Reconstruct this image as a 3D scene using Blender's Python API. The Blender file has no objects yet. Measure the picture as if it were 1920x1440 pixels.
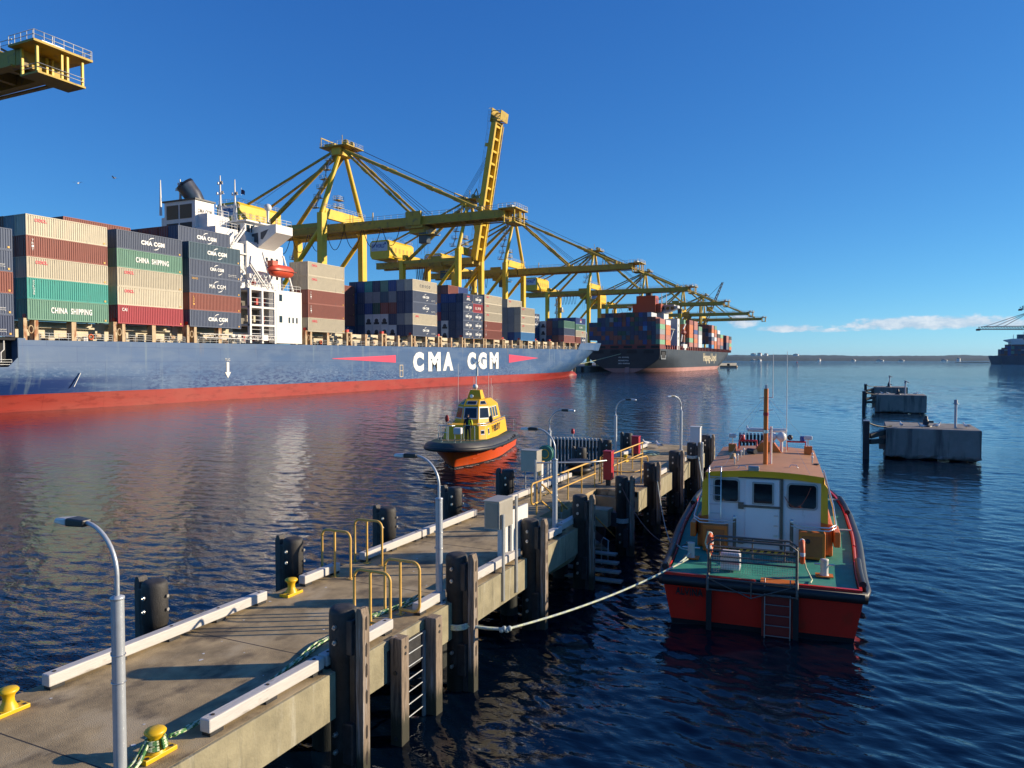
import bpy, bmesh, math, random
from mathutils import Vector, Matrix
random.seed(7)
R = math.radians
SC = bpy.context.scene
COL = SC.collection
# ------------------------------------------------------------------ camera
# world frame: +Y runs along the wharf (and the jetty), +X points off the wharf, z = 0 is the water
F_PX, HOR, THETA, CAM_H = 1400.0, 675.0, 25.106, 7.2
cd = bpy.data.cameras.new('camera'); cam = bpy.data.objects.new('camera', cd); COL.objects.link(cam)
cd.sensor_fit = 'HORIZONTAL'; cd.sensor_width = 36; cd.lens = 36 * F_PX / 1920
cd.clip_start = 0.2; cd.clip_end = 40000
cam.location = (0, 0, CAM_H)
cam.rotation_euler = (R(90) - math.atan((720 - HOR) / F_PX), 0, R(THETA))
SC.camera = cam
# ------------------------------------------------------------------ sun and sky
SUN_EL = R(17.0)
sx, sy = 0.862, 0.4925
sun_az = math.atan2(sy, sx)
sdir = Vector((math.cos(SUN_EL) * math.cos(sun_az), math.cos(SUN_EL) * math.sin(sun_az), math.sin(SUN_EL)))
W = bpy.data.worlds.new('World'); SC.world = W; W.use_nodes = True
nt = W.node_tree; N = nt.nodes; L = nt.links; N.clear()
out = N.new('ShaderNodeOutputWorld'); bg = N.new('ShaderNodeBackground')
sky = N.new('ShaderNodeTexSky'); sky.sky_type = 'NISHITA'; sky.sun_disc = False
sky.sun_elevation = SUN_EL
sky.sun_rotation = math.atan2(sdir.x, sdir.y)
sky.altitude = 0; sky.air_density = 0.7; sky.dust_density = 0.0; sky.ozone_density = 6.0
# the camera's strong blue rendering of a clear sky: one response curve per channel
srgb = N.new('ShaderNodeSeparateXYZ'); L.new(sky.outputs[0], srgb.inputs[0]); crgb = N.new('ShaderNodeCombineXYZ')
for i_, (k_, p_) in enumerate(((0.98, 1.14), (1.02, 0.92), (0.93, 0.60))):
    m1 = N.new('ShaderNodeMath'); m1.operation = 'MULTIPLY'; m1.inputs[1].default_value = 0.108; L.new(srgb.outputs[i_], m1.inputs[0])
    m2 = N.new('ShaderNodeMath'); m2.operation = 'POWER'; m2.inputs[1].default_value = p_; L.new(m1.outputs[0], m2.inputs[0])
    m3 = N.new('ShaderNodeMath'); m3.operation = 'MULTIPLY'; m3.inputs[1].default_value = k_ / 0.108; L.new(m2.outputs[0], m3.inputs[0]); L.new(m3.outputs[0], crgb.inputs[i_])
# low bank of cumulus far beyond the bay, as a function of direction (azimuth, elevation)
tc = N.new('ShaderNodeTexCoord'); sep = N.new('ShaderNodeSeparateXYZ'); L.new(tc.outputs['Generated'], sep.inputs[0])
def wm(op, a, b=None, c=None):
    n = N.new('ShaderNodeMath'); n.operation = op
    for i, v in enumerate((a, b, c)):
        if v is None: continue
        if isinstance(v, (int, float)): n.inputs[i].default_value = v
        else: L.new(v, n.inputs[i])
    return n.outputs[0]
az = wm('ARCTAN2', sep.outputs[0], sep.outputs[1]); el = wm('ARCSINE', sep.outputs[2])
def bump_band(x, c, w, soft):
    d = wm('ABSOLUTE', wm('SUBTRACT', x, c)); return wm('SMOOTHSTEP' if False else 'SUBTRACT', 1.0, wm('MINIMUM', 1.0, wm('MAXIMUM', 0.0, wm('DIVIDE', wm('SUBTRACT', d, w), soft))))
cmb = N.new('ShaderNodeCombineXYZ'); L.new(wm('MULTIPLY', az, 48.0), cmb.inputs[0]); L.new(wm('MULTIPLY', el, 95.0), cmb.inputs[1])
nz = N.new('ShaderNodeTexNoise'); nz.inputs['Scale'].default_value = 1.0; nz.inputs['Detail'].default_value = 9; nz.inputs['Roughness'].default_value = 0.62
L.new(cmb.outputs[0], nz.inputs['Vector'])
CLOUD = []   # (azimuth offset from camera axis in px, half width px, base el px above horizon, top el px)
mask = None
for (cx, hw, e0, e1, st) in ((1740, 175, 50, 82, 1.1), (1480, 62, 48, 66, 0.78), (1390, 30, 50, 92, 0.8), (1560, 60, 50, 60, 0.4), (1890, 70, 54, 78, 0.9)):
    a0 = math.atan((cx - 960) / F_PX) - R(THETA)
    wa = hw / F_PX * math.cos(math.atan((cx - 960) / F_PX)) ** 2
    ca = math.cos(math.atan((cx - 960) / F_PX))
    ee = (e0 + e1) / 2 / F_PX * ca; he = (e1 - e0) / 2 / F_PX * ca
    dx = wm('DIVIDE', wm('SUBTRACT', az, a0), wa); dy = wm('DIVIDE', wm('SUBTRACT', el, ee), he)
    # flat base: squash the lower half
    dyl = wm('MULTIPLY', wm('MINIMUM', dy, 0.0), 1.9); dyu = wm('MAXIMUM', dy, 0.0)
    r2 = wm('ADD', wm('POWER', wm('ABSOLUTE', dx), 2.6), wm('ADD', wm('MULTIPLY', dyl, dyl), wm('MULTIPLY', dyu, dyu)))
    v = wm('MULTIPLY', wm('SUBTRACT', 1.25, r2), st)
    mask = v if mask is None else wm('MAXIMUM', mask, v)
mm = wm('ADD', mask, wm('MULTIPLY', wm('SUBTRACT', nz.outputs[0], 0.5), 3.6))
cl = wm('MULTIPLY', wm('MINIMUM', 1.0, wm('MAXIMUM', 0.0, wm('MULTIPLY', mm, 1.1))), 0.70)
ccol = N.new('ShaderNodeMixRGB'); ccol.inputs[1].default_value = (4.4, 4.9, 5.9, 1); ccol.inputs[2].default_value = (7.6, 7.3, 7.3, 1)
L.new(wm('MINIMUM', 1.0, wm('MAXIMUM', 0.0, wm('MULTIPLY', wm('SUBTRACT', nz.outputs[0], 0.40), 4.0))), ccol.inputs[0])
mix = N.new('ShaderNodeMixRGB'); L.new(cl, mix.inputs[0]); L.new(crgb.outputs[0], mix.inputs[1]); L.new(ccol.outputs[0], mix.inputs[2])
L.new(mix.outputs[0], bg.inputs[0]); bg.inputs[1].default_value = 0.085
L.new(bg.outputs[0], out.inputs[0])
sl = bpy.data.lights.new('sun', 'SUN'); sl.energy = 4.5; sl.angle = R(0.53); sl.color = (1.0, 0.84, 0.62)
so = bpy.data.objects.new('sun', sl); COL.objects.link(so); so.rotation_euler = (-sdir).to_track_quat('-Z', 'Y').to_euler(); so.location = sdir * 100
SC.view_settings.view_transform = 'Standard'; SC.view_settings.look = 'None'; SC.view_settings.exposure = 0.6; SC.view_settings.gamma = 1
SC.render.engine = 'CYCLES'
SC.cycles.max_bounces = 6; SC.cycles.diffuse_bounces = 2; SC.cycles.glossy_bounces = 3; SC.cycles.transmission_bounces = 4; SC.cycles.volume_bounces = 0
SC.cycles.caustics_reflective = False; SC.cycles.caustics_refractive = False
# ------------------------------------------------------------------ materials
MATS = {}
def M(name, c, rough=0.6, metal=0.0, var=0.12, vs=2.0, bump=0.0, bs=20.0, dirt=None, ds=(1, 1, 1), dt=0.55, dw=0.12, spec=0.5, rnd=0.0, coat=0.0, c2=None, tide=None, stretch=(1, 1, 1), dirt2=None):
    """procedural paint/concrete/steel: base colour broken up by noise, plus a layer of stains"""
    if name in MATS: return MATS[name]
    m = bpy.data.materials.new(name); m.use_nodes = True; t = m.node_tree; n = t.nodes; l = t.links
    b = n['Principled BSDF']; b.inputs['Roughness'].default_value = rough; b.inputs['Metallic'].default_value = metal
    b.inputs['Specular IOR Level'].default_value = spec; b.inputs['Coat Weight'].default_value = coat
    tcn = n.new('ShaderNodeTexCoord'); mp = n.new('ShaderNodeMapping'); mp.inputs['Scale'].default_value = stretch
    l.new(tcn.outputs['Object'], mp.inputs[0])
    nz = n.new('ShaderNodeTexNoise'); nz.inputs['Scale'].default_value = vs; nz.inputs['Detail'].default_value = 6; nz.inputs['Roughness'].default_value = 0.65
    l.new(mp.outputs[0], nz.inputs['Vector'])
    rp = n.new('ShaderNodeValToRGB'); rp.color_ramp.elements[0].position = 0.3; rp.color_ramp.elements[1].position = 0.72
    ca = [max(0, x * (1 - var)) for x in c]; cb = [min(1, x * (1 + var)) for x in c] if c2 is None else c2
    rp.color_ramp.elements[0].color = (*ca, 1); rp.color_ramp.elements[1].color = (*cb, 1)
    l.new(nz.outputs[0], rp.inputs[0]); cur = rp.outputs[0]
    for dd, sh in ((dirt, 0.0), (dirt2, 7.3)):
        if dd is None: continue
        mp2 = n.new('ShaderNodeMapping'); mp2.inputs['Scale'].default_value = ds; mp2.inputs['Location'].default_value = (sh, sh, sh); l.new(tcn.outputs['Object'], mp2.inputs[0])
        n2 = n.new('ShaderNodeTexNoise'); n2.inputs['Scale'].default_value = 1.0; n2.inputs['Detail'].default_value = 7; n2.inputs['Roughness'].default_value = 0.6
        l.new(mp2.outputs[0], n2.inputs['Vector'])
        r2 = n.new('ShaderNodeValToRGB'); r2.color_ramp.elements[0].position = dt; r2.color_ramp.elements[1].position = dt + dw
        r2.color_ramp.elements[0].color = (0, 0, 0, 1); r2.color_ramp.elements[1].color = (1, 1, 1, 1)
        l.new(n2.outputs[0], r2.inputs[0]); mx = n.new('ShaderNodeMixRGB'); l.new(r2.outputs[0], mx.inputs[0]); l.new(cur, mx.inputs[1]); mx.inputs[2].default_value = (*dd, 1); cur = mx.outputs[0]
    if tide:                                   # wet, weedy band above the waterline
        sz = n.new('ShaderNodeSeparateXYZ'); l.new(tcn.outputs['Object'], sz.inputs[0]); aa = n.new('ShaderNodeMath'); aa.operation = 'MULTIPLY_ADD'; aa.inputs[1].default_value = 0.9; l.new(nz.outputs[0], aa.inputs[0]); l.new(sz.outputs[2], aa.inputs[2])
        mr0 = n.new('ShaderNodeMapRange'); mr0.inputs[1].default_value = tide[0] + 0.65; mr0.inputs[2].default_value = tide[0] + 0.35; l.new(aa.outputs[0], mr0.inputs[0])
        mx0 = n.new('ShaderNodeMixRGB'); l.new(mr0.outputs[0], mx0.inputs[0]); l.new(cur, mx0.inputs[1]); mx0.inputs[2].default_value = (*tide[1], 1); cur = mx0.outputs[0]
    if rnd:
        oi = n.new('ShaderNodeObjectInfo'); mr = n.new('ShaderNodeMapRange'); mr.inputs[3].default_value = 1 - rnd; mr.inputs[4].default_value = 1 + rnd
        l.new(oi.outputs['Random'], mr.inputs[0]); hv = n.new('ShaderNodeHueSaturation'); l.new(mr.outputs[0], hv.inputs['Value']); l.new(cur, hv.inputs['Color']); cur = hv.outputs[0]
    l.new(cur, b.inputs['Base Color'])
    if bump:
        n3 = n.new('ShaderNodeTexNoise'); n3.inputs['Scale'].default_value = bs; n3.inputs['Detail'].default_value = 5; l.new(mp.outputs[0], n3.inputs['Vector'])
        bp = n.new('ShaderNodeBump'); bp.inputs['Strength'].default_value = bump; bp.inputs['Distance'].default_value = 0.02
        l.new(n3.outputs[0], bp.inputs['Height']); l.new(bp.outputs[0], b.inputs['Normal'])
    m.diffuse_color = (*c, 1); MATS[name] = m; return m
# ------------------------------------------------------------------ mesh builder
class MB:
    def __init__(s): s.v = []; s.f = []; s.mi = []; s.sm = []; s.mx = None
    def add(s, vs, fs, mi=0, smooth=False):
        o = len(s.v)
        if s.mx is not None: vs = [s.mx @ Vector(p) for p in vs]
        s.v += [tuple(p) for p in vs]; s.f += [tuple(i + o for i in f) for f in fs]; s.mi += [mi] * len(fs); s.sm += [smooth] * len(fs)
        return s
    def box(s, x0, x1, y0, y1, z0, z1, mi=0):
        vs = [(x, y, z) for z in (z0, z1) for y in (y0, y1) for x in (x0, x1)]
        return s.add(vs, [(0, 2, 3, 1), (4, 5, 7, 6), (0, 1, 5, 4), (2, 6, 7, 3), (0, 4, 6, 2), (1, 3, 7, 5)], mi)
    def bb(s, cx, cy, cz, w, d, h, mi=0): return s.box(cx - w / 2, cx + w / 2, cy - d / 2, cy + d / 2, cz - h / 2, cz + h / 2, mi)
    def beam(s, p0, p1, w, h, mi=0, up=(0, 0, 1), w1=None, h1=None):
        p0 = Vector(p0); p1 = Vector(p1); d = (p1 - p0).normalized(); u = Vector(up)
        if abs(d.dot(u)) > 0.98: u = Vector((0, 1, 0))
        r = d.cross(u).normalized(); u = r.cross(d); w1 = w if w1 is None else w1; h1 = h if h1 is None else h1
        vs = [p0 + r * a * w / 2 + u * b * h / 2 for a, b in ((-1, -1), (1, -1), (1, 1), (-1, 1))] + [p1 + r * a * w1 / 2 + u * b * h1 / 2 for a, b in ((-1, -1), (1, -1), (1, 1), (-1, 1))]
        return s.add(vs, [(0, 1, 2, 3), (7, 6, 5, 4), (0, 4, 5, 1), (1, 5, 6, 2), (2, 6, 7, 3), (3, 7, 4, 0)], mi)
    def tube(s, pts, r, seg=8, mi=0, closed=False, cap=True, mi2=None, smooth=True):
        pts = [Vector(p) for p in pts]; n = len(pts); rs = r if isinstance(r, (list, tuple)) else [r] * n
        vs = []; prev = None
        for i, p in enumerate(pts):
            a = pts[i - 1] if (i > 0 or closed) else p; b = pts[(i + 1) % n] if (i < n - 1 or closed) else p
            d = (b - a).normalized()
            if prev is None:
                u = Vector((0, 0, 1)) if abs(d.z) < 0.9 else Vector((1, 0, 0)); x = d.cross(u).normalized()
            else: x = (prev - d * prev.dot(d)).normalized()
            prev = x; y = d.cross(x)
            vs += [p + x * math.cos(t) * rs[i] + y * math.sin(t) * rs[i] for t in [2 * math.pi * k / seg for k in range(seg)]]
        fs = []; ms = []
        for i in range(n if closed else n - 1):
            j = (i + 1) % n
            for k in range(seg):
                fs.append((i * seg + k, i * seg + (k + 1) % seg, j * seg + (k + 1) % seg, j * seg + k)); ms.append(mi if mi2 is None or (i + k) % 4 < 2 else mi2)
        o = len(s.f); s.add(vs, fs, mi, smooth)
        for i, q in enumerate(ms): s.mi[o + i] = q
        if cap and not closed: s.add(vs[:seg], [tuple(range(seg))[::-1]], mi); s.add(vs[-seg:], [tuple(range(seg))], mi)
        return s
    def cyl(s, p0, p1, r0, r1=None, seg=12, mi=0, smooth=True): return s.tube([p0, p1], [r0, r0 if r1 is None else r1], seg, mi, smooth=smooth)
    def lathe(s, c, prof, seg=20, mi=0, axis='z', smooth=True):
        c = Vector(c); vs = []
        for r, h in prof:
            for k in range(seg):
                t = 2 * math.pi * k / seg; q = (r * math.cos(t), r * math.sin(t), h)
                if axis == 'x': q = (h, r * math.cos(t), r * math.sin(t))
                if axis == 'y': q = (r * math.sin(t), h, r * math.cos(t))
                vs.append(c + Vector(q))
        m = len(prof); fs = [(i * seg + k, i * seg + (k + 1) % seg, (i + 1) * seg + (k + 1) % seg, (i + 1) * seg + k) for i in range(m - 1) for k in range(seg)]
        s.add(vs, fs, mi, smooth); s.add(vs[:seg], [tuple(range(seg))[::-1]], mi); s.add(vs[-seg:], [tuple(range(seg))], mi); return s
    def prism(s, pts, a, b, axis='y', mi=0):
        """polygon pts extruded a..b along axis; pts are (x,z) for y, (y,z) for x, (x,y) for z"""
        def P(p, t): return (p[0], t, p[1]) if axis == 'y' else ((t, p[0], p[1]) if axis == 'x' else (p[0], p[1], t))
        n = len(pts); vs = [P(p, a) for p in pts] + [P(p, b) for p in pts]
        fs = [tuple(range(n)), tuple(range(2 * n - 1, n - 1, -1))] + [(i, i + n, (i + 1) % n + n, (i + 1) % n) for i in range(n)]
        return s.add(vs, fs, mi)
    def sphere(s, c, r, seg=12, ring=8, mi=0, sc=(1, 1, 1)):
        c = Vector(c); prof = [(r * math.sin(math.pi * i / ring) + 1e-4, -r * math.cos(math.pi * i / ring)) for i in range(ring + 1)]
        vs = [c + Vector((p * math.cos(t) * sc[0], p * math.sin(t) * sc[1], h * sc[2])) for p, h in prof for t in [2 * math.pi * k / seg for k in range(seg)]]
        fs = [(i * seg + k, i * seg + (k + 1) % seg, (i + 1) * seg + (k + 1) % seg, (i + 1) * seg + k) for i in range(ring) for k in range(seg)]
        return s.add(vs, fs, mi, True)
    def rails(s, pts, h=1.0, r=0.025, step=1.5, mid=1, mi=0, seg=5):
        """hand rail on posts along a polyline of floor points"""
        pts = [Vector(p) for p in pts]; up = Vector((0, 0, 1))
        for k in range(mid + 1): s.tube([p + up * h * (k + 1) / (mid + 1) for p in pts], r, seg, mi)
        for a, b in zip(pts, pts[1:]):
            n = max(1, int((b - a).length / step))
            for i in range(n + 1): q = a.lerp(b, i / n); s.cyl(q, q + up * h, r, seg=seg, mi=mi)
        return s
    def mesh(s, name, mats):
        me = bpy.data.meshes.new(name); me.from_pydata(s.v, [], s.f)
        for m in mats: me.materials.append(m)
        me.polygons.foreach_set('material_index', s.mi); me.polygons.foreach_set('use_smooth', s.sm)
        bm = bmesh.new(); bm.from_mesh(me); bmesh.ops.recalc_face_normals(bm, faces=bm.faces[:]); bm.to_mesh(me); bm.free()
        me.update(); return me
    def clusters(s):
        n = len(s.v); par = list(range(n))
        def find(a):
            while par[a] != a: par[a] = par[par[a]]; a = par[a]
            return a
        for f in s.f:
            r0 = find(f[0])
            for q in f[1:]: par[find(q)] = r0
        grp = {}
        for i, f in enumerate(s.f): grp.setdefault(find(f[0]), []).append(i)
        if len(grp) < 2 or len(grp) > 500: return None
        bx_ = []
        for g in grp.values():
            vs = [s.v[q] for i in g for q in s.f[i]]; bx_.append([[min(v[k] for v in vs) - .012 for k in range(3)], [max(v[k] for v in vs) + .012 for k in range(3)], g])
        pr_ = list(range(len(bx_)))
        def fd(a):
            while pr_[a] != a: pr_[a] = pr_[pr_[a]]; a = pr_[a]
            return a
        for i in range(len(bx_)):
            for j in range(i + 1, len(bx_)):
                if all(bx_[i][0][k] <= bx_[j][1][k] and bx_[j][0][k] <= bx_[i][1][k] for k in range(3)): pr_[fd(i)] = fd(j)
        out = {}
        for i in range(len(bx_)): out.setdefault(fd(i), []).extend(bx_[i][2])
        return list(out.values()) if 1 < len(out) <= 60 else None
    def build(s, name, mats, parent=None, bevel=0, whole=False, **kw):
        if not isinstance(mats, (list, tuple)): mats = [mats]
        cl = s.clusters() if parent is not None and not whole else None
        if cl:
            first = None
            for g in cl:
                q = MB(); mp = {}
                for i in g:
                    f = []
                    for a in s.f[i]:
                        if a not in mp: mp[a] = len(q.v); q.v.append(s.v[a])
                        f.append(mp[a])
                    q.f.append(tuple(f)); q.mi.append(s.mi[i]); q.sm.append(s.sm[i])
                o = link(q.mesh(name, mats), name, parent, bevel, **kw); first = first or o
            return first
        return link(s.mesh(name, mats), name, parent, bevel, **kw)
def link(me, name, parent=None, bevel=0, **kw):
    o = bpy.data.objects.new(name, me); COL.objects.link(o)
    if parent: o.parent = parent
    if bevel:
        b = o.modifiers.new('b', 'BEVEL'); b.width = bevel; b.segments = 2; b.limit_method = 'ANGLE'; b.angle_limit = R(40)
    return tag(o, **kw)
def tag(o, label=None, cat=None, group=None, kind=None, loc=None, rz=None):
    if label: o['label'] = label
    if cat: o['category'] = cat
    if group: o['group'] = group
    if kind: o['kind'] = kind
    if loc is not None: o.location = loc
    if rz is not None: o.rotation_euler = (0, 0, rz)
    return o
def thing(name, label, cat, loc=(0, 0, 0), rz=0, group=None):
    o = bpy.data.objects.new(name, None); COL.objects.link(o); o.empty_display_size = 0.2
    return tag(o, label, cat, group, loc=loc, rz=rz)
KIDS = {}
def dup(root, loc, rz=0, label=None):
    r = root.copy(); COL.objects.link(r); r.location = loc; r.rotation_euler = (0, 0, rz)
    if label: r['label'] = label
    for ch in list(root.children):
        c = ch.copy(); COL.objects.link(c); c.parent = r
        for g in list(ch.children): d = g.copy(); COL.objects.link(d); d.parent = c
    return r
TXT = {}
def text_mesh(s, w, h, mat, bold=0.0, ext=0.01, key=''):
    """lettering fitted to w x h, lower left at the origin, in the local xy plane"""
    k = (s, w, h, mat.name, key)
    if k in TXT: return TXT[k]
    cu = bpy.data.curves.new('lettering', 'FONT'); cu.body = s; cu.extrude = ext; cu.offset = bold; cu.resolution_u = 3; cu.space_character = 1.12
    o = bpy.data.objects.new('tmp', cu); COL.objects.link(o); bpy.context.view_layer.update()
    me = bpy.data.meshes.new_from_object(o.evaluated_get(bpy.context.evaluated_depsgraph_get())); bpy.data.objects.remove(o)
    xs = [v.co.x for v in me.vertices]; ys = [v.co.y for v in me.vertices]; x0, x1, y0, y1 = min(xs), max(xs), min(ys), max(ys)
    for v in me.vertices: v.co.x = (v.co.x - x0) / (x1 - x0) * w; v.co.y = (v.co.y - y0) / (y1 - y0) * h
    me.materials.clear(); me.materials.append(mat); TXT[k] = me; return me
FACE_X = Matrix(((0, 0, 1, 0), (1, 0, 0, 0), (0, 1, 0, 0), (0, 0, 0, 1)))      # reads along +y on a face looking to +x
FACE_NY = Matrix(((1, 0, 0, 0), (0, 0, -1, 0), (0, 1, 0, 0), (0, 0, 0, 1)))    # reads along +x on a face looking to -y
def put_text(s, w, h, mat, pos, face, parent=None, bold=0.0, name='lettering', key=''):
    o = bpy.data.objects.new(name, text_mesh(s, w, h, mat, bold, key=key)); COL.objects.link(o)
    if parent: o.parent = parent
    o.matrix_local = Matrix.Translation(pos) @ face
    return o
ORD = ['first', 'second', 'third', 'fourth', 'fifth', 'sixth', 'seventh', 'eighth', 'ninth', 'tenth', 'eleventh', 'twelfth', 'thirteenth', 'fourteenth', 'fifteenth', 'sixteenth', 'seventeenth', 'eighteenth']
def arc(c, r, a0, a1, n, plane):
    """points on an arc, plane = two unit vectors"""
    c = Vector(c); u = Vector(plane[0]); v = Vector(plane[1])
    return [c + u * r * math.cos(R(a0 + (a1 - a0) * i / n)) + v * r * math.sin(R(a0 + (a1 - a0) * i / n)) for i in range(n + 1)]
white = M('white_paint', (0.72, 0.70, 0.66), 0.45, var=0.06, vs=3)
grey_steel = M('galvanised_steel', (0.42, 0.44, 0.45), 0.42, 0.55, var=0.12, vs=4)
black_rub = M('black_rubber', (0.016, 0.016, 0.018), 0.5, var=0.3, vs=3)
glass = M('dark_glass', (0.012, 0.016, 0.02), 0.06, var=0.3, vs=1, spec=0.8)
# ------------------------------------------------------------------ water
def water_mat():
    m = bpy.data.materials.new('sea_water'); m.use_nodes = True; t = m.node_tree; n = t.nodes; l = t.links; b = n['Principled BSDF']
    b.inputs['Base Color'].default_value = (0.001, 0.005, 0.014, 1); b.inputs['Roughness'].default_value = 0.04; b.inputs['IOR'].default_value = 1.45
    tcn = n.new('ShaderNodeTexCoord'); h = None
    #        scale x, scale y, rot, amplitude, detail
    for i, (a, bb_, rot, amp, det, dist) in enumerate(((0.30, 0.75, 34, 0.03, 2, 0.6), (1.3, 3.2, 14, 0.018, 2, 0.9), (5.0, 11.0, 40, 0.009, 2, 0.5))):
        mp = n.new('ShaderNodeMapping'); mp.inputs['Scale'].default_value = (a, bb_, 1); mp.inputs['Rotation'].default_value = (0, 0, R(rot)); l.new(tcn.outputs['Object'], mp.inputs[0])
        nz = n.new('ShaderNodeTexNoise'); nz.inputs['Scale'].default_value = 1; nz.inputs['Detail'].default_value = det; nz.inputs['Roughness'].default_value = 0.55; nz.inputs['Distortion'].default_value = dist
        l.new(mp.outputs[0], nz.inputs['Vector'])
        mu = n.new('ShaderNodeMath'); mu.operation = 'MULTIPLY'; mu.inputs[1].default_value = amp; l.new(nz.outputs[0], mu.inputs[0])
        if h is None: h = mu.outputs[0]
        else:
            ad = n.new('ShaderNodeMath'); ad.operation = 'ADD'; l.new(h, ad.inputs[0]); l.new(mu.outputs[0], ad.inputs[1]); h = ad.outputs[0]
    # short chop on the open water beyond the harbour
    vl = n.new('ShaderNodeVectorMath'); vl.operation = 'LENGTH'; l.new(tcn.outputs['Object'], vl.inputs[0]); mr_ = n.new('ShaderNodeMapRange'); mr_.inputs[1].default_value = 90; mr_.inputs[2].default_value = 500; l.new(vl.outputs[1], mr_.inputs[0])
    mpc = n.new('ShaderNodeMapping'); mpc.inputs['Scale'].default_value = (0.45, 1.1, 1); mpc.inputs['Rotation'].default_value = (0, 0, R(22)); l.new(tcn.outputs['Object'], mpc.inputs[0])
    nzc = n.new('ShaderNodeTexNoise'); nzc.inputs['Detail'].default_value = 4; nzc.inputs['Scale'].default_value = 1; l.new(mpc.outputs[0], nzc.inputs['Vector'])
    mc = n.new('ShaderNodeMath'); mc.operation = 'MULTIPLY'; l.new(nzc.outputs[0], mc.inputs[0]); l.new(mr_.outputs[0], mc.inputs[1]); mc2 = n.new('ShaderNodeMath'); mc2.operation = 'MULTIPLY_ADD'; l.new(mc.outputs[0], mc2.inputs[0]); mc2.inputs[1].default_value = 2.2; l.new(h, mc2.inputs[2]); h = mc2.outputs[0]
    # calmer and rougher patches
    mp = n.new('ShaderNodeMapping'); mp.inputs['Scale'].default_value = (0.008, 0.022, 1); mp.inputs['Rotation'].default_value = (0, 0, R(30)); l.new(tcn.outputs['Object'], mp.inputs[0])
    nz = n.new('ShaderNodeTexNoise'); nz.inputs['Scale'].default_value = 1; nz.inputs['Detail'].default_value = 4; l.new(mp.outputs[0], nz.inputs['Vector'])
    mr = n.new('ShaderNodeMapRange'); mr.inputs[1].default_value = 0.3; mr.inputs[2].default_value = 0.7; mr.inputs[3].default_value = 0.55; mr.inputs[4].default_value = 1.0; l.new(nz.outputs[0], mr.inputs[0])
    bp = n.new('ShaderNodeBump'); bp.inputs['Distance'].default_value = 1.0; l.new(mr.outputs[0], bp.inputs['Strength']); l.new(h, bp.inputs['Height']); l.new(bp.outputs[0], b.inputs['Normal'])
    return m
WATER = water_mat()
def sea_mesh():
    """wave-height mesh, finer near the jetty, out to 460 m; flat beyond"""
    import numpy as np
    rng = np.random.default_rng(4); NA, NR, R0, R1 = 1150, 1250, 5.0, 420.0
    a = np.radians(np.linspace(THETA - 52, THETA + 52, NA)); r = R0 * (R1 / R0) ** np.linspace(0, 1, NR)
    X = -np.outer(r, np.sin(a)); Y = np.outer(r, np.cos(a)); dr = (r * math.log(R1 / R0) / NR)[:, None]
    Zh = np.zeros_like(X); K = 72
    lam = 0.28 * (6.0 / 0.28) ** np.linspace(0, 1, K)
    for i, l_ in enumerate(lam):
        th = math.radians(70) + rng.normal(0, 0.52); k = 2 * math.pi / l_; kx, ky = k * math.cos(th), k * math.sin(th)
        slope = SEA_SLOPE * (1.0 if l_ < 0.9 else (0.9 / l_) ** 1.05) * math.sqrt(2.0 / K); fade = np.clip(l_ / (2.6 * dr) - 0.6, 0, 1)
        Zh += fade * slope / k * np.sin(kx * X + ky * Y + rng.uniform(0, 6.28) + 0.9 * np.sin(X * 0.11 * rng.uniform(.5, 1.5) + Y * 0.07 + i))
    env = 0.95 + 0.55 * np.sin(X * 0.045 + 1.0 + 0.8 * np.sin(Y * .02)) * np.sin(Y * 0.061 + 0.5 + X * .02) + 0.25 * np.sin(X * .19 + Y * .13 + np.sin(Y * .1))
    env = env * (1 + 0.4 * np.clip((X + 12) / 30, 0, 1) * np.clip((Y - 30) / 60, 0, 1)) + 0.9 * np.exp(-((X + 31) ** 2 / 160 + (Y - 62) ** 2 / 500)) + 0.7 * np.exp(-((X + 24) ** 2 / 60 + (Y - 41) ** 2 / 60))
    Zh *= env * np.clip((R1 - r) / 60.0, 0, 1)[:, None]
    co = np.stack([X, Y, Zh], -1).reshape(-1, 3).astype(np.float32)
    me = bpy.data.meshes.new('water'); i = (np.arange(NR - 1)[:, None] * NA + np.arange(NA - 1)[None]).ravel()
    q = np.stack([i, i + NA, i + NA + 1, i + 1], -1).astype(np.int32); nf = len(q)
    # flat surroundings: near disc, sides and the open bay
    ex = []; fx = []; base = len(co)
    def rp(rad, ang): return (-rad * math.sin(ang), rad * math.cos(ang), 0.0)
    ring = [rp(R0, t) for t in a] ; 
    far = [rp(14000, t) for t in a]; ex += far; 
    co = np.concatenate([co, np.array(ex, np.float32)]); last = (NR - 1) * NA; j = np.arange(NA - 1)
    q2 = np.stack([last + j, base + j, base + j + 1, last + j + 1], -1).astype(np.int32)
    q = np.concatenate([q, q2]); nf = len(q)
    side = []   # behind the camera
    b2_ = len(co); pts = [rp(14000, a[0] - t) for t in np.linspace(0, 2 * math.pi - (a[-1] - a[0]), 40)]; inn = [rp(R0, a[0] - t) for t in np.linspace(0, 2 * math.pi - (a[-1] - a[0]), 40)]
    co = np.concatenate([co, np.array(pts + inn + [(0, 0, 0)], np.float32)]); j = np.arange(39)
    q = np.concatenate([q, np.stack([b2_ + 40 + j, b2_ + 40 + j + 1, b2_ + j + 1, b2_ + j], -1).astype(np.int32)]); nf = len(q)
    me.vertices.add(len(co)); me.vertices.foreach_set('co', co.ravel()); me.loops.add(nf * 4); me.loops.foreach_set('vertex_index', q.ravel()); me.polygons.add(nf)
    me.polygons.foreach_set('loop_start', np.arange(0, nf * 4, 4, dtype=np.int32)); me.polygons.foreach_set('use_smooth', np.ones(nf, bool)); me.update(calc_edges=True); me.validate()
    # disc under the camera
    return me
SEA_SLOPE = 0.092
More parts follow.
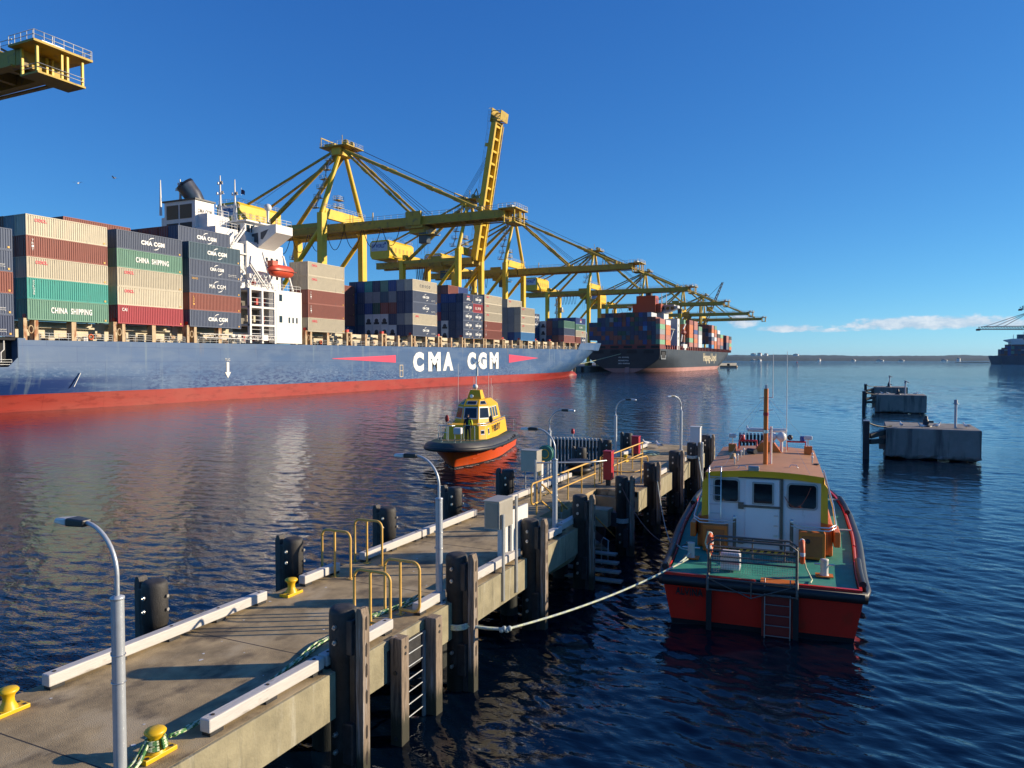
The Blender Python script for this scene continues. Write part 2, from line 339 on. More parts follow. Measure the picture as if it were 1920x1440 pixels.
me = sea_mesh(); me.materials.append(WATER)
wo = bpy.data.objects.new('water', me); COL.objects.link(wo); wo['kind'] = 'structure'; wo['label'] = 'rippled blue harbour water reaching to the far shore'
bed = bpy.data.meshes.new('seabed'); bed.from_pydata([(-14000, -14000, -6), (14000, -14000, -6), (14000, 14000, -6), (-14000, 14000, -6)], [], [(0, 1, 2, 3)]); bed.materials.append(M('seabed_mud', (0.01, 0.02, 0.025), 0.9)); bo = bpy.data.objects.new('seabed', bed); COL.objects.link(bo); bo['kind'] = 'structure'
# ================================================================== JETTY
DZ = 1.95
conc = M('deck_concrete', (0.37, 0.275, 0.145), 0.85, var=0.42, vs=1.5, bump=0.45, bs=60, dirt=(0.14, 0.105, 0.062), ds=(1.1, 0.7, 1), dt=0.52, dw=0.12, dirt2=(0.46, 0.36, 0.215))
conc_f = M('fascia_concrete', (0.29, 0.255, 0.16), 0.85, var=0.25, vs=2, bump=0.4, bs=25, dirt=(0.13, 0.12, 0.08), ds=(0.4, 3.5, 0.5), dt=0.56, dw=0.15, dirt2=(0.42, 0.39, 0.3))
kerb_m = M('white_painted_timber', (0.55, 0.52, 0.48), 0.6, var=0.1, vs=4, bump=0.25, bs=8, dirt=(0.36, 0.33, 0.29), ds=(5, 1.2, 5), dt=0.62, dw=0.07, stretch=(6, 0.7, 6))
pile_m = M('black_pile_coating', (0.040, 0.037, 0.034), 0.62, var=0.35, vs=5, bump=0.5, bs=45, dirt=(0.075, 0.065, 0.055), ds=(2, 2, 0.6), dt=0.56, dw=0.2, tide=(0.55, (0.012, 0.014, 0.010)))
wood_m = M('weathered_timber', (0.25, 0.19, 0.135), 0.85, var=0.45, vs=6, bump=0.8, bs=12, dirt=(0.07, 0.055, 0.045), ds=(9, 9, 0.7), dt=0.56, dw=0.1, stretch=(7, 7, 0.5), dirt2=(0.4, 0.36, 0.33), tide=(0.5, (0.045, 0.042, 0.026)))
bolt_m = M('bolt_steel', (0.6, 0.58, 0.55), 0.35, 0.9, var=0.1)
dark_st = M('dark_steel', (0.035, 0.035, 0.037), 0.5, 0.2, var=0.4, vs=6, bump=0.3)
yel = M('bollard_yellow', (0.72, 0.44, 0.01), 0.42, var=0.08, vs=4, dirt=(0.35, 0.2, 0.02), ds=(8, 8, 8), dt=0.66, dw=0.08)
yrail = M('rail_yellow', (0.72, 0.42, 0.09), 0.5, var=0.14, vs=5, dirt=(0.3, 0.13, 0.03), ds=(7, 7, 4), dt=0.66, dw=0.08)
sh = lambda: random.uniform(-1, 1)
XL, XR, XN = -11.95, -8.0, -9.72           # deck edges and inner edge of the stair notch
S0, S1, SN0, SN1 = -14.0, 46.0, 22.9, 28.9
jet = thing('jetty', 'long grey concrete jetty running from the lower left corner out into the water', 'jetty')
m = MB()
m.box(XL, XR - .03, S0, SN0, DZ - 0.22, DZ); m.box(XL, XN - .03, SN0, SN1, DZ - 0.22, DZ); m.box(XL, XR - .03, SN1, S1, DZ - 0.22, DZ)
m.build('deck', conc, jet)
jm = M('joint_dark', (0.06, 0.05, 0.04), 0.9)
for k in range(11): MB().box(XL + .25, XR - .3 if not (SN0 - 1 < 2.3 + 4 * k < SN1 + 1) else XN - .1, 2.3 + 4 * k, 2.318 + 4 * k, DZ, DZ + 0.003).build('deck_joint', jm, jet)
rr = random.Random(21); spl = M('bird_dropping', (0.6, 0.6, 0.57), 0.9)
for k in range(46):
    x = rr.uniform(XL + .1, XR - .1); y = rr.uniform(5, 45) if k > 14 else rr.uniform(5, 14); 
    if SN0 < y < SN1 and x > XN - .2: continue
    a = rr.random() * 3; s_ = rr.uniform(.012, .035); MB().add([(x + math.cos(q) * s_ * rr.uniform(.6, 1.4), y + math.sin(q) * s_ * rr.uniform(.6, 1.6), DZ + .004) for q in [i * .785 for i in range(8)]], [tuple(range(8))]).build('dropping', spl, jet)
m = MB()                                     # edge beams
for a, b in ((S0, 10.35), (10.95, SN0)): m.box(XR - 0.30, XR + 0.03, a, b, DZ - 0.80, DZ - 0.004)
m.box(XR - 0.30, XR + 0.03, SN1, S1, DZ - 0.80, DZ - 0.004); m.box(XL - 0.03, XL + 0.3, S0, S1, DZ - 0.80, DZ - 0.225)
m.box(XN - 0.3, XN + 0.03, SN0 + 0.36, SN1 - 0.34, DZ - 0.80, DZ - 0.225)
m.box(XN, XR - 0.31, SN1 - 0.33, SN1 - 0.03, DZ - 1.0, DZ - 0.225); m.box(XN, XR - 0.31, SN0 + 0.03, SN0 + 0.33, DZ - 0.9, DZ - 0.225)
m.build('edge_beam', conc_f, jet, 0.012)
m = MB()
for s in [10.75 - 8] + [2.3 + 4 * k for k in range(1, 12)]:
    m.box(XL + 0.31, XR - 0.31, s - 0.35, s + 0.35, DZ - 0.85, DZ - 0.23)
m.prism([(-8.75, DZ - 0.801), (-7.99, DZ - 0.801), (-8.1, DZ - 1.02), (-8.75, DZ - 1.45)], 21.4, 22.7, 'y')
m.build('crosshead', conc_f, jet, 0.01)
for x in (-11.0, -9.0):
    for k in range(11):
        s = 3.0 + 4 * k
        MB().cyl((x, s, -2), (x, s, DZ - 0.86), 0.26, seg=14).build('support_pile', pile_m, jet)
# --- fender piles
def make_pile(right=True):
    t = thing('fender_pile', 'x', 'pile'); sg = 1 if right else -1
    MB().lathe((0, 0, 0), [(0.275, -2.0), (0.275, 2.12), (0.30, 2.13), (0.30, 2.86), (0.285, 2.93), (0.24, 2.96), (0.10, 2.965)], 24).build('steel_pile', pile_m, t)
    m = MB()                                   # channel and saddle between pile and timber
    m.box(*sorted((sg * 0.26, sg * 0.40)), -0.13, 0.13, -2.0, 2.72)
    m.build('spacer', dark_st, t, 0.01)
    m = MB(); m.box(*sorted((sg * 0.20, sg * 0.37)), -0.19, 0.19, 2.2, 2.8); m.box(*sorted((sg * 0.15, sg * 0.39)), -0.24, 0.24, 0.35, 1.05); m.build('saddle', dark_st, t, 0.02)
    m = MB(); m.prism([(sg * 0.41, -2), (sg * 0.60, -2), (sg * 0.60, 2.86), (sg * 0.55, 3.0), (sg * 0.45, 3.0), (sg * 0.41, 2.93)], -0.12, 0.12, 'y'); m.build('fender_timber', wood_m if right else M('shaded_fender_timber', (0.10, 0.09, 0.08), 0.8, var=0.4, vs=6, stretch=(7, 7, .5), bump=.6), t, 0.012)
    m = MB(); m.box(*sorted((-sg * 0.10, -sg * 0.52)), -0.24, 0.24, 1.10, 1.62)       # bracket to the jetty edge
    m.build('bracket', dark_st, t, 0.01)
    m = MB()
    for z in (2.42, 2.68, 0.55, 0.85):
        m.cyl((0.02, -0.27, z), (0.02, -0.34, z), 0.045, seg=8); m.cyl((0.02, -0.34, z), (0.02, -0.38, z), 0.02, seg=6)
    for z in (2.42, 2.68): m.cyl((0.27, 0.10, z), (0.35, 0.10, z), 0.035, seg=8)
    m.build('bolts', bolt_m, t)
    if right:
        m = MB()
        for z in (2.75, 2.3, 1.95, 1.5, 0.9, 0.45): m.prism([(-0.03, z - 0.10), (0.0, z - 0.13), (0.03, z - 0.09), (0.035, z + 0.08), (0.0, z + 0.12), (-0.03, z + 0.07)], 0.603, 0.606, 'x')
        m.build('bolt_recess', M('recess_dark', (0.03, 0.022, 0.018), 0.9, var=0.3), t)
    return t
RP = [(10.21, 3.0), (14.16, 2.98), (18.16, 2.96), (22.06, 2.97), (26.55, 2.93), (30.5, 2.95), (35.0, 2.93), (39.05, 2.92), (43.0, 2.95)]
RPL = ['black pile with pale timber fender right beside the yellow hoops, nearest the camera', 'black pile the pale boat rope is tied to, beside the second lamp post', 'black pile just in front of the white notice boards', 'black pile standing over the timber steps beside the third lamp post', 'black pile in front of the red box, left of the orange boat', 'sixth pile from the camera on the boat side of the jetty', 'seventh pile from the camera on the boat side of the jetty', 'black pile with a rope round it near the orange boat bow', 'tall black pile beside the white box post at the jetty end']
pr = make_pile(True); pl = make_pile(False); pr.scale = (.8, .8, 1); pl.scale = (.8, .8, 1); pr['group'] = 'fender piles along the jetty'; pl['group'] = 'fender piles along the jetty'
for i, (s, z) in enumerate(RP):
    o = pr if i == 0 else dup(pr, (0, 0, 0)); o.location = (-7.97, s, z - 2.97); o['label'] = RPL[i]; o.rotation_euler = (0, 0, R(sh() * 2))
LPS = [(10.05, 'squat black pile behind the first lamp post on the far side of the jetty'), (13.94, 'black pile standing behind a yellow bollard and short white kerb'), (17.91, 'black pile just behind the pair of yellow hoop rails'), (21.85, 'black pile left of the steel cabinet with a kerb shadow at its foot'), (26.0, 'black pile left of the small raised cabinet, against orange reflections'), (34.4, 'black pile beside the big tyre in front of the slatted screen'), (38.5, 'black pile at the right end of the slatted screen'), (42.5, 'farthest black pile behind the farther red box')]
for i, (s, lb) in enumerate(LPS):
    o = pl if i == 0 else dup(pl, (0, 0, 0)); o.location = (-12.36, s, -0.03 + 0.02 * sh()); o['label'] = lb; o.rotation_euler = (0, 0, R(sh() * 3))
# --- white kerb timbers
def kerb(x, a, b, lb, rz=0.0, z=0.0):
    L_ = b - a; t = thing('kerb_timber', lb, 'kerb', (x, a, DZ + z), rz, 'white kerb timbers along the jetty edges')
    m = MB(); m.box(-0.095, 0.095, 0, L_, 0.06, 0.255); m.build('timber', kerb_m, t, 0.02)
    m = MB(); k = max(2, int(L_ / 1.1) + 1)
    for i in range(k): y = 0.15 + (L_ - 0.3) * i / (k - 1); m.box(-0.08, 0.08, y - 0.12, y + 0.12, 0.002, 0.059)
    m.build('spacer_block', dark_st, t)
    m = MB()
    for i in range(k): y = 0.15 + (L_ - 0.3) * i / (k - 1); m.cyl((0, y, 0.254), (0, y, 0.262), 0.03, seg=8)
    m.build('bolt_hole', M('recess_dark', (0.03, 0.022, 0.018), 0.9), t)
kerb(-11.68, 7.45, 12.25, 'long white kerb timber at the near left edge, casting a hard shadow')
kerb(-11.68, 13.45, 14.75, 'short white kerb timber beside the yellow bollard and black pile')
kerb(-11.68, 15.75, 18.5, 'white kerb timber starting behind the rear yellow hoops')
kerb(-11.68, 18.56, 22.0, 'white kerb timber ending beside the steel cabinet on the far edge')
kerb(-11.68, 23.6, 27.5, 'white kerb timber behind the yellow stair railing', z=0.002)
kerb(-11.68, 27.6, 31.0, 'white kerb timber beside the white service post')
kerb(-8.22, 7.45, 9.0 + 0.9, 'white kerb timber at the near right edge, closest to the camera')
kerb(-8.22, 9.96, 11.95, 'white kerb timber between the nearest pile and the ladder')
kerb(-8.22, 12.9, 13.95, 'short white kerb timber at the foot of the second lamp post')
kerb(-8.22, 14.9, 17.9, 'white kerb timber under the steel cabinet posts')
kerb(-8.22, 19.9, 20.85, 'short white kerb timber at the foot of the third lamp post', rz=R(-2))
kerb(-8.22, 20.95, 22.3, 'white kerb timber just before the stair opening', z=0.05)
kerb(-8.22, 31.0, 34.3, 'white kerb timber between the sixth and seventh boat side piles')
kerb(-8.22, 35.5, 38.5, 'far white kerb timber left of the orange boat')
kerb(-11.68, 39.0, 44.0, 'farthest white kerb timber beyond the red boxes')
# --- bollards
def make_bollard():
    t = thing('bollard', 'x', 'bollard')
    MB().lathe((0, 0, 0), [(0.155, 0.075), (0.14, 0.12), (0.10, 0.20), (0.095, 0.28), (0.12, 0.345), (0.165, 0.385), (0.172, 0.41), (0.15, 0.44), (0.06, 0.462), (0.01, 0.465)], 28).build('post', yel, t)
    MB().box(-0.15, 0.15, -0.30, 0.30, 0.002, 0.078).build('base_plate', yel, t, 0.008)
    m = MB()
    for x in (-0.09, 0.09):
        for y in (-0.23, 0.23): m.cyl((x, y, 0.078), (x, y, 0.088), 0.035, seg=10)
    m.build('bolts', dark_st, t); return t
b0 = make_bollard(); b0['group'] = 'yellow mooring bollards'
for i, (x, s, lb, sc) in enumerate(((-11.45, 6.75, 'yellow bollard at the far left edge of the jetty', 1), (-8.42, 6.82, 'yellow bollard wrapped in green rope at the bottom of the picture', 1), (-11.5, 12.9, 'yellow bollard at the foot of a black pile', 1), (-11.3, 22.7, 'yellow bollard half hidden behind the steel cabinet', 1), (-11.0, 37.3, 'small yellow bollard with green rope between the two red boxes', 1), (-8.45, 29.4, 'yellow bollard near the stair opening edge beside the fifth pile', 1))):
    o = b0 if i == 0 else dup(b0, (0, 0, 0)); o.location = (x, s, DZ); o['label'] = lb; o.scale = (0.82,) * 3
# --- lamp posts
lampst = M('lamp_post_steel', (0.46, 0.49, 0.52), 0.38, 0.35, var=0.08, vs=6)
def make_lamp(x, s, dx, dy, lb, arm=0.62, zt=4.2, base=DZ):
    t = thing('street_lamp', lb, 'lamp', (x, s, 0), 0, 'curved lamp posts on the jetty')
    m = MB(); m.cyl((0, 0, base), (0, 0, base + 0.02), 0.14, seg=12); m.tube([(0, 0, base + 0.02), (0, 0, zt)], 0.078, 16); m.lathe((0, 0, zt), [(0.078, 0), (0.085, 0.0), (0.085, 0.03), (0.04, 0.05)], 16); m.build('post', lampst, t)
    m = MB()
    for z in (base + 1.2, base + 1.55): m.tube(arc((0, 0, z), 0.083, 0, 360, 14, ((1, 0, 0), (0, 1, 0))), 0.008, 5); m.bb(-0.09, -0.02, z, 0.03, 0.03, 0.04)
    m.build('band', bolt_m, t)
    ln = math.hypot(dx, dy); dx /= ln; dy /= ln; d = Vector((dx, dy, 0))
    pts = [Vector((0, 0, zt + 0.04)), Vector((0, 0, zt + 0.3))] + arc(d * arm + Vector((0, 0, zt + 0.3)), arm, 180, 97, 10, (d, (0, 0, 1)))
    m = MB(); m.tube(pts, 0.028, 10); m.build('arm', lampst, t)
    e = pts[-1]; m = MB(); m.mx = Matrix.Translation(e) @ Matrix.Rotation(math.atan2(dy, dx), 4, 'Z')
    m.add([(0, -.07, -.05), (0, .07, -.05), (0, .07, .04), (0, -.07, .04), (.30, -.10, -.06), (.30, .10, -.06), (.30, .10, .05), (.30, -.10, .05)], [(0, 1, 2, 3), (7, 6, 5, 4), (0, 4, 5, 1), (1, 5, 6, 2), (2, 6, 7, 3), (3, 7, 4, 0)])
    m.build('lamp_housing', M('lamp_housing_black', (0.02, 0.02, 0.022), 0.35, var=0.2), t, 0.02)
    m = MB(); m.mx = Matrix.Translation(e) @ Matrix.Rotation(math.atan2(dy, dx), 4, 'Z')
    m.add([(.302, -.098, -.055), (.302, .098, -.055), (.302, .098, .045), (.302, -.098, .045), (.58, -.07, -.045), (.58, .07, -.045), (.56, .06, .02), (.56, -.06, .02)], [(0, 1, 2, 3), (7, 6, 5, 4), (0, 4, 5, 1), (1, 5, 6, 2), (2, 6, 7, 3), (3, 7, 4, 0)])
    m.build('lamp_head', M('lamp_head_grey', (0.55, 0.57, 0.6), 0.25, 0.3, var=0.05), t, 0.02)
make_lamp(-8.42, 6.3, -1, 0.0, 'nearest lamp post with black and grey head, rising at the lower left')
make_lamp(-8.2, 13.8, -1, 0.0, 'second lamp post, standing beside the pile with the tied boat rope')
make_lamp(-8.3, 20.75, -1, 0.0, 'third lamp post, standing in front of the yellow stair railing')
make_lamp(-11.85, 29.0, 1, 0.05, 'fourth lamp post, head turned right, beside the green hose reel')
make_lamp(-11.85, 38.3, 1, 0.05, 'fifth lamp post, head turned right, behind the red boxes')
make_lamp(-9.5, 43.5, -0.6, -0.9, 'farthest lamp post with small head turned towards the camera')
# --- yellow hoops at the ladders
def hoop(x, a, b, lb, h=1.12, ax='y', low=0.0, closed=False):
    t = thing('hoop_rail', lb, 'handrail', (x, a, DZ), 0, 'yellow hoop rails at the ladders')
    w = b - a; r = 0.16; U = Vector((0, 1, 0)) if ax == 'y' else Vector((1, 0, 0)); Z = Vector((0, 0, 1))
    p = [Vector((0, 0, 0)), Z * (h - r)] + arc(U * r + Z * (h - r), r, 180, 90, 6, (U, Z)) + arc(U * (w - r) + Z * (h - r), r, 90, 0, 6, (U, Z))
    if low: p += [U * w + Z * (low + r)] + arc(U * (w - r) + Z * (low + r), r, 0, -90, 6, (U, Z)) + [U * (w * 0.45) + Z * low]
    else: p += [U * w]
    MB().tube(p, 0.03, 10).build('hoop', yrail, t)
    MB().cyl(U * w * 0.45, U * w * 0.45 + Z * h, 0.028, seg=8).build('upright', yrail, t)
    m = MB(); m.bb(0, 0, 0.008, 0.16, 0.16, 0.014)
    if not low: m.bb((U * w).x, (U * w).y, 0.008, 0.16, 0.16, 0.014)
    m.bb(*(U * w * 0.45)[:2], 0.008, 0.15, 0.15, 0.014); m.build('foot_plate', yrail, t)
hoop(-11.9, 14.45, 15.3, 'front yellow hoop of the pair on the far edge', ax='x')
hoop(-11.9, 15.75, 16.6, 'rear yellow hoop of the pair on the far edge', ax='x', low=0.0)
hoop(-9.05, 11.95, 12.8, 'front yellow hoop above the ladder, nearest the camera', ax='x', low=0.1)
hoop(-8.95, 12.85, 13.7, 'rear yellow hoop above the ladder, beside the second lamp post', ax='x', low=0.1)
# --- ladder between two timbers
t = thing('ladder', 'steel ladder between two weathered timber posts going down to the water', 'ladder', (-7.82, 12.3, 0))
for y in (-0.62, 0.62):
    MB().box(-0.12, 0.14, y - 0.13, y + 0.13, -0.6 if y < 0 else -0.3, 2.0).build('post', wood_m, t, 0.02)
m = MB(); m.box(-0.14, -0.09, 0.40, 0.47, -0.35, 1.75); m.box(-0.14, -0.09, -0.47, -0.40, -0.35, 1.75); m.build('stile', grey_steel, t)
for k in range(9): MB().cyl((-0.11, -0.47, -0.28 + 0.25 * k), (-0.11, 0.47, -0.28 + 0.25 * k), 0.014, seg=8).build('rung', grey_steel, t)
m = MB()
for y in (-0.62,): m.cyl((0.0, y - 0.131, 1.35), (0.0, y - 0.15, 1.35), 0.04); m.cyl((0.0, y - 0.131, 0.1), (0.0, y - 0.15, 0.1), 0.04)
for z in (1.82, 1.7): m.cyl((0.14, -0.62, z), (0.15, -0.62, z), 0.03); m.cyl((0.14, 0.62, z), (0.15, 0.62, z), 0.03)
m.build('bolts', dark_st, t)
MB().box(-0.2, -0.13, -0.8, 0.8, 1.15, 1.75).build('mount_plate', dark_st, t)
# --- steel cabinet on two legs, notice boards
cab = M('brushed_cabinet', (0.44, 0.41, 0.35), 0.4, 0.35, var=0.08, vs=3)
t = thing('cabinet', 'steel cabinet on two posts bolted to the jetty edge', 'cabinet', (-8.12, 16.35, 0))
MB().box(-0.30, 0.12, 0.0, 0.78, 3.02, 3.70).build('box', cab, t, 0.01)
MB().box(-0.33, 0.125, -0.03, 0.80, 3.702, 3.73).build('roof_plate', cab, t)
MB().box(-0.26, 0.08, -0.014, -0.002, 3.06, 3.66).build('door', M('cabinet_door', (0.36, 0.33, 0.26), 0.45, 0.3, var=0.1), t, 0.005)
for y, z1 in ((0.1, 3.4), (0.86, 3.72)): MB().box(0.151, 0.20, y - 0.04, y + 0.04, 1.25, z1).build('leg', grey_steel, t)
MB().box(0.10, 0.149, 0.79, 0.88, 3.4, 3.46).build('arm', grey_steel, t)
t = thing('notice_board', 'pair of tall white notice boards seen nearly edge on at the jetty edge', 'board', (-8.35, 18.3, 0))
MB().box(-0.03, 0.03, -0.95, -0.35, 2.0, 3.05).build('panel', white, t, 0.005); MB().box(0.06, 0.12, -0.75, 0.3, 2.05, 3.28).build('panel', white, t, 0.005)
for y in (-0.6, 0.2): MB().box(-0.10, -0.05, y - 0.04, y + 0.04, DZ, 3.0).build('leg', grey_steel, t)
MB().box(-0.16, 0.0, -1.02, -0.97, 2.0, 3.05).build('frame', white, t)
t = thing('switch_cabinet', 'smaller raised cabinet on two thin posts above the far kerb', 'cabinet', (-11.85, 26.2, DZ))
MB().box(-0.05, 0.62, 0.0, 0.5, 0.95, 1.75).build('box', cab, t, 0.01); MB().box(-0.07, 0.64, -0.03, 0.53, 1.752, 1.775).build('roof_plate', cab, t)
for x in (0.05, 0.5): MB().cyl((x, 0.2, 0), (x, 0.2, 0.948), 0.03, seg=8).build('leg', grey_steel, t)
t = thing('hose_reel', 'round green hose reel on a bracket beside the raised cabinet', 'hose reel', (-11.6, 28.0, DZ))
m = MB(); m.lathe((0, 0, 1.45), [(0.32, -0.12), (0.34, -0.1), (0.34, -0.06), (0.2, -0.05), (0.2, 0.05), (0.34, 0.06), (0.34, 0.1), (0.32, 0.12)], 20, axis='y'); m.build('drum', M('hose_green', (0.03, 0.17, 0.14), 0.5), t)
MB().cyl((0, 0.16, 0), (0, 0.16, 1.5), 0.05).build('post', grey_steel, t); MB().tube(arc((0, -0.13, 1.45), 0.18, 0, 360, 16, ((1, 0, 0), (0, 0, 1))), 0.02, 6).build('hose', yel, t)
t = thing('service_post', 'white service post with yellow fittings beside the hose reel', 'post', (-11.5, 27.2, DZ))
MB().box(-0.09, 0.09, -0.09, 0.09, 0, 1.15).build('body', white, t, 0.01); MB().box(-0.13, 0.13, -0.12, 0.12, 1.152, 1.24).build('cap', yrail, t)
m = MB()
for z in (0.75, 1.0): m.box(-0.05, 0.05, -0.13, -0.092, z - 0.07, z + 0.06)
m.build('outlet', M('outlet_beige', (0.5, 0.45, 0.2), 0.5), t); MB().box(-0.16, 0.16, -0.16, 0.16, 0.002, 0.03).build('base_plate', grey_steel, t)
# --- stair opening: railing, flight, timber grid steps
t = thing('stair_railing', 'long yellow pipe railing round the stair opening', 'railing', (0, 0, 0))
X = -9.95; Z0 = DZ
m = MB(); m.tube([(X, 36.8, Z0 + 1.1), (X, 31.0, Z0 + 1.1)] , 0.03, 8); m.tube([(X, 36.8, Z0 + 0.55), (X, 31.0, Z0 + 0.55)], 0.025, 8); m.build('rail', yrail, t)
e = [(X, 29.6, Z0 + 1.1), (X, 22.9, Z0 + 1.1)]
lp = arc((X, 22.9, Z0 + 0.95), 0.15, 90, 180, 5, ((0, 1, 0), (0, 0, 1))) + arc((X, 22.9, Z0 + 0.55), 0.15, 180, 270, 5, ((0, 1, 0), (0, 0, 1)))
m = MB(); m.tube(e + [tuple(p) for p in lp] + [(X, 23.3, Z0 + 0.4)], 0.032, 8); m.tube([(X, 29.6, Z0 + 0.55), (X, 23.8, Z0 + 0.55)], 0.026, 8); m.build('rail', yrail, t)
for s in (23.2, 24.7, 26.2, 27.7, 29.3, 31.2, 33.0, 34.9, 36.7): MB().cyl((X, s, Z0), (X, s, Z0 + 1.1), 0.028, seg=8).build('post', yrail, t)
for x2 in (X + 0.22, XR - 0.25):              # sloping rails of the flight, down towards the far end
    p = [(x2, 23.0, Z0 + 0.55), (x2, 23.0, Z0 + 0.95)] + [(x2, 23.15, Z0 + 1.05)] + [(x2, 26.6, Z0 - 0.75), (x2, 27.6, Z0 - 0.75)]
    if x2 < -9: MB().tube(p, 0.03, 8).build('sloping_rail', yrail, t)
    MB().tube([(x2, 23.1, Z0 + 0.5), (x2, 26.6, Z0 - 1.3)], 0.026, 8).build('sloping_rail', yrail, t)
for s in (25.0, 26.6): MB().cyl((X + 0.22, s, Z0 - 1.6), (X + 0.22, s, Z0 + 1.05 - (s - 23.15) * 0.52), 0.028, seg=8).build('post', yrail, t)
t = thing('stair_railing', 'second short yellow railing with a rounded end beside the red box', 'railing', (0, 0, 0))
m = MB(); X2 = -8.9
for z, r in ((1.1, .03), (0.55, .026)): m.tube([(X - 0.0, 30.2, Z0 + z), (X2 + 0.3, 30.4, Z0 + z), (X2 + 0.5, 31.6, Z0 + z)], r, 8)
m.tube(arc((X2 + .5, 31.6, Z0 + 0.82), 0.28, 90, -90, 8, ((0, 1, 0), (0, 0, 1))), 0.03, 8); m.build('rail', yrail, t)
for p in ((X, 30.2), (X2 - 0.4, 30.35), (X2 + 0.45, 31.0)): MB().cyl((*p, Z0), (*p, Z0 + 1.1), 0.028, seg=8).build('post', yrail, t)
for k, s in enumerate((29.9, 30.6)): MB().tube([(X + 0.25 * k, s, Z0 + 0.1), (X + 0.25 * k, s + 0.1, Z0 + 1.15), (X + 0.1, s + 0.25, Z0 + 1.25), (X + .1, s + .5, Z0 + .2)], 0.028, 8).build('brace', yrail, t)
t = thing('stairs', 'weathered timber steps hanging beside a black pile under the deck', 'stairs', (0, 0, 0))
grid = M('step_timber', (0.34, 0.31, 0.26), 0.8, var=0.25, vs=5, bump=0.3)
for k in range(9):
    z = Z0 - 0.2 - 0.2 * k; s = 23.4 + 0.30 * k + (0.7 if k > 5 else 0)
    m = MB()
    for j in range(3): m.box(-9.55, -8.3, s + j * 0.11, s + j * 0.11 + 0.085, z - 0.05, z)
    m.build('tread', grid, t)
for k in range(4):
    m = MB(); z = 0.72 - 0.2 * k
    for j in range(2): m.box(-9.2, -7.35 + 0.16 * k, 23.8 - 0.32 * k + j * 0.15, 23.93 - 0.32 * k + j * 0.15, z - 0.06, z)
    m.build('tread', grid, t)
for x in (-9.6, -8.25): MB().beam((x, 23.3, Z0 - 0.25), (x, 27.2, Z0 - 2.1), 0.06, 0.25).build('stringer', dark_st, t)
MB().tube([(-8.0, 24.3, 0.2), (-8.0, 24.3, 1.0), (-7.9, 24.2, 1.15), (-7.7, 24.1, 1.1), (-7.7, 24.1, 0.3)], 0.02, 6).build('hand_hoop', grey_steel, t)
# --- gate bar, red boxes, tyre, screens, white post
t = thing('gate_bar', 'horizontal grey gate bar with a diagonal stay across the far deck', 'barrier', (0, 0, 0))
MB().tube([(-10.6, 24.6, Z0 + 1.55), (-8.85, 25.6, Z0 + 1.55), (-8.55, 26.5, Z0 + 1.52)], 0.03, 8).build('bar', grey_steel, t); MB().tube([(-10.6, 24.6, Z0 + 0.9), (-9.9, 25.0, Z0 + 1.5)], 0.014, 6).build('stay', grey_steel, t)
MB().cyl((-10.6, 24.6, Z0), (-10.6, 24.6, Z0 + 1.65), 0.045).build('post', grey_steel, t)
redb = M('red_box', (0.42, 0.012, 0.025), 0.4, var=0.08)
for x, s, w, d, h, lb in ((-9.55, 29.9, 0.36, 0.36, 1.42, 'nearer red box standing at the yellow railing end'), (-10.9, 38.9, 0.40, 0.36, 1.15, 'farther red box beyond the yellow bollard')):
    t = thing('red_box', lb, 'box', (x, s, Z0), 0, 'red life ring boxes on the jetty')
    MB().box(-w / 2, w / 2, -d / 2, d / 2, 0.25, h).build('body', redb, t, 0.02); MB().box(-w / 2 - .02, w / 2 + .02, -d / 2 - .02, d / 2 + .02, h + .002, h + 0.04).build('lid', redb, t, 0.01); MB().box(-w / 4, w / 4, -d / 4, d / 4, 0, 0.248).build('stand', dark_st, t)
m = MB()
for k in range(2): m.lathe((0, 0, 0.22 + 0.30 * k), [(0.28, -0.1), (0.5, -0.14), (0.6, -0.06), (0.62, 0.05), (0.5, 0.14), (0.28, 0.1)], 22)
tg = m.build('tyre_fender', black_rub, None, 0); tag(tg, 'black rubber tyre fender lying behind the yellow railing', 'tyre', loc=(-11.75, 32.3, Z0 + .0))
slat = M('screen_slats', (0.02, 0.022, 0.024), 0.7, var=0.3); capm = M('screen_caps', (0.45, 0.46, 0.47), 0.5)
def screen(x0, x1, s, z1, lb, n):
    t = thing('wave_screen', lb, 'screen', (0, 0, 0), 0, 'slatted wave screens')
    for k in range(n):
        x = x0 + (x1 - x0) * (k + 0.5) / n; w = (x1 - x0) / n * 0.62; yy = s + k * 0.02
        p = MB().box(x - w / 2, x + w / 2, yy - 0.05, yy + 0.05, -1, z1 - 0.12).build('slat', slat, t); MB().box(x - w / 2, x + w / 2, yy - 0.06, yy + 0.06, z1 - 0.118, z1).build('slat_cap', capm, p)
        m = MB(); m.box(x + w / 2 + .002, x + w / 2 + 0.02, yy - 0.05, yy + 0.05, 0.4, z1 - .13); m.build('slat_edge', capm, p)
    MB().box(x0, x1, s + 0.35, s + 0.5, z1 - 0.7, z1 - 0.5).build('waler', dark_st, t); MB().box(x0, x1, s + 0.35, s + 0.5, 0.5, 0.75).build('waler', dark_st, t)
screen(-15.7, -12.75, 38.2, 2.95, 'dark slatted wave screen with pale caps left of the jetty end', 15)
screen(-7.2, -5.2, 50.0, 2.5, 'dark slatted screen glimpsed behind the orange boat roof', 9)
t = thing('marker_light', 'small red marker light on top of the slatted screen', 'light', (-14.2, 38.1, 2.95))
MB().cyl((0, 0, 0.002), (0, 0, 0.25), 0.03).build('stalk', grey_steel, t); MB().lathe((0, 0, 0.252), [(0.09, 0), (0.1, 0.1), (0.09, 0.22), (0.03, 0.26)], 12).build('lens', redb, t)
t = thing('utility_post', 'tall square white box post at the end of the jetty', 'post', (-8.35, 42.0, Z0))
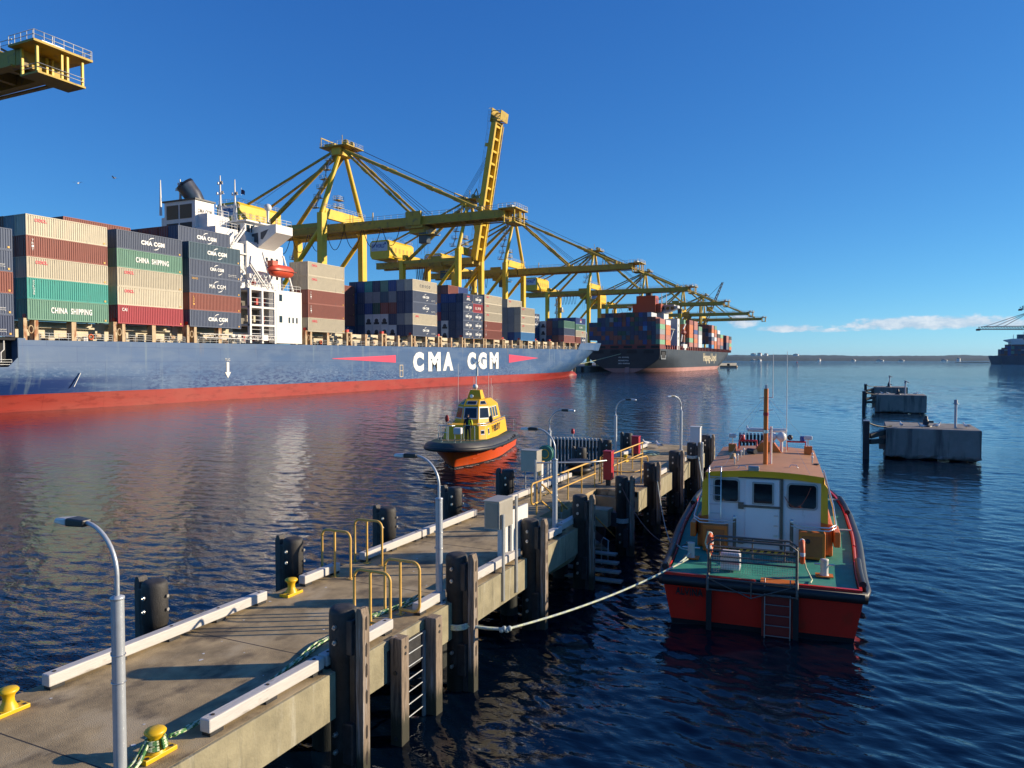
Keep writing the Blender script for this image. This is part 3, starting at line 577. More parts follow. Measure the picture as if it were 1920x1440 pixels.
MB().box(-0.27, 0.27, -0.2, 0.2, 0, 1.5).build('body', white, t, 0.01); MB().box(-0.30, 0.30, -0.23, 0.23, 1.502, 1.55).build('cap', white, t)
t = thing('pipe_post', 'slim grey pipe standing up between the far piles', 'pipe', (-7.35, 38.6, 0)); MB().cyl((0, 0, -1), (0, 0, 2.95), 0.07).build('pipe', grey_steel, t); MB().sphere((0, 0, 2.95), 0.07).build('cap', grey_steel, t)
# --- ropes
def sag(a, b, d, n=30):
    a = Vector(a); b = Vector(b); return [a.lerp(b, i / n) - Vector((0, 0, 4 * d * (i / n) * (1 - i / n))) for i in range(n + 1)]
rope_g = M('green_rope', (0.07, 0.20, 0.06), 0.8, var=0.3, vs=20); rope_w = M('pale_rope', (0.62, 0.66, 0.42), 0.8, var=0.2, vs=20); rope_t = M('rope_white', (0.45, 0.50, 0.45), 0.85, var=0.3, vs=25); rope_d = M('rope_dark', (0.2, 0.1, 0.08), 0.9, var=0.3)
def wig(pts, amp, step=0.06):
    o = []
    for a, b in zip(pts, pts[1:]):
        a = Vector(a); b = Vector(b); n = max(1, int((b - a).length / step))
        for i in range(n): o.append(a.lerp(b, i / n))
    o.append(Vector(pts[-1])); ph = random.random() * 6
    return [p + Vector((math.sin(i * 0.23 + ph) * amp, math.cos(i * 0.17 + ph) * amp, 0)) for i, p in enumerate(o)]
m = MB()
for k in range(3):
    m.tube(wig([(-8.62 - .05 * k, 13.9, Z0 + .03 + .03 * k), (-8.72 - .05 * k, 13.2, Z0 + .03 + .02 * k), (-8.95 - .05 * k, 12.3, Z0 + .03), (-8.95 - .04 * k, 10.8, Z0 + .03), (-8.60, 9.0, Z0 + .03), (-8.5 - .03 * k, 7.6, Z0 + .06), (-8.4 + .05 * k, 7.0, Z0 + .2)], 0.03), 0.022, 6, 0, mi2=1)
for k in range(4): m.tube(arc((-8.42, 6.82, Z0 + .13 + .035 * k), 0.135 - .008 * k, 0, 340, 30, ((1, 0, 0), (0, 1, .1 * (k % 2)))), 0.023, 6, 0, mi2=1)
m.tube(wig([(-8.42, 6.68, Z0 + .2), (-8.32, 6.5, Z0 + .1), (-8.2, 6.2, Z0 + .05), (-8.1, 5.6, Z0 + .03)], .01), 0.026, 6, 0, mi2=1)
m.tube(wig([(-8.46, 6.68, Z0 + .2), (-8.38, 6.5, Z0 + .1), (-8.28, 6.2, Z0 + .05), (-8.2, 5.5, Z0 + .03)], .01), 0.026, 6, 0, mi2=1)
tag(m.build('deck_rope', [rope_g, rope_w]), 'green and pale yellow striped rope lying along the deck to the near bollard', 'rope')
PX, PS = -7.92, 14.16
m = MB()
for k in range(3): m.tube(arc((PX, PS, 1.42 + 0.04 * k), 0.27, 0, 355, 40, ((1, 0, 0), (0, 1, 0.12))), 0.028, 6, 0, mi2=1)
m.tube(wig([(PX + .22, PS - .1, 1.45), (PX + .62, PS + .02, 1.42), (PX + 1.0, PS + .2, 1.38)], .012, .05), 0.034, 6, 0, mi2=1)
for k in range(4): m.sphere((PX + .95 + .05 * k, PS + .18 + .03 * k, 1.37 + .03 * (k % 2)), 0.06, 8, 6)
m.tube(sag((PX + 1.0, PS + .2, 1.38), (-4.35, 20.9, 1.62), 0.17, 90), 0.027, 6, 0, mi2=1)
tag(m.build('mooring_rope', [rope_t, rope_w]), 'thick pale mooring rope sagging from the pile to the orange boat stern', 'rope')
m = MB(); m.tube(sag((-8.05, 26.5, 2.75), (-4.9, 23.2, 1.45), 0.75, 50), 0.017, 5); tag(m.build('mooring_line', rope_d), 'thin reddish line sagging from the fifth pile to the orange boat', 'rope')
m = MB(); m.tube(sag((-7.6, 30.4, 2.2), (-4.9, 23.4, 1.5), 1.25, 50), 0.018, 5); tag(m.build('mooring_line', rope_t), 'thin grey line sagging deepest between the piles and the orange boat', 'rope')
m = MB(); m.tube(sag((-7.6, 39.0, 2.2), (-5.6, 31.2, 1.55), 0.5, 40), 0.03, 6)
for k in range(3): m.tube(arc((-7.92, 39.05, 2.15 + .05 * k), 0.27, 0, 355, 24, ((1, 0, 0), (0, 1, 0.15))), 0.03, 6)
tag(m.build('mooring_line', rope_t), 'white line from the far pile down to the orange boat side', 'rope')
m = MB()
for k in range(5): m.tube(arc((-7.92, 26.55, 1.25 + .035 * k), 0.26, 0, 355, 24, ((1, 0, 0), (0, 1, 0.1))), 0.016, 5)
tag(m.build('rope_turns', rope_t), 'thin rope wound round the fifth black pile', 'rope')
m = MB()
for k in range(9): m.tube(arc((-10.6 + 0.5 * sh(), 40.6 + 0.6 * sh(), Z0 + .04 + .01 * k), 0.22 + 0.06 * random.random(), 0, 330, 20, ((1.5, 0, 0), (0, 1.5, 0))), 0.03, 5)
tag(m.build('rope_heap', M('pale_green_rope', (0.35, 0.48, 0.38), 0.8, var=0.3)), 'untidy heap of pale green rope on the far end of the deck', 'rope')
# ================================================================== QUAY
qm = M('quay_concrete', (0.22, 0.21, 0.19), 0.9, var=0.25, vs=0.3)
qo = MB().box(-420, -147, -60, 1000, -3, 3.4).build('quay', qm); qo['kind'] = 'structure'; qo['label'] = 'concrete container wharf behind the ships'
for k in range(5): tag(MB().box(-146.9, -146.2, 356 + 13 * k, 359 + 13 * k, 0.2, 3.2).build('wharf_fender', black_rub), '%s black wharf fender from the left in the gap between the two ships' % ORD[k], 'fender', 'fenders on the quay wall')
# ================================================================== CONTAINERS
CT = {}
def cmat(c):
    nm = 'container_%s' % c; col = CC[c]
    return M(nm, col, 0.62, 0, var=0.09, vs=0.6, rnd=0.10, dirt=tuple(x * 0.55 + 0.03 for x in col), ds=(2.0, 1.6, 0.35), dt=0.60, dw=0.12, dirt2=(min(1, col[0] * 1.15 + .02), min(1, col[1] * 1.15 + .02), min(1, col[2] * 1.15 + .02)))
CC = dict(cream=(0.52, 0.46, 0.34), maroon=(0.24, 0.065, 0.045), navy=(0.026, 0.045, 0.105), slate=(0.06, 0.085, 0.145), teal=(0.03, 0.30, 0.25), green=(0.11, 0.25, 0.18), red=(0.34, 0.03, 0.045), blue=(0.02, 0.06, 0.22), grey=(0.24, 0.26, 0.27), reefer=(0.62, 0.62, 0.6), orange=(0.48, 0.14, 0.04), salmon=(0.36, 0.14, 0.11), sky=(0.06, 0.24, 0.48), dkteal=(0.03, 0.08, 0.12), black=(0.02, 0.02, 0.025), pgreen=(0.16, 0.36, 0.21), dkgreen=(0.015, 0.075, 0.05), brown=(0.16, 0.06, 0.04), white=(0.55, 0.57, 0.6))
CN = dict(cream='cream', maroon='maroon', navy='dark navy', slate='slate blue', teal='turquoise green', green='sage green', red='red', blue='blue', grey='grey', reefer='white refrigerated', orange='orange', salmon='salmon pink', sky='sky blue', dkteal='dark teal', black='black', pgreen='light green', dkgreen='dark green', brown='brown', white='pale grey')
rod = M('locking_rods', (0.30, 0.31, 0.32), 0.5, 0.4)
reef = M('reefer_unit', (0.05, 0.05, 0.055), 0.6, var=0.4, vs=3)
def ctmpl(L_, H, near, reefer=False):
    k = (L_, H, near, reefer)
    if k in CT: return CT[k]
    m = MB(); w = 2.438; g = 0.03
    m.box(-w / 2 + .06, w / 2 - 0.09 if near else w / 2, 0.06, L_ - .06, 0.10, H - 0.08)
    if near:                                  # corrugated starboard side, frame rails and posts
        n = int(L_ / 0.325); y0 = 0.14; y1 = L_ - 0.14; vs = []; fs = []
        for i in range(n):
            p = (y1 - y0) / n; a = y0 + i * p
            for t, d in ((0.0, 0), (0.25, 0), (0.42, 1), (0.75, 1), (0.92, 0)):
                x = w / 2 - 0.012 - d * 0.07
                vs += [(x, a + t * p, 0.16), (x, a + t * p, H - 0.12)]
        vs += [(w / 2 - .012, y1, .16), (w / 2 - .012, y1, H - .12)]
        fs = [(2 * i, 2 * i + 2, 2 * i + 3, 2 * i + 1) for i in range(len(vs) // 2 - 1)]; m.add(vs, fs)
        m.box(w / 2 - .059, w / 2, 0.13, L_ - .13, 0, 0.16); m.box(w / 2 - .059, w / 2, .13, L_ - .13, H - .12, H)
    for x in (-w / 2, w / 2 - 0.13):
        for y in (0, L_ - 0.13): m.box(x, x + 0.13, y, y + 0.13, 0, H)
    m.box(-w / 2 + .13, w / 2 - .13, 0.0, 0.1, 0, 0.16); m.box(-w / 2 + .13, w / 2 - .13, 0, .1, H - .12, H - .002)
    if reefer:
        m.box(-w / 2 + 0.2, w / 2 - 0.2, -0.02, 0.08, 0.2, H - 0.2); m.lathe((0, -0.03, H * 0.40), [(0.55, 0), (0.6, -0.01), (0.3, -0.02)], 14, 1, 'y'); m.box(-0.85, 0.85, -0.03, 0.0, 0.25, 0.8, 1)
    elif near:
        for x in (-0.85, -0.35, 0.35, 0.85): m.cyl((x, 0.03, 0.12), (x, 0.03, H - 0.1), 0.022, seg=5, mi=1)
        m.box(-0.012, 0.012, 0.045, 0.062, 0.15, H - 0.1, 1)
    me = m.mesh('shipping_container', [cmat('cream'), reef if reefer else rod]); CT[k] = me; return me
tw = M('lettering_white', (0.75, 0.75, 0.72), 0.5, var=0.03); tr = M('lettering_red', (0.55, 0.03, 0.05), 0.5, var=0.05); tb = M('lettering_dark', (0.03, 0.04, 0.06), 0.5); ty = M('lettering_yellow', (0.7, 0.36, 0.03), 0.5)
NCT = [0]; USED = {}; BULK = MB(); BCOL = {}
def swoosh(o, cx, cz, sc, L_):
    X = 1.2252; m = MB()
    for sg in (1, -1):
        vs = []
        for i in range(9):
            t = i / 8; a = R(88 + 62 * t) if sg > 0 else R(-92 + 62 * t * 1.0)
            r = 1.35 * sc; wd = 0.085 * sc * math.sin(math.pi * min(1, 0.1 + t * 0.9)) + .01
            for q in (-wd, wd): vs.append((X, cx + (r + q) * math.cos(a) * 1.0, cz + (r + q) * math.sin(a) * 0.80))
        m.add(vs, [(2 * i, 2 * i + 1, 2 * i + 3, 2 * i + 2) for i in range(8)])
    me = TXT.get(('sw', cx, cz, sc))
    if me is None: me = m.mesh('emblem', [tw]); TXT[('sw', cx, cz, sc)] = me
    link(me, 'emblem', o)
def container(x, y, z, c, label, mark=None, L_=12.19, H=2.89, near=True, group='containers on the blue ship', jit=0.02):
    if NCT[0] >= 298:
        k_ = BCOL.setdefault(c, len(BCOL)); BULK.box(x - 1.2, x + 1.2, y, y + L_, z, z + H - .03, k_); return None
    o = bpy.data.objects.new('shipping_container', ctmpl(L_, H, near, c == 'reefer')); COL.objects.link(o)
    o.location = (x + random.uniform(-jit, jit), y + random.uniform(-jit, jit), z)
    o.material_slots[0].link = 'OBJECT'; o.material_slots[0].material = cmat(c)
    if len(label.replace(',', ' ').split()) > 16: label = label.replace(' in the ', ' ').replace(' with ', ', ').replace(' of the ', ' of ')
    if len(label.replace(',', ' ').split()) > 16: label = label.replace(' lettering', ' letters').replace('second row behind the ', 'second row, ')
    assert label not in USED and len(label.replace(',', ' ').split()) <= 16, label
    USED[label] = 1; tag(o, label, 'container', group); NCT[0] += 1
    X = 1.2255; s = L_ / 12.19; hs_ = H / 2.89
    if mark == 'cma':
        w = 4.4 if s > .8 else 3.6; put_text('CMA CGM', w, 0.72, tw, (X, L_ / 2 - w / 2 + (.4 * s), H / 2 - 0.36), FACE_X, o, 0.055); swoosh(o, L_ / 2 + .4 * s + 0.2, H / 2, 0.85 * hs_, L_)
    elif mark == 'cmas':
        put_text('CMA CGM', 3.1, 0.6, tw, (X, L_ / 2 - 1.3, H / 2 - 0.2), FACE_X, o, 0.045, key='s'); swoosh(o, L_ / 2 + 0.5, H / 2 + .05, 0.78, L_)
        put_text('eco container', 1.9, 0.2, tw, (X, L_ - 2.9, 0.85), FACE_X, o); put_text('bamboo flooring', 1.9, 0.2, tw, (X, L_ - 2.9, 0.55), FACE_X, o)
    elif mark == 'ma': put_text('MA CGM', 3.7, 0.72, tw, (X, L_ / 2 - 1.5, H / 2 - 0.36), FACE_X, o, 0.02); swoosh(o, L_ / 2 + 0.5, H / 2, 0.85, L_); put_text('seaco', 1.3, 0.32, ty, (X, 0.5, H - 0.55), FACE_X, o)
    elif mark == 'oocl': put_text('OOCL', 1.7, 0.5, tr, (X, 1.2, H - 0.95), FACE_X, o, 0.06)
    elif mark == 'china': put_text('CHINA  SHIPPING', 6.2, 0.85, tw, (X, 3.3, H / 2 - 0.4), FACE_X, o, 0.03)
    elif mark == 'cosco': put_text('C O S C O', 5.2, 0.75, tb, (X, 3.4, H / 2 - 0.4), FACE_X, o, 0.03)
    elif mark == 'apl': put_text('APL', 2.2, 0.75, tw, (X, L_ / 2 - 1.1, H / 2 - 0.6), FACE_X, o, 0.03); link(MB().prism([(L_ / 2 - 0.9, H / 2 + .35), (L_ / 2 + .9, H / 2 + .35), (L_ / 2 + .7, H / 2 + .7), (L_ / 2 - .7, H / 2 + .7)], 1.22, X, 'x').mesh('emblem', [tr]), 'emblem', o)
    elif mark == 'cai': put_text('CAI', 0.9, 0.5, tw, (X, 0.7, H - 0.95), FACE_X, o, 0.02)
    elif mark == 'vert':
        for q in range(4): put_text('TRITN'[q], 0.3, 0.3, tw, (X, 0.75, H - 0.75 - 0.42 * q), FACE_X, o)
    elif mark == 'vertc':
        for q, ch in enumerate('CCLU45'): put_text(ch, 0.26, 0.26, tw, (X, 0.8, H - 0.6 - 0.34 * q), FACE_X, o)
    elif mark == 'dots':
        for q, ch in enumerate('L0P1'): put_text(ch, 0.3, 0.3, ty, (X, 0.75, H - 0.8 - 0.42 * q), FACE_X, o)
    elif mark == 'hl': put_text('Hapag-Lloyd', 3.6, 0.8, tb, (X, L_ / 2 - 1.8, H / 2 - 0.4), FACE_X, o, 0.02)
    elif mark == 'w': put_text('1 L V B', 3.4, 0.8, tw, (X, L_ / 2 - 1.7, H / 2 - 0.4), FACE_X, o, 0.03)
    if near and mark:
        p = MB().box(1.2195, X, L_ - 0.62, L_ - 0.36, 0.25, 0.5)
        me = TXT.get(('yl', L_))
        if me is None: me = p.mesh('safety_label', [ty]); TXT[('yl', L_)] = me
        link(me, 'safety_label', o)
    return o
TN = ['top', 'second', 'third', 'fourth', 'bottom', 'sixth']
def tname(i, n): return 'top' if i == 0 else ('bottom' if i == n - 1 else ORD[i] + ' from top')
MK = dict(cma=' with white lettering', cmas=' with small white lettering', ma=' with partly missing lettering', oocl=' with red lettering', china=' with large white lettering', cosco=' with dark lettering', apl=' with red emblem', cai=' with short white lettering', vert='', vertc='', dots='', hl='', w='')
RX = lambda r: -104.0 - 1.22 - 2.5 * r       # centre of container row r counted from the water side
def stack(x, y, z0, seq, where, L_=12.19, H=2.89, gap=0.015, near=True, group='containers on the blue ship'):
    """seq lists colour[:mark] from the top down"""
    n = len(seq)
    for i, sq in enumerate(seq):
        c, _, mk = sq.partition(':'); z = z0 + (n - 1 - i) * (H + gap)
        lb = '%s container%s, %s, %s' % (CN[c], MK.get(mk, '') if near else '', tname(i, n), where)
        container(x, y, z, c, lb, mk or None, L_, H, near, group)
def Z1(s): return 12.78 + (s - 65) * 0.0062
stack(RX(0), 50.9, 10.35, ['slate:w', 'slate:cmas', 'maroon:dots', 'slate:cmas', 'navy:cmas'], 'in the stack cut by the left picture edge')
stack(RX(0), 64.95, Z1(65), ['cream:oocl', 'maroon:vert', 'cream:oocl', 'teal:vertc', 'green:china'], 'in the first full stack from the left')
stack(RX(0), 78.75, Z1(79), ['slate:cma', 'green:china', 'cream:oocl', 'cream:oocl', 'red:cai'], 'in the second full stack from the left')
stack(RX(0), 92.35, Z1(92), ['dkteal:cma', 'slate:cmas', 'slate:ma', 'maroon:dots', 'slate:cma'], 'in the stack left of the white tower', L_=11.6)
stack(RX(0), 122.5, Z1(122), ['cream:oocl', 'cream:oocl', 'maroon:vert', 'maroon:vert', 'cream:oocl'], 'in the stack right of the white tower', L_=12.0)
stack(RX(0), 162.3, Z1(162), ['cream:cosco', 'slate:cmas', 'slate:cmas', 'cream:oocl', 'slate:cmas'], 'in the stack above the letter C', L_=12.0)
stack(RX(0), 189.0, 13.5, ['navy:apl', 'slate:cma', 'slate:cma', 'slate:cma', 'slate:cma'], 'left column of the short container pair', L_=6.0, H=2.57)
stack(RX(0), 195.05, 13.5, ['slate:cma', 'red:w', 'slate:cma', 'slate:cma', 'slate:cma'], 'right column of the short container pair', L_=6.0, H=2.57)
stack(RX(0), 202.4, 13.65, ['cream:oocl', 'cream:oocl', 'cream:oocl', 'maroon:vert', 'maroon:vert'], 'in the stack above the final letter M', L_=12.0, H=2.68)
stack(RX(0), 229.0, 13.8, ['cream:oocl', 'cream:oocl', 'cream:oocl', 'sky'], 'in the four high stack nearer the bow', H=2.8, L_=11.8)
stack(RX(0), 269.2, 13.95, ['green', 'slate', 'salmon'], 'in the three high stack near the bow', H=2.8, L_=11.8)
stack(RX(0), 282.2, 14.0, ['blue:apl', 'green:w'], 'above the short pairs nearest the bow', H=2.55, L_=11.8)
for o in list(COL.objects):
    if o.get('label', '').endswith('above the short pairs nearest the bow'): o.location.z += 5.12
stack(RX(0), 282.2, 14.0, ['cream', 'maroon'], 'short left column under the bow containers', H=2.55, L_=5.9)
stack(RX(0), 288.15, 14.0, ['cream:oocl', 'slate:cma'], 'short right column under the bow containers', H=2.55, L_=5.9)
# rows further inboard that show above or between the outer stacks
rc = lambda *a: random.choice(a)
def inner(y, r, z0, seq, where, **k): stack(RX(r), y, z0, seq, where, **k)
pal = ['navy', 'blue', 'maroon', 'dkteal', 'navy', 'brown', 'navy', 'slate', 'dkgreen', 'black']
def rnd(n): return [random.choice(pal) for _ in range(n)]
inner(64.95, 1, Z1(65), ['grey', 'maroon', 'grey', 'dkteal', 'dkteal'], 'second row behind the first full stack')
for r in (2, 3): inner(64.95, r, Z1(65) + 11.65, ['brown' if r == 2 else 'navy'], 'row %s in at the left picture edge' % ORD[r])
for r, q in ((1, ['navy', 'grey', 'cream', 'dkteal', 'brown']),): inner(78.75, r, Z1(79), q, 'second row behind the second full stack')
for r in range(2, 9): inner(78.75, r, Z1(79) + 11.65, (['navy'] if r < 4 else [rc('maroon', 'brown')] if r % 2 else ['navy']), '%s row in on the second bay' % ORD[r])
for r in (5, 6): inner(78.75, r, Z1(79) + 14.56, ['maroon'], 'raised in the %s row of the second bay' % ORD[r])
inner(92.35, 1, Z1(92), ['slate:cma', 'navy', 'navy', 'navy', 'brown', 'navy'], 'second row behind the stack left of the tower', L_=11.6)
for r in range(2, 10): inner(92.35, r, Z1(92) + 14.56, [rc('navy', 'maroon', 'brown', 'navy')], '%s row in beside the tower' % ORD[r], L_=11.6)
for r in (1,): inner(122.5, r, Z1(122), ['cream', 'cream', 'maroon', 'maroon', 'cream'], 'second row behind the stack right of the tower', L_=12.0)
inner(149.3, 7, Z1(149) + 0.2, ['slate', 'maroon:dots', 'slate:cma', 'slate:cma', 'slate:cma'], 'left column of the inboard short pair', L_=6.0, H=2.6)
inner(155.4, 7, Z1(149) + 0.2, ['maroon:vert', 'maroon:dots', 'maroon:vert', 'maroon', 'navy:cma'], 'right column of the inboard short pair', L_=6.0, H=2.6)
grid = [['navy', 'navy', 'navy', 'navy', 'navy'], ['grey', 'navy', 'navy', 'grey', 'navy'], ['blue', 'grey', 'maroon', 'navy', 'reefer'], ['green', 'dkteal', 'maroon', 'reefer', 'reefer'], ['navy', 'grey', 'dkgreen', 'reefer', 'reefer'], ['teal', 'grey', 'blue', 'reefer', 'reefer'], ['blue', 'navy', 'navy', 'dkteal', 'navy'], ['navy', 'blue', 'navy', 'navy', 'navy']]
for r in range(1, 8): inner(162.3, r, Z1(162), grid[r], '%s row in on the bay of dark ends' % ORD[r], L_=12.0)
g2 = [None, ['blue', 'navy', 'navy', 'navy', 'navy'], ['blue', 'navy', 'navy', 'reefer', 'reefer'], ['maroon', 'blue', 'red', 'navy', 'navy'], ['maroon', 'green', 'navy', 'navy', 'navy'], ['navy', 'navy', 'navy', 'navy', 'brown']]
for r in range(1, 6): inner(189.0, r, 13.5, g2[r], '%s row in behind the short container pair' % ORD[r], L_=6.0, H=2.57)
for r, a, b in ((1, 'maroon', None), (1, 'blue', None)): pass
for k, (r, c) in enumerate(((2, 'maroon'), (3, 'brown'), (4, 'navy'), (5, 'maroon'))): inner(189.0 + 0.02, r, 13.5 + 5 * 2.585, [c], 'topping the %s row of the short pair' % ORD[r], L_=6.0, H=2.57)
inner(195.05, 2, 13.5 + 5 * 2.585, ['blue'], 'topping the short pair on its forward side', L_=6.0, H=2.57)
inner(202.4, 1, 13.65, ['cream', 'cream', 'navy', 'navy', 'navy'], 'second row behind the stack above letter M', L_=12.0, H=2.68)
for r in (1, 2): inner(229.0, r, 13.8, [['grey', 'grey', 'grey', 'blue'], ['grey', 'grey', 'grey', 'grey']][r - 1], '%s row in near the bow' % ORD[r], L_=11.8, H=2.8)
for r in (2, 3): inner(229.0, r, 13.8 + (2.815 * 4), ['cream:oocl' if r == 2 else 'grey'], 'topmost in the %s row near the bow' % ORD[r], H=2.8, L_=11.8)
inner(229.0, 3, 13.8, ['grey', 'grey', 'dkteal', 'navy'], 'fourth row in near the bow', L_=11.8, H=2.8)
inner(256.5, 4, 14.0, ['maroon', 'slate:cma', 'navy', 'navy'], 'left of the pair seen past the bow stack', L_=6.0, H=2.75)
inner(262.6, 4, 14.0, ['slate:cma', 'slate:cma', 'navy', 'navy'], 'right of the pair seen past the bow stack', L_=6.0, H=2.75)
for r, q in ((1, ['dkteal', 'navy', 'brown']), (2, ['maroon', 'maroon', 'navy']), (3, ['reefer', 'reefer', 'reefer']), (4, ['reefer', 'reefer', 'reefer']), (5, ['reefer', 'reefer', 'reefer'])): inner(269.2, r, 13.95, q, '%s row in at the three high bow stack' % ORD[r], H=2.8, L_=11.8)
for r in (1, 2, 3, 4): inner(282.2, r, 14.0 + 7.65, ['blue' if r % 2 else 'navy'], '%s row in, top of the bow end bay' % ORD[r], H=2.55, L_=11.8)
# ================================================================== BLUE SHIP
def hull(name, stations, zs, hb, cx, y_end, mats, zmat, stern=None):
    """hb(u, z) -> (half breadth, y); levels in zs; closed top"""
    m = MB(); nl = len(zs); ns = len(stations); vs = []
    for z in zs:
        for u in stations: h, y = hb(u, z); vs.append((cx + h, y, z))
    for z in zs:
        for u in stations: h, y = hb(u, z); vs.append((cx - h, y, z))
    o = nl * ns
    for l in range(nl - 1):
        for i in range(ns - 1):
            a = l * ns + i; m_ = zmat((zs[l] + zs[l + 1]) / 2)
            m.mi += [m_, m_]; m.sm += [True, True]
            m.f += [(a, a + 1, a + ns + 1, a + ns), (o + a, o + a + ns, o + a + ns + 1, o + a + 1)]
        a = l * ns; m.f.append((a, a + ns, o + a + ns, o + a)); m.mi.append(zmat((zs[l] + zs[l + 1]) / 2)); m.sm.append(False)
    t = (nl - 1) * ns; extra = len(vs); vs += [vs[t + i] for i in range(ns)] + [vs[o + t + i] for i in range(ns)]; t = extra; o = ns
    for i in range(ns - 1): m.f.append((t + i, t + i + 1, o + t + i + 1, o + t + i)); m.mi.append(2); m.sm.append(False)
    m.v = vs; return m
def ship_paint(name, c, c_dark, c_light, red=False, ss=1.0):
    m = bpy.data.materials.new(name); m.use_nodes = True; t = m.node_tree; n = t.nodes; l = t.links; b = n['Principled BSDF']; b.inputs['Roughness'].default_value = 0.5; b.inputs['Specular IOR Level'].default_value = 0.3
    tcn = n.new('ShaderNodeTexCoord')
    def noise(sc, det, rough=0.6, off=0, dist=0):
        mp = n.new('ShaderNodeMapping'); mp.inputs['Scale'].default_value = sc; mp.inputs['Location'].default_value = (off, off, off); l.new(tcn.outputs['Object'], mp.inputs[0])
        q = n.new('ShaderNodeTexNoise'); q.inputs['Scale'].default_value = 1; q.inputs['Detail'].default_value = det; q.inputs['Roughness'].default_value = rough; q.inputs['Distortion'].default_value = dist; l.new(mp.outputs[0], q.inputs['Vector']); return q.outputs[0]
    def ramp(f, a, bb, c0=(0, 0, 0, 1), c1=(1, 1, 1, 1)):
        r = n.new('ShaderNodeValToRGB'); r.color_ramp.elements[0].position = a; r.color_ramp.elements[1].position = bb; r.color_ramp.elements[0].color = c0; r.color_ramp.elements[1].color = c1; l.new(f, r.inputs[0]); return r.outputs[0]
    def mix(f, a, bb):
        x = n.new('ShaderNodeMixRGB')
        if isinstance(f, float): x.inputs[0].default_value = f
        else: l.new(f, x.inputs[0])
        for i, v in ((1, a), (2, bb)):
            if isinstance(v, tuple): x.inputs[i].default_value = (*v, 1)
            else: l.new(v, x.inputs[i])
        return x.outputs[0]
    def mul(a, v, op='MULTIPLY'):
        x = n.new('ShaderNodeMath'); x.operation = op; l.new(a, x.inputs[0])
        if isinstance(v, float): x.inputs[1].default_value = v
        else: l.new(v, x.inputs[1])
        return x.outputs[0]
    sp = n.new('ShaderNodeSeparateXYZ'); l.new(tcn.outputs['Object'], sp.inputs[0])
    cur = mix(ramp(noise((0.02, 0.03, 0.15), 5), 0.35, 0.65), c, tuple(x * 1.25 for x in c))
    # chalky fading grows towards the stern
    mr = n.new('ShaderNodeMapRange'); mr.inputs[1].default_value = 40 * ss; mr.inputs[2].default_value = 150 * ss; mr.inputs[3].default_value = 0.75; mr.inputs[4].default_value = 0.12; l.new(sp.outputs[1], mr.inputs[0])
    cur = mix(mul(mr.outputs[0], ramp(noise((.1, 0.05, 0.25), 6), 0.25, 0.7)), cur, c_light)
    # plate-shaped scuffs: blocky patches of rubbed and of fresh paint
    bk = n.new('ShaderNodeTexBrick'); mp = n.new('ShaderNodeMapping'); mp.inputs['Rotation'].default_value = (0, R(90), R(90)); l.new(tcn.outputs['Object'], mp.inputs[0])
    cx = n.new('ShaderNodeCombineXYZ'); l.new(sp.outputs[1], cx.inputs[0]); l.new(sp.outputs[2], cx.inputs[1]); l.new(cx.outputs[0], bk.inputs['Vector'])
    bk.inputs['Scale'].default_value = 1.0; bk.inputs['Brick Width'].default_value = 9.0; bk.inputs['Row Height'].default_value = 2.3; bk.inputs['Mortar Size'].default_value = 0.035; bk.inputs['Color1'].default_value = (0.25, .25, .25, 1); bk.inputs['Color2'].default_value = (0.85, .85, .85, 1); bk.inputs['Mortar'].default_value = (0, 0, 0, 1); bk.inputs['Mortar Smooth'].default_value = 0.3
    cur = mix(mul(bk.outputs[0], 0.22), cur, c_light)
    cur = mix(mul(bk.outputs[1], 0.5), cur, c_dark)
    cur = mix(mul(ramp(noise((.2, 0.16, 0.55), 4, 0.5, 21), 0.46, 0.60), 0.30), cur, c_light)
    low = n.new('ShaderNodeMapRange'); low.inputs[1].default_value = 7.5; low.inputs[2].default_value = 3.0; l.new(sp.outputs[2], low.inputs[0])
    if not red:
        cur = mix(mul(mul(ramp(noise((.3, 0.8, 2.6), 8, 0.7, 3), 0.49, 0.53), low.outputs[0]), mul(ramp(noise((.1, 0.05, 0.12), 4, 0.6, 31), 0.44, 0.56), 0.9)), cur, c_dark)
        cur = mix(mul(mul(ramp(noise((.3, 1.1, 3.2), 8, 0.75, 11), 0.54, 0.57), low.outputs[0]), mul(ramp(noise((.1, 0.06, 0.15), 4, 0.6, 41), 0.46, 0.58), 0.9)), cur, tuple(x * 1.25 for x in c_light))
        fr = n.new('ShaderNodeMapRange'); fr.inputs[1].default_value = 85.0; fr.inputs[2].default_value = 70.0; l.new(sp.outputs[1], fr.inputs[0]); f2 = n.new('ShaderNodeMapRange'); f2.inputs[1].default_value = 5.0; f2.inputs[2].default_value = 4.3; l.new(sp.outputs[2], f2.inputs[0])
        cur = mix(mul(mul(fr.outputs[0], f2.outputs[0]), ramp(noise((.1, .1, .8), 5), 0.3, 0.5)), cur, c_dark)
        cur = mix(mul(ramp(noise((.2, 0.7, 0.05), 5, 0.6, 5), 0.58, 0.72), 0.45), cur, tuple(min(1, x * 1.1 + 0.03) for x in (c_light[0], c_light[1], c_light[2] * 0.8)))
        up = n.new('ShaderNodeMapRange'); up.inputs[1].default_value = 7.5; up.inputs[2].default_value = 11; l.new(sp.outputs[2], up.inputs[0])
        cur = mix(mul(mul(ramp(noise((.2, 1.1, 0.06), 6, 0.6, 9), 0.60, 0.70), up.outputs[0]), 0.6), cur, (0.20, 0.14, 0.075))
    else:
        cur = mix(mul(ramp(noise((.2, 0.25, 1.0), 7, 0.7, 5), 0.52, 0.62), 0.5), cur, c_dark)
        cur = mix(mul(ramp(noise((.2, 0.9, 0.08), 6, 0.6, 9), 0.62, 0.7), 0.4), cur, c_light)
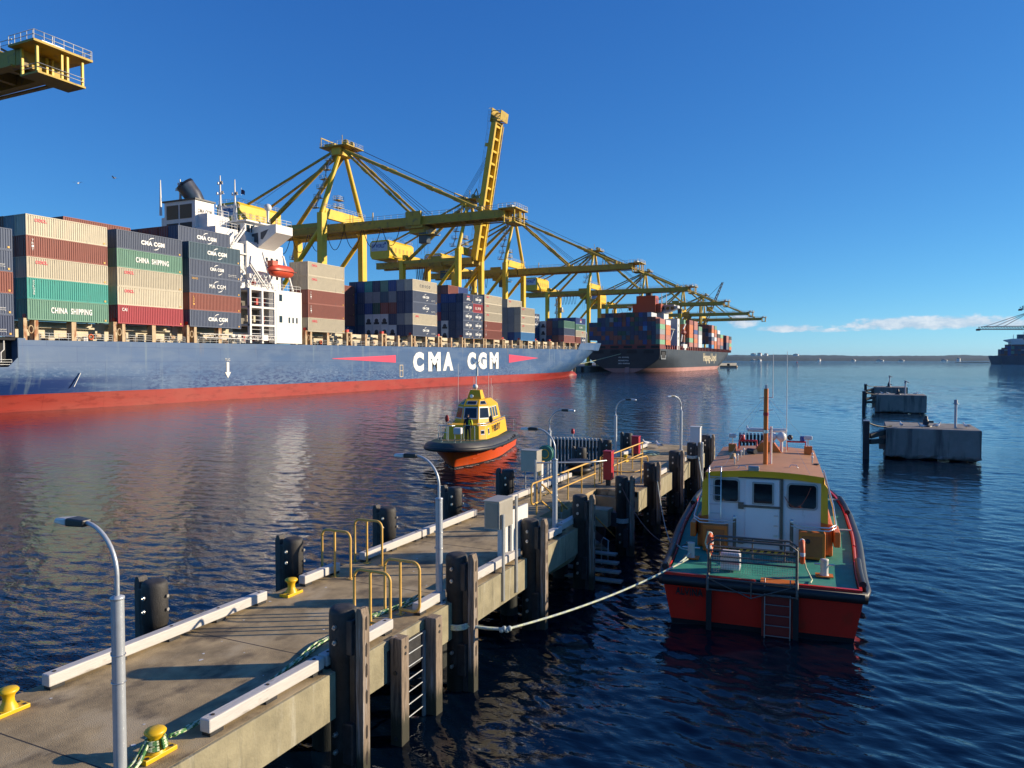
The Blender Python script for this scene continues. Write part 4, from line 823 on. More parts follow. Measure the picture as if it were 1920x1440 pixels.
    l.new(cur, b.inputs['Base Color']); return m
hull_blue = ship_paint('hull_blue', (0.018, 0.070, 0.185), (0.005, 0.028, 0.13), (0.125, 0.185, 0.28))
hull_red = ship_paint('hull_red', (0.29, 0.02, 0.014), (0.15, 0.008, 0.006), (0.31, 0.065, 0.045), red=True)
deck_grey = M('ship_deck', (0.16, 0.10, 0.08), 0.8, var=0.3)
cs = thing('container_ship', 'long blue container ship with red waterline and white lettering along its hull', 'ship')
def cl01(x): return max(0.0, min(1.0, x))
def sm(x): x = cl01(x); return x * x * (3 - 2 * x)
B1, CX1 = 20.0, -124.0
def hb1(u, z):
    zz = max(0.0, z); s_end = 326 + (25 * (zz / 15.0) ** 1.25 if zz > 2 else 25 * (2 / 15.0) ** 1.25); st = 222 + 72 * cl01(zz / 11.0)
    y = 40 + u / 0.62 * 180 if u <= 0.62 else 220 + (u - 0.62) / 0.38 * (s_end - 220)
    t = cl01((y - st) / (s_end - st)); p = 1.9 + 1.0 * cl01(zz / 11); h = B1 * max(0.012, 1 - t ** p)
    ta = cl01((95 - y) / 60); h -= 7 * ta ** 2 * (1 - cl01(zz / 5.0)); return h, y
us = sorted([i / 26 * 0.62 for i in range(26)] + [(63.55 - 40) / 180 * .62, (63.65 - 40) / 180 * .62]) + [0.62 + 0.38 * (1 - (1 - i / 34) ** 1.5) for i in range(35)]
ZS = [-2.0, 0.0, 1.2, 2.42, 2.43, 3.6, 5, 6.2, 7.5, 9, 10.0]
m = hull('h', us, ZS, hb1, CX1, 0, None, lambda z: 1 if z < 2.425 else 0)
# upper strake follows the sheer of the deck from 6.2 up: lift vertices
def sheer(y): return 9.95 + 0.0069 * (y - 65) + 0.0
vs = []
for (x, y, z) in m.v:
    if z > 6.2: z = 6.2 + (z - 6.2) / (10.0 - 6.2) * (sheer(y) - 6.2)
    if y < 63.6 and z > 6.25: z = 6.25
    vs.append((x, y, z))
m.v = vs
m.build('hull', [hull_blue, hull_red, deck_grey], cs)
# mooring recess aft and what stands in it
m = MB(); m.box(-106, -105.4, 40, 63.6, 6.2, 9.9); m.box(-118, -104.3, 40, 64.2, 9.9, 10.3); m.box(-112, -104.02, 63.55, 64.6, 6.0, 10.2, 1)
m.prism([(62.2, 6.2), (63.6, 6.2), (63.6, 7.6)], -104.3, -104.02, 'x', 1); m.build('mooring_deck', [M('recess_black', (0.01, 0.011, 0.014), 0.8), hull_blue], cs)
m = MB(); m.tube(arc((-104.3, 60.0, 6.9), 0.5, 0, 180, 10, ((0, 1, 0), (0, 0, 1))), 0.14, 6); m.box(-104.5, -104.1, 59.4, 60.7, 6.26, 6.7); m.build('fairlead', white, cs)
MB().tube([(-104.5, 62.0, 9.8), (-104.5, 62.0, 8.6), (-104.5, 61.6, 8.2), (-104.5, 61.6, 6.9)], 0.09, 6).build('pipe', white, cs)
MB().box(-104.4, -104.05, 57.6, 58.9, 6.26, 8.2).build('locker', M('ship_cream', (0.56, 0.48, 0.34), 0.6, var=0.12, vs=1, dirt=(0.28, 0.11, 0.04), ds=(2, 2, 0.7), dt=0.62, dw=0.1), cs)
MB().rails([(-104.15, 50, 6.25), (-104.15, 62.8, 6.25)], 1.0, 0.04, 1.6, 2).build('railing', grey_steel, cs)
# forecastle bulwark and breakwater frame
m = MB(); NB = 44; ys = [284 + i * (351.5 - 284) / NB for i in range(NB + 1)]
def hbtop(y, z): 
    zz = z; s_end = 326 + 25 * (zz / 15.0) ** 1.25; st = 294; t = cl01((y - st) / (s_end - st)); return B1 * max(0.0, 1 - t ** 2.9)
ring = []
for zi in range(4):
    row = []
    for i in range(NB + 1):
        u = i / NB; z0 = 11.35; z1 = 14.2 * sm(u * 14) + 11.35 * (1 - sm(u * 14)) + 0.9 * u; z = z0 + (z1 - z0) * zi / 3
        s_end = 326 + 25 * (z / 15.0) ** 1.25; y = 284 + u * (s_end - 284); row.append((CX1 + hbtop(y, z), y, z))
    ring.append(row)
for sg in (1, -1):
    vs = [((CX1 + (p[0] - CX1) * sg), p[1], p[2]) for r in ring for p in r]
    m.add(vs, [(r * (NB + 1) + i, r * (NB + 1) + i + 1, (r + 1) * (NB + 1) + i + 1, (r + 1) * (NB + 1) + i) for r in range(3) for i in range(NB)], 0, True)
m.build('bulwark', [hull_blue], cs)
m = MB(); bwm = M('breakwater_blue', (0.10, 0.13, 0.19), 0.6, var=0.2)
m.box(-134, -114, 322, 323, 14, 19.3); m.build('breakwater', bwm, cs)
m = MB()
for x in (-113.8, -117.5, -122, -127, -132): m.box(x - .15, x + .15, 318, 321.9, 14, 19.3)
m.box(-134, -113.6, 321.5, 323.2, 19.3, 19.7); m.box(-134, -113.6, 323.1, 323.4, 14.4, 19.2); m.build('breakwater_frame', M('frame_grey', (0.4, 0.42, 0.44), 0.6), cs)
MB().cyl((-124, 344, 14.5), (-124, 344, 20.5), 0.4, 0.25).build('foremast', white, cs)
m = MB(); m.lathe((CX1, 323, -0.3), [(0.3, -1), (2.6, 2), (2.3, 8), (1.2, 12), (0.2, 14)], 14, axis='y'); m.build('bulb', hull_red, cs)
# hull lettering
HX = -103.93
def hl(s_, w, h, mat, y, z, bold=0.03): put_text(s_, w, h, mat, (HX, y, z), FACE_X, cs, bold)
for ch, y, w in (('C', 162.2, 5.2), ('M', 169.6, 6.4), ('A', 177.2, 5.8), ('C', 191.2, 5.3), ('G', 198.0, 5.6), ('M', 205.6, 6.2)):
    hl(ch, w, 5.15 + 0.0, tw, y, 4.15 + (y - 162) * 0.007, 0.07)
pink = M('hull_pink', (0.62, 0.03, 0.09), 0.5, var=0.04)
MB().prism([(130.1, 7.45), (154.4, 6.55), (154.4, 8.4), (130.1, 7.55)], HX - .03, HX + 0.01, 'x').build('hull_stripe', pink, cs)
MB().prism([(219.5, 6.3), (243.3, 7.85), (243.3, 7.95), (219.5, 9.0)], HX - .03, HX + 0.01, 'x').build('hull_stripe', pink, cs)
m = MB(); m.box(HX, HX + .02, 156.1, 156.3, 3.0, 6.0); m.box(HX, HX + .02, 157.4, 157.6, 3.0, 6.0); m.box(HX, HX + .02, 156.3, 157.4, 5.85, 6.0); m.box(HX, HX + .02, 156.3, 157.4, 4.45, 4.6); m.box(HX, HX + .02, 156.3, 157.4, 3.0, 3.15); m.build('hull_mark', M('mark_cream', (0.6, 0.5, 0.35), 0.6), cs)
m = MB(); m.prism([(100.3, 5.0), (100.9, 5.0), (100.9, 6.8), (100.3, 6.8)], HX, HX + .02, 'x'); m.prism([(99.9, 5.0), (100.6, 3.9), (101.3, 5.0)], HX, HX + .02, 'x'); m.build('hull_mark', white, cs)
put_text('TUG', 1.1, 0.5, white, (HX, 100.0, 7.0), FACE_X, cs)
for y, z in ((256, 5.3), (71.8, 4.3)): MB().beam((HX - (0.9 if y > 200 else 0), y - .5, z - 1), (HX + (0.1 if y < 200 else -.25), y + .5, z + 1), 0.35, 0.08).build('hull_mark', white, cs)
# coamings, pillars, rails, clutter under the containers
cream = MATS['ship_cream']; rust_c = M('rusty_cream', (0.50, 0.37, 0.22), 0.7, var=0.2, vs=1.2, dirt=(0.30, 0.10, 0.03), ds=(1.5, 1.5, 0.5), dt=0.52, dw=0.12)
def dz_(s): return sheer(s)
bays = [64.6, 78.2, 92.0, 121.9, 135.5, 149.0, 161.9, 175.3, 188.6, 202.0, 215.4, 228.6, 242.0, 255.3, 268.8, 281.9]
for b in bays:
    z0 = dz_(b); z1 = Z1(b) - 0.05
    m = MB(); m.box(-108.0, -107.4, b - 0.4, b + 13.2, z0, z1 + 0.04); m.build('hatch_coaming', cream, cs)
    m = MB(); m.box(-107.38, -106.6, b + 0.9, b + 12.3, z1 - 0.9, z1 - 0.62); m.build('coaming_ledge', cream, cs)
    for dy, w in ((0.0, 0.5), (1.5, 0.55), (6.9, 0.7)):
        MB().box(-105.3, -104.15, b - 0.15 + dy, b - 0.15 + dy + w, z0, z1).build('pillar', rust_c, cs)
    MB().box(-105.3, -104.15, b - 0.13, b + 1.88, z1 + .002, z1 + 0.25).build('pillar_cap', rust_c, cs)
    MB().tube(arc((-104.3, b + 0.95, z0 + 1.5), 0.33, 0, 360, 14, ((0, 1, 0), (0, 0, 1.6))), 0.09, 5).build('fairlead_ring', rust_c, cs)
    m = MB(); m.rails([(-104.25, b + 2.1, z0), (-104.25, b + 13.3, z0)], 1.05, 0.035, 1.4, 2); m.build('railing', grey_steel, cs)
    for k in range(6):
        y = b + 2.4 + k * 1.7 + random.random() * 0.6; h = random.uniform(0.5, 1.5); w = random.uniform(0.35, 1.0)
        MB().box(-106.6, -105.9 + random.random() * .4, y, y + w, z0, z0 + h).build('deck_locker', random.choice([cream, white, cream, M('locker_dark', (0.1, 0.08, 0.06), 0.7), rust_c, black_rub]), cs)
    MB().box(-105.2, -104.5, b + 0.35, b + 1.2, z1 + 0.26, z1 + 0.85).build('hose_box', M('hose_box_red', (0.5, 0.03, 0.02), 0.5), cs)
    MB().cyl((-105.6, b + 11.4, z0 + 0.9), (-105.6, b + 12.2, z0 + 0.9), 0.4, seg=10).build('winch', random.choice([rust_c, M('fan_dark', (0.05, .05, .05), .6)]), cs)
    MB().tube([(-106.9, b + 1.5, z0 + 0.3), (-106.9, b + 12.3, z0 + 0.3)], 0.1, 6).build('deck_pipe', grey_steel, cs)
for y in (74.3, 126.5): MB().tube(arc((-104.1, y, dz_(y) + 0.62), 0.36, 0, 360, 16, ((0, 1, 0), (0, 0, 1))), 0.09, 6).build('lifebuoy', M('lifebuoy_orange', (0.7, 0.12, 0.03), 0.5), cs)
m = MB(); m.box(-107.0, -106.2, 80, 106.0, dz_(95), dz_(95) + .3); m.build('gangway_base', cream, cs)
m = MB()
for z in (11.05, 11.75): m.box(-103.85, -103.75, 95.0, 112.6, z, z + 0.09); m.box(-104.65, -104.55, 95, 112.6, z, z + .09)
for k in range(18): m.beam((-103.8, 95 + k, 11.05), (-103.8, 95.5 + k, 11.8), 0.05, 0.05); m.beam((-103.8, 95.5 + k, 11.8), (-103.8, 96 + k, 11.05), .05, .05)
m.build('gangway', white, cs); MB().box(-104.7, -103.7, 109.0, 110.6, 10.9, 12.0).build('gangway_platform', white, cs)
for b in (92.0,): pass
# white tower
wt = M('ship_white', (0.74, 0.72, 0.68), 0.5, var=0.05, vs=0.8, dirt=(0.5, 0.36, 0.22), ds=(1, 1, 0.3), dt=0.68, dw=0.06)
tower = MB(); win = MB()
tower.box(-140, -104.0, 113.2, 120.5, 10.5, 20.9)                       # starboard block
tower.box(-140, -108.4, 106.2, 113.2, 10.5, 12.5); tower.box(-140, -109.0, 106.2, 113.2, 12.5, 23.0)
tower.box(-139, -108.8, 110.4, 120.4, 20.9, 30.4)                       # house above the boat deck
tower.box(-138, -109.3, 104.8, 110.38, 21.0, 29.8); tower.box(-138, -111.0, 104.8, 110.4, 29.8, 32.6)
tower.box(-137, -109.6, 111.0, 118.2, 30.4, 31.6)
tower.build('tower', wt, cs)
MB().box(-136, -110.2, 111.4, 118.0, 31.6, 34.4).build('bridge', wt, cs)
MB().box(-137, -109.2, 110.8, 118.8, 34.4, 34.7).build('bridge_roof', wt, cs)
for k in range(5): MB().box(-110.22, -110.17, 111.8 + k * 1.22, 112.75 + k * 1.22, 32.5, 33.9).build('window', glass, cs)
for k in range(6): MB().box(-111.4 - k * 1.5 - 1.1, -111.4 - k * 1.5, 111.36, 111.39, 32.5, 33.9).build('window', glass, cs)
for y0, z0 in ((114.0, 18.8), (114.0, 14.6), (116.6, 14.6), (117.7, 14.6), (118.8, 14.6)): MB().box(-103.99, -103.96, y0, y0 + (0.8 if y0 < 115 else 0.42), z0, z0 + 1.3 if y0 < 115 else z0 + 1.1).build('window', glass, cs)
for y0 in (115.5, 116.9, 118.4): MB().box(-108.79, -108.75, y0, y0 + 0.6, 27.0, 27.8).build('window', glass, cs); MB().box(-108.79, -108.75, y0, y0 + 0.6, 23.6, 24.4).build('window', glass, cs)
MB().box(-126.2, -113.8, 105.5, 111.0, 32.6, 35.3).build('upper_house', wt, cs); MB().rails([(-113.9, 105.6, 35.3), (-113.9, 110.9, 35.3)], 1.1, .04, 1.2, 1).build('railing', white, cs)
# bridge wing
m = MB(); pr_ = [(-104.0, 33.7), (-104.0, 32.1), (-109.6, 28.9), (-110.5, 28.9), (-110.5, 33.6)]
m.prism(pr_, 113.3, 118.0, 'y'); m.build('bridge_wing', wt, cs)
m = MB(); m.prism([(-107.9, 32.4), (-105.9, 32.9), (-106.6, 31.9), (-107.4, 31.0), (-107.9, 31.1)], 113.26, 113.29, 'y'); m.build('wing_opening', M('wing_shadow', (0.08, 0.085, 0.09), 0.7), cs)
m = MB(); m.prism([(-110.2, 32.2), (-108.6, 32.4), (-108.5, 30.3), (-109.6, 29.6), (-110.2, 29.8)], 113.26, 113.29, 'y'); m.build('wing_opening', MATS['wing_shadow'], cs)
MB().rails([(-104.1, 113.5, 33.7), (-104.1, 117.8, 33.7), (-109.5, 117.8, 33.7)], 1.1, 0.04, 1.2, 1).build('railing', white, cs)
MB().rails([(-109.8, 117.9, 34.7), (-109.5, 111, 34.7), (-118, 111, 34.7)], 1.1, 0.04, 1.2, 1).build('railing', white, cs)
for (a, b_, z) in (((-104.1, 106.3), (-104.1, 120.3), 20.95), ((-108.9, 105), (-108.9, 110), 24.2), ((-110, 104.9), (-110, 110.3), 28.0), ((-111.1, 104.9), (-111.1, 110.3), 32.6)):
    MB().rails([(a[0], a[1], z), (b_[0], b_[1], z)], 1.1, 0.04, 1.2, 1).build('railing', white, cs)
for z in (24.1, 27.9): MB().box(-112, -108.8, 104.9, 110.3, z - 0.25, z).build('balcony', wt, cs)
for k, (ya, yb, za, zb) in enumerate(((105.6, 109.6, 20.9, 24.1), (109.8, 106, 24.1, 27.9), (106, 110.0, 27.9, 32.6))):
    m = MB()
    for dx in (0, 0.9): m.beam((-108.6 - dx, ya, za), (-108.6 - dx, yb, zb), 0.08, 0.3)
    for q in range(9): m.box(-109.5, -108.6, ya + (yb - ya) * q / 9 - .12, ya + (yb - ya) * q / 9 + .12, za + (zb - za) * (q + .5) / 9 - .03, za + (zb - za) * (q + .5) / 9)
    m.build('stairway', white, cs)
    MB().tube([(-108.55, ya, za + 1), (-108.55, yb, zb + 1)], 0.05, 5).build('handrail', white, cs)
# open galleries below the lifeboat
for z in (14.0, 17.4, 20.75): MB().box(-109, -104.0, 106.2, 113.15, z - 0.35, z).build('gallery_deck', wt, cs)
for y in (106.2, 109.3, 112.7): MB().box(-104.6, -104.02, y, y + 0.45, 10.4, 20.4).build('gallery_post', wt, cs)
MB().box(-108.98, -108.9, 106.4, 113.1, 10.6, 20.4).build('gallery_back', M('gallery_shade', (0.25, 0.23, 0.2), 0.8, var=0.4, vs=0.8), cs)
for k in range(5):
    for z0 in (10.6, 14.0, 17.4):
        MB().cyl((-104.25, 111.5 + 0.3 * k, z0), (-104.25, 111.5 + 0.3 * k, z0 + 3.0), 0.05, seg=5).build('grille_bar', white, cs)
for z in (11.3, 12.2, 13.0, 14.8, 15.6, 18.2, 19.0): MB().tube([(-104.25, 106.5, z), (-104.25, 113.1, z)], 0.05, 5).build('gallery_rail', white, cs)
for k in range(10): MB().bb(-106.2 + sh() * .8, 106.9 + k * 0.65, [10.9, 14.6, 18.0][k % 3] + 0.5, 0.6, 0.5, 1.2).build('deck_fitting', random.choice([white, grey_steel, cream, MATS['hose_box_red']]), cs)
# funnel
MB().box(-124.5, -116.2, 104.8, 109.4, 31.0, 38.0).build('funnel_casing', wt, cs)
MB().box(-125, -115.9, 104.6, 109.6, 38.0, 38.3).build('funnel_cap', M('funnel_black', (0.012, 0.014, 0.02), 0.4), cs)
for a in (-123.9, -120.3): MB().box(a, a + 3.2, 104.75, 104.79, 34.6, 37.3).build('funnel_louvre', MATS['funnel_black'], cs); MB().box(a, a + 3.2, 104.75, 104.79, 31.2, 33.8).build('funnel_louvre', M('louvre_grey', (0.05, 0.05, 0.05), 0.8), cs)
put_text('CMA CGM', 3.4, 0.7, tb, (-116.17, 105.4, 35.7), FACE_X, cs, 0.02)
m = MB(); m.tube([(-118.9, 107.6, 38.2), (-119.3, 107.2, 39.4), (-120.3, 106.2, 41.3)], [1.6, 1.7, 1.8], 18, 0); m.build('exhaust_stack', M('exhaust_grey', (0.16, 0.16, 0.16), 0.3, 0.7, var=0.4, vs=0.5), cs)
MB().cyl((-120.3, 106.2, 41.3), (-120.5, 106.0, 41.65), 1.85, 1.75, 18).build('exhaust_rim', MATS['funnel_black'], cs)
def mast(x, y, z0, z1, arms): 
    p = MB().cyl((x, y, z0), (x, y, z1), 0.28, 0.1, 8).build('mast', wt, cs)
    for z, w in arms: MB().box(x - w / 2, x + w / 2, y - 0.08, y + .08, z - .06, z + .06).build('yard', wt, p); MB().bb(x + w * .3, y, z + 0.3, 0.3, 0.3, 0.5).build('lantern', M('lantern_dark', (0.08, .08, .08), .5), p); MB().bb(x - w * .4, y, z + .25, 0.25, 0.25, 0.4).build('aerial', white, p)
mast(-121.5, 106, 38.3, 42.6, ((40.5, 2.6), (41.5, 1.2))); mast(-117.2, 112, 34.7, 44.2, ((38, 3), (40.5, 2), (42.5, 1.4))); mast(-113.3, 112, 34.7, 43.0, ((37.5, 2.5), (40, 1.6))); mast(-127.0, 106, 36, 43.0, ())
for x in (-117.9, -116.5, -114.0, -112.6): MB().beam((x, 112, 34.7), ((-117.2 if x < -115 else -113.3), 112, 39.5), 0.12, 0.12).build('mast_stay', wt, cs)
MB().box(-116.5, -113.5, 111.9, 112.1, 37.6, 37.9).build('radar_arm', wt, cs)
MB().sphere((-107.8, 115.2, 37.6), 0.75, 14, 10).build('radome', white, cs); MB().cyl((-107.8, 115.2, 34.7), (-107.8, 115.2, 36.9), 0.22, 0.3).build('radome_mast', white, cs)
fl = thing('flag', 'small dark blue flag flying from the ship mast', 'flag', (-112.6, 113, 41.2)); MB().add([(0, 0, 0), (.5, .1, -.1), (1.1, -.1, -.5), (1.0, -.1, -1.3), (.5, .1, -1.0), (0, 0, -.9)], [(0, 1, 4, 5), (1, 2, 3, 4)]).build('cloth', M('flag_blue', (0.02, 0.02, 0.08), 0.8), fl); MB().cyl((0, 0, -1.2), (0, 0, .3), .04).build('halyard', grey_steel, fl)
# lifeboat in its davit
lb = thing('lifeboat', 'orange enclosed lifeboat hanging under the white bridge wing', 'lifeboat', (-105.0, 115.6, 24.9))
lbo = M('lifeboat_orange', (0.60, 0.075, 0.03), 0.4, var=0.1); m = MB(); ring = []
for i in range(13):
    t = -1 + 2 * i / 12; w = (1 - abs(t) ** 3.2) ** 0.5 * 1.2 + .03; h = (1 - abs(t) ** 4) ** 0.5 * 1.15 + .05
    ring.append([(math.cos(a) * w, t * 3.5, (math.sin(a) * h * (1.0 if math.sin(a) > 0 else 1.1)) ) for a in [2 * math.pi * k / 16 for k in range(16)]])
m.add([p for r in ring for p in r], [(i * 16 + k, i * 16 + (k + 1) % 16, (i + 1) * 16 + (k + 1) % 16, (i + 1) * 16 + k) for i in range(12) for k in range(16)], 0, True)
m.build('hull', lbo, lb); MB().box(-0.7, 0.7, -3.0, -1.5, 0.7, 1.75).build('conning_cabin', lbo, lb, .1); MB().tube([(1.25, -3.2, -0.1), (1.32, 0, -0.1), (1.25, 3.2, -0.1)], 0.08, 6).build('rubbing_strake', M('strake_dark', (0.3, 0.05, 0.02), .6), lb)
for y in (112.6, 118.3):
    m = MB(); m.beam((-104.3, y, 21), (-105.2, y, 23.6), 0.3, 0.3); m.beam((-105.2, y, 23.6), (-106.8, y, 28.3), 0.3, 0.3); m.build('davit', wt, cs)
m = MB()
for k in range(7): a = 106.6 + k * 0.8; m.beam((-104.6, a, 21 + (k % 2) * 2.5), (-104.6, a + 1.6, 23.5 - (k % 2) * 2.3), 0.12, 0.12)
m.beam((-104.6, 106.8, 25.2), (-104.6, 110.6, 21.3), 0.22, 0.22); m.beam((-104.4, 107, 25.4), (-104.4, 111.4, 20.9), 0.22, 0.22); m.build('davit_truss', wt, cs)
for k in range(8): MB().bb(-106 - random.random(), 106.9 + k * 0.8, 21.7 + random.random() * 2, 0.7, 0.5, 0.8).build('deck_fitting', random.choice([white, grey_steel, MATS['hose_box_red'], white]), cs)
# ================================================================== WHARF CRANES
cy = M('crane_yellow', (0.72, 0.46, 0.01), 0.5, var=0.08, vs=0.3, dirt=(0.38, 0.24, 0.04), ds=(0.5, 0.5, 0.2), dt=0.6, dw=0.15)
cyd = M('crane_yellow_worn', (0.45, 0.30, 0.025), 0.6, var=0.15, vs=0.4, dirt=(0.15, 0.11, 0.05), ds=(0.6, 0.6, 0.6), dt=0.55, dw=0.15)
cgal = M('crane_galvanised', (0.5, 0.51, 0.5), 0.5, 0.2)
ccab = M('crane_cable', (0.02, 0.02, 0.022), 0.6)
signw = M('sign_white', (0.5, 0.53, 0.6), 0.5); signb = M('sign_blue', (0.02, 0.05, 0.25), 0.5)
XW, XLD, QZ, BZ = 0.0, -27.0, 3.4, 47.2         # water-side rail, land-side rail, wharf level, boom underside
def crane(y, label, mode='down', trolley=26.0, detail=2, bay=10.4, x=-150.0, apex=76.0, tip=63.0, legs=True):
    c = thing('quay_crane', label, 'crane', (x, y, 0), 0, 'yellow container cranes along the wharf')
    def part(m, n, mat=cy, b=0): return m.build(n, mat, c, b)
    if legs:
        for yy in (-bay, bay):
            for xx in (XW, XLD):
                part(MB().beam((xx, yy, QZ + 2.2), (xx, yy * 0.97, BZ + (5 if xx == XW else 2)), 1.7, 2.3, up=(0, 1, 0), w1=1.9, h1=2.4), 'leg')
                part(MB().box(xx - 1.0, xx + 1.0, yy - 4, yy + 4, QZ + 0.3, QZ + 2.2), 'bogie', cyd)
            part(MB().beam((XLD, yy, 17), (XW, yy, 17), 1.4, 1.8), 'tie_beam'); part(MB().beam((XLD, yy, BZ + 1.2), (XW, yy, BZ + 1.2), 1.1, 1.4), 'tie_beam', cyd)
            part(MB().tube([(XW - 1, yy, BZ - 0.5), (XLD + 1, yy, 18.5)], 0.75, 8), 'diagonal_brace')
        for xx in (XW, XLD): part(MB().box(xx - 0.8, xx + 0.8, -bay + 1.2, bay - 1.2, 15.5, 18.0), 'sill_beam')
        part(MB().box(XW - 0.6, XW + 0.6, -bay + 1.3, bay - 1.3, BZ + 3.6, BZ + 6.6), 'portal_beam'); part(MB().box(XLD - 0.7, XLD + 0.7, -bay + 1.3, bay - 1.3, BZ + 2.6, BZ + 4.6), 'portal_beam')
    # A-frame
    for yy in (-1, 1):
        part(MB().tube([(XW, yy * (bay - .2), BZ + 5), (XW, yy * 1.6, apex - 4)], [0.85, 0.7], 10), 'mast_leg')
        part(MB().tube([(XLD + 1, yy * 6.5, BZ + 3), (XW - 1, yy * 1.8, apex - 4)], [0.75, 0.6], 10), 'back_leg', cyd)
        part(MB().tube([(-41, yy * 5, BZ + 9.2), (XW - 1.6, yy * 2.0, apex - 3)], 0.42, 8), 'back_stay', cyd)
    part(MB().box(-1.7, 1.7, -3.2, 3.2, apex - 4.5, apex - 2.2), 'apex_block')
    m = MB(); m.box(-5.5, 5.0, -4.4, 4.4, apex - 2.2, apex - 1.9); part(m, 'apex_platform', cyd)
    m = MB(); m.box(-5.5, -1.5, -2, 2, apex - 1.88, apex - 0.4); m.lathe((2.5, -1.5, apex - 0.7), [(1.0, -.3), (1.0, .3)], 12, axis='y'); m.lathe((2.5, 1.5, apex - 0.7), [(1.0, -.3), (1.0, .3)], 12, axis='y'); part(m, 'sheaves', cyd)
    part(MB().rails([(-5.4, -4.3, apex - 1.9), (4.9, -4.3, apex - 1.9), (4.9, 4.3, apex - 1.9), (-5.4, 4.3, apex - 1.9), (-5.4, -4.3, apex - 1.9)], 1.2, 0.05, 1.5, 1), 'railing', cgal)
    m = MB(); m.box(-5.2, -5.0, -4, 4, apex + .8, apex + 1.1); m.box(-5.2, -5, -4.1, -3.9, apex - 1.9, apex + 1.1); m.box(-5.2, -5, 3.9, 4.1, apex - 1.9, apex + 1.1); m.cyl((0, 0, apex - 2.0), (0, 0, apex + 2.4), 0.12); part(m, 'hoist_frame', cyd)
    # main girder over the wharf, machinery house
    gy = 3.0
    for yy in (-gy, gy): part(MB().box(-45, XW + 3, yy - 0.7, yy + 0.7, BZ, BZ + 2.7), 'girder', cyd)
    for xx in range(-44, 2, 6): part(MB().box(xx, xx + 0.6, -gy + .7, gy - .7, BZ + 0.3, BZ + 1.6), 'girder_tie', cyd)
    for yy in (-gy - 1.0, gy + 1.0): part(MB().rails([(-45, yy, BZ + 2.2), (XW - 2, yy, BZ + 2.2)], 1.2, 0.05, 2.2, 1, seg=4), 'railing', cgal)
    m = MB(); m.prism([(-44, BZ + 5), (-43, BZ + 3.6), (-34.5, BZ + 3.6), (-34, BZ + 5), (-34, BZ + 10.6), (-35, BZ + 11.6), (-43, BZ + 11.6), (-44, BZ + 10.6)], -9.5, 9.5, 'y'); hse = part(m, 'machinery_house', cy)
    part(MB().rails([(-43.6, -9.3, BZ + 11.6), (-34.4, -9.3, BZ + 11.6), (-34.4, 9.3, BZ + 11.6), (-43.6, 9.3, BZ + 11.6)], 1.1, 0.05, 1.8, 1, seg=4), 'railing', cgal)
    MB().box(-43.3, -35.0, -9.58, -9.503, BZ + 7.0, BZ + 10.9).build('sign', signw, hse)
    put_text('DP WORLD', 6.4, 1.7, signb, (-42.9, -9.6, BZ + 8.3), FACE_NY, hse, 0.03); MB().lathe((-36.1, -9.59, BZ + 10.1), [(0.5, 0), (0.05, 0.001)], 10, axis='y').build('emblem', signb, hse)
    put_text('AUSTRALIA', 2.6, 0.4, signb, (-42.8, -9.6, BZ + 7.4), FACE_NY, hse)
    for k in range(6): MB().box(-33.99, -33.95, -8.2 + 3 * k, -7.0 + 3 * k, BZ + 6.5, BZ + 8.5).build('house_panel', cyd, hse)
    for k in range(2): MB().box(-33.2, -32.0, -9 + 12 * k, -3 + 12 * k, BZ + 4, BZ + 4.3).build('walkway', cyd, c)
    # stairs zig-zag on the near mast leg
    if detail > 0:
        for k in range(6):
            f = (k + 0.5) / 6.2; zc = BZ + 5 + (apex - 9 - BZ) * f; yc = -(bay - .2) + (bay - 1.8) * f - 0.8; sg = 1 if k % 2 else -1
            part(MB().box(-3.4, -0.9, yc - 0.9, yc + 0.7, zc - .1, zc), 'landing', cyd); part(MB().rails([(-0.9, yc - .9, zc), (-3.4, yc - 0.9, zc), (-3.4, yc + 0.7, zc)], 1.1, 0.05, 1.2, 1, seg=4), 'railing', cgal)
            m = MB()
            for dx in (0, 0.8): m.beam((-1.2 - dx if sg > 0 else -3.0 + dx, yc, zc), (-3.0 + dx if sg > 0 else -1.2 - dx, yc + 1.2, zc + 3.6), 0.1, 0.3)
            part(m, 'stairway', cgal)
        # cluster of platforms above the portal
        for dz in (6.8, 9.2, 11.6): part(MB().rails([(-5, 1.5, BZ + dz), (-3, 1.5, BZ + dz), (-3, 4.5, BZ + dz), (-5, 4.5, BZ + dz), (-5, 1.5, BZ + dz)], 1.2, 0.06, 1.0, 1, seg=4), 'railing', cgal); part(MB().box(-5.1, -2.9, 1.4, 4.6, BZ + dz - .15, BZ + dz), 'platform', cyd)
        part(MB().rails([(1.0, -bay, BZ + 6.6), (1.0, bay, BZ + 6.6)], 1.1, 0.05, 1.6, 1, seg=4), 'railing', cgal)
        if legs:
            for k in range(5):
                z = 22 + k * 5; part(MB().box(XLD - 3.2, XLD - 1.2, bay - 1, bay + 1, z, z + .15), 'landing', cyd); part(MB().rails([(XLD - 1.2, bay - 1, z + .15), (XLD - 3.2, bay - 1, z + .15), (XLD - 3.2, bay + 1, z + .15)], 1.1, .05, 1, 1, seg=4), 'railing', cgal)
                part(MB().beam((XLD - 2.2, bay - .8, z), (XLD - 2.2, bay + .8, z + 5), 0.8, 0.2), 'stairway', cgal)
            part(MB().box(XLD - 1.6, XLD + 2.4, bay - 2, bay + 2, 38, 38.3), 'platform', cyd); part(MB().rails([(XLD + 2.4, bay - 2, 38.3), (XLD + 2.4, bay + 2, 38.3), (XLD - 1.6, bay + 2, 38.3)], 1.2, .06, 1.2, 1, seg=4), 'railing', cy); part(MB().box(XLD + 1, XLD + 2.2, bay - 1, bay + .4, 38.3, 41), 'switch_house', white)
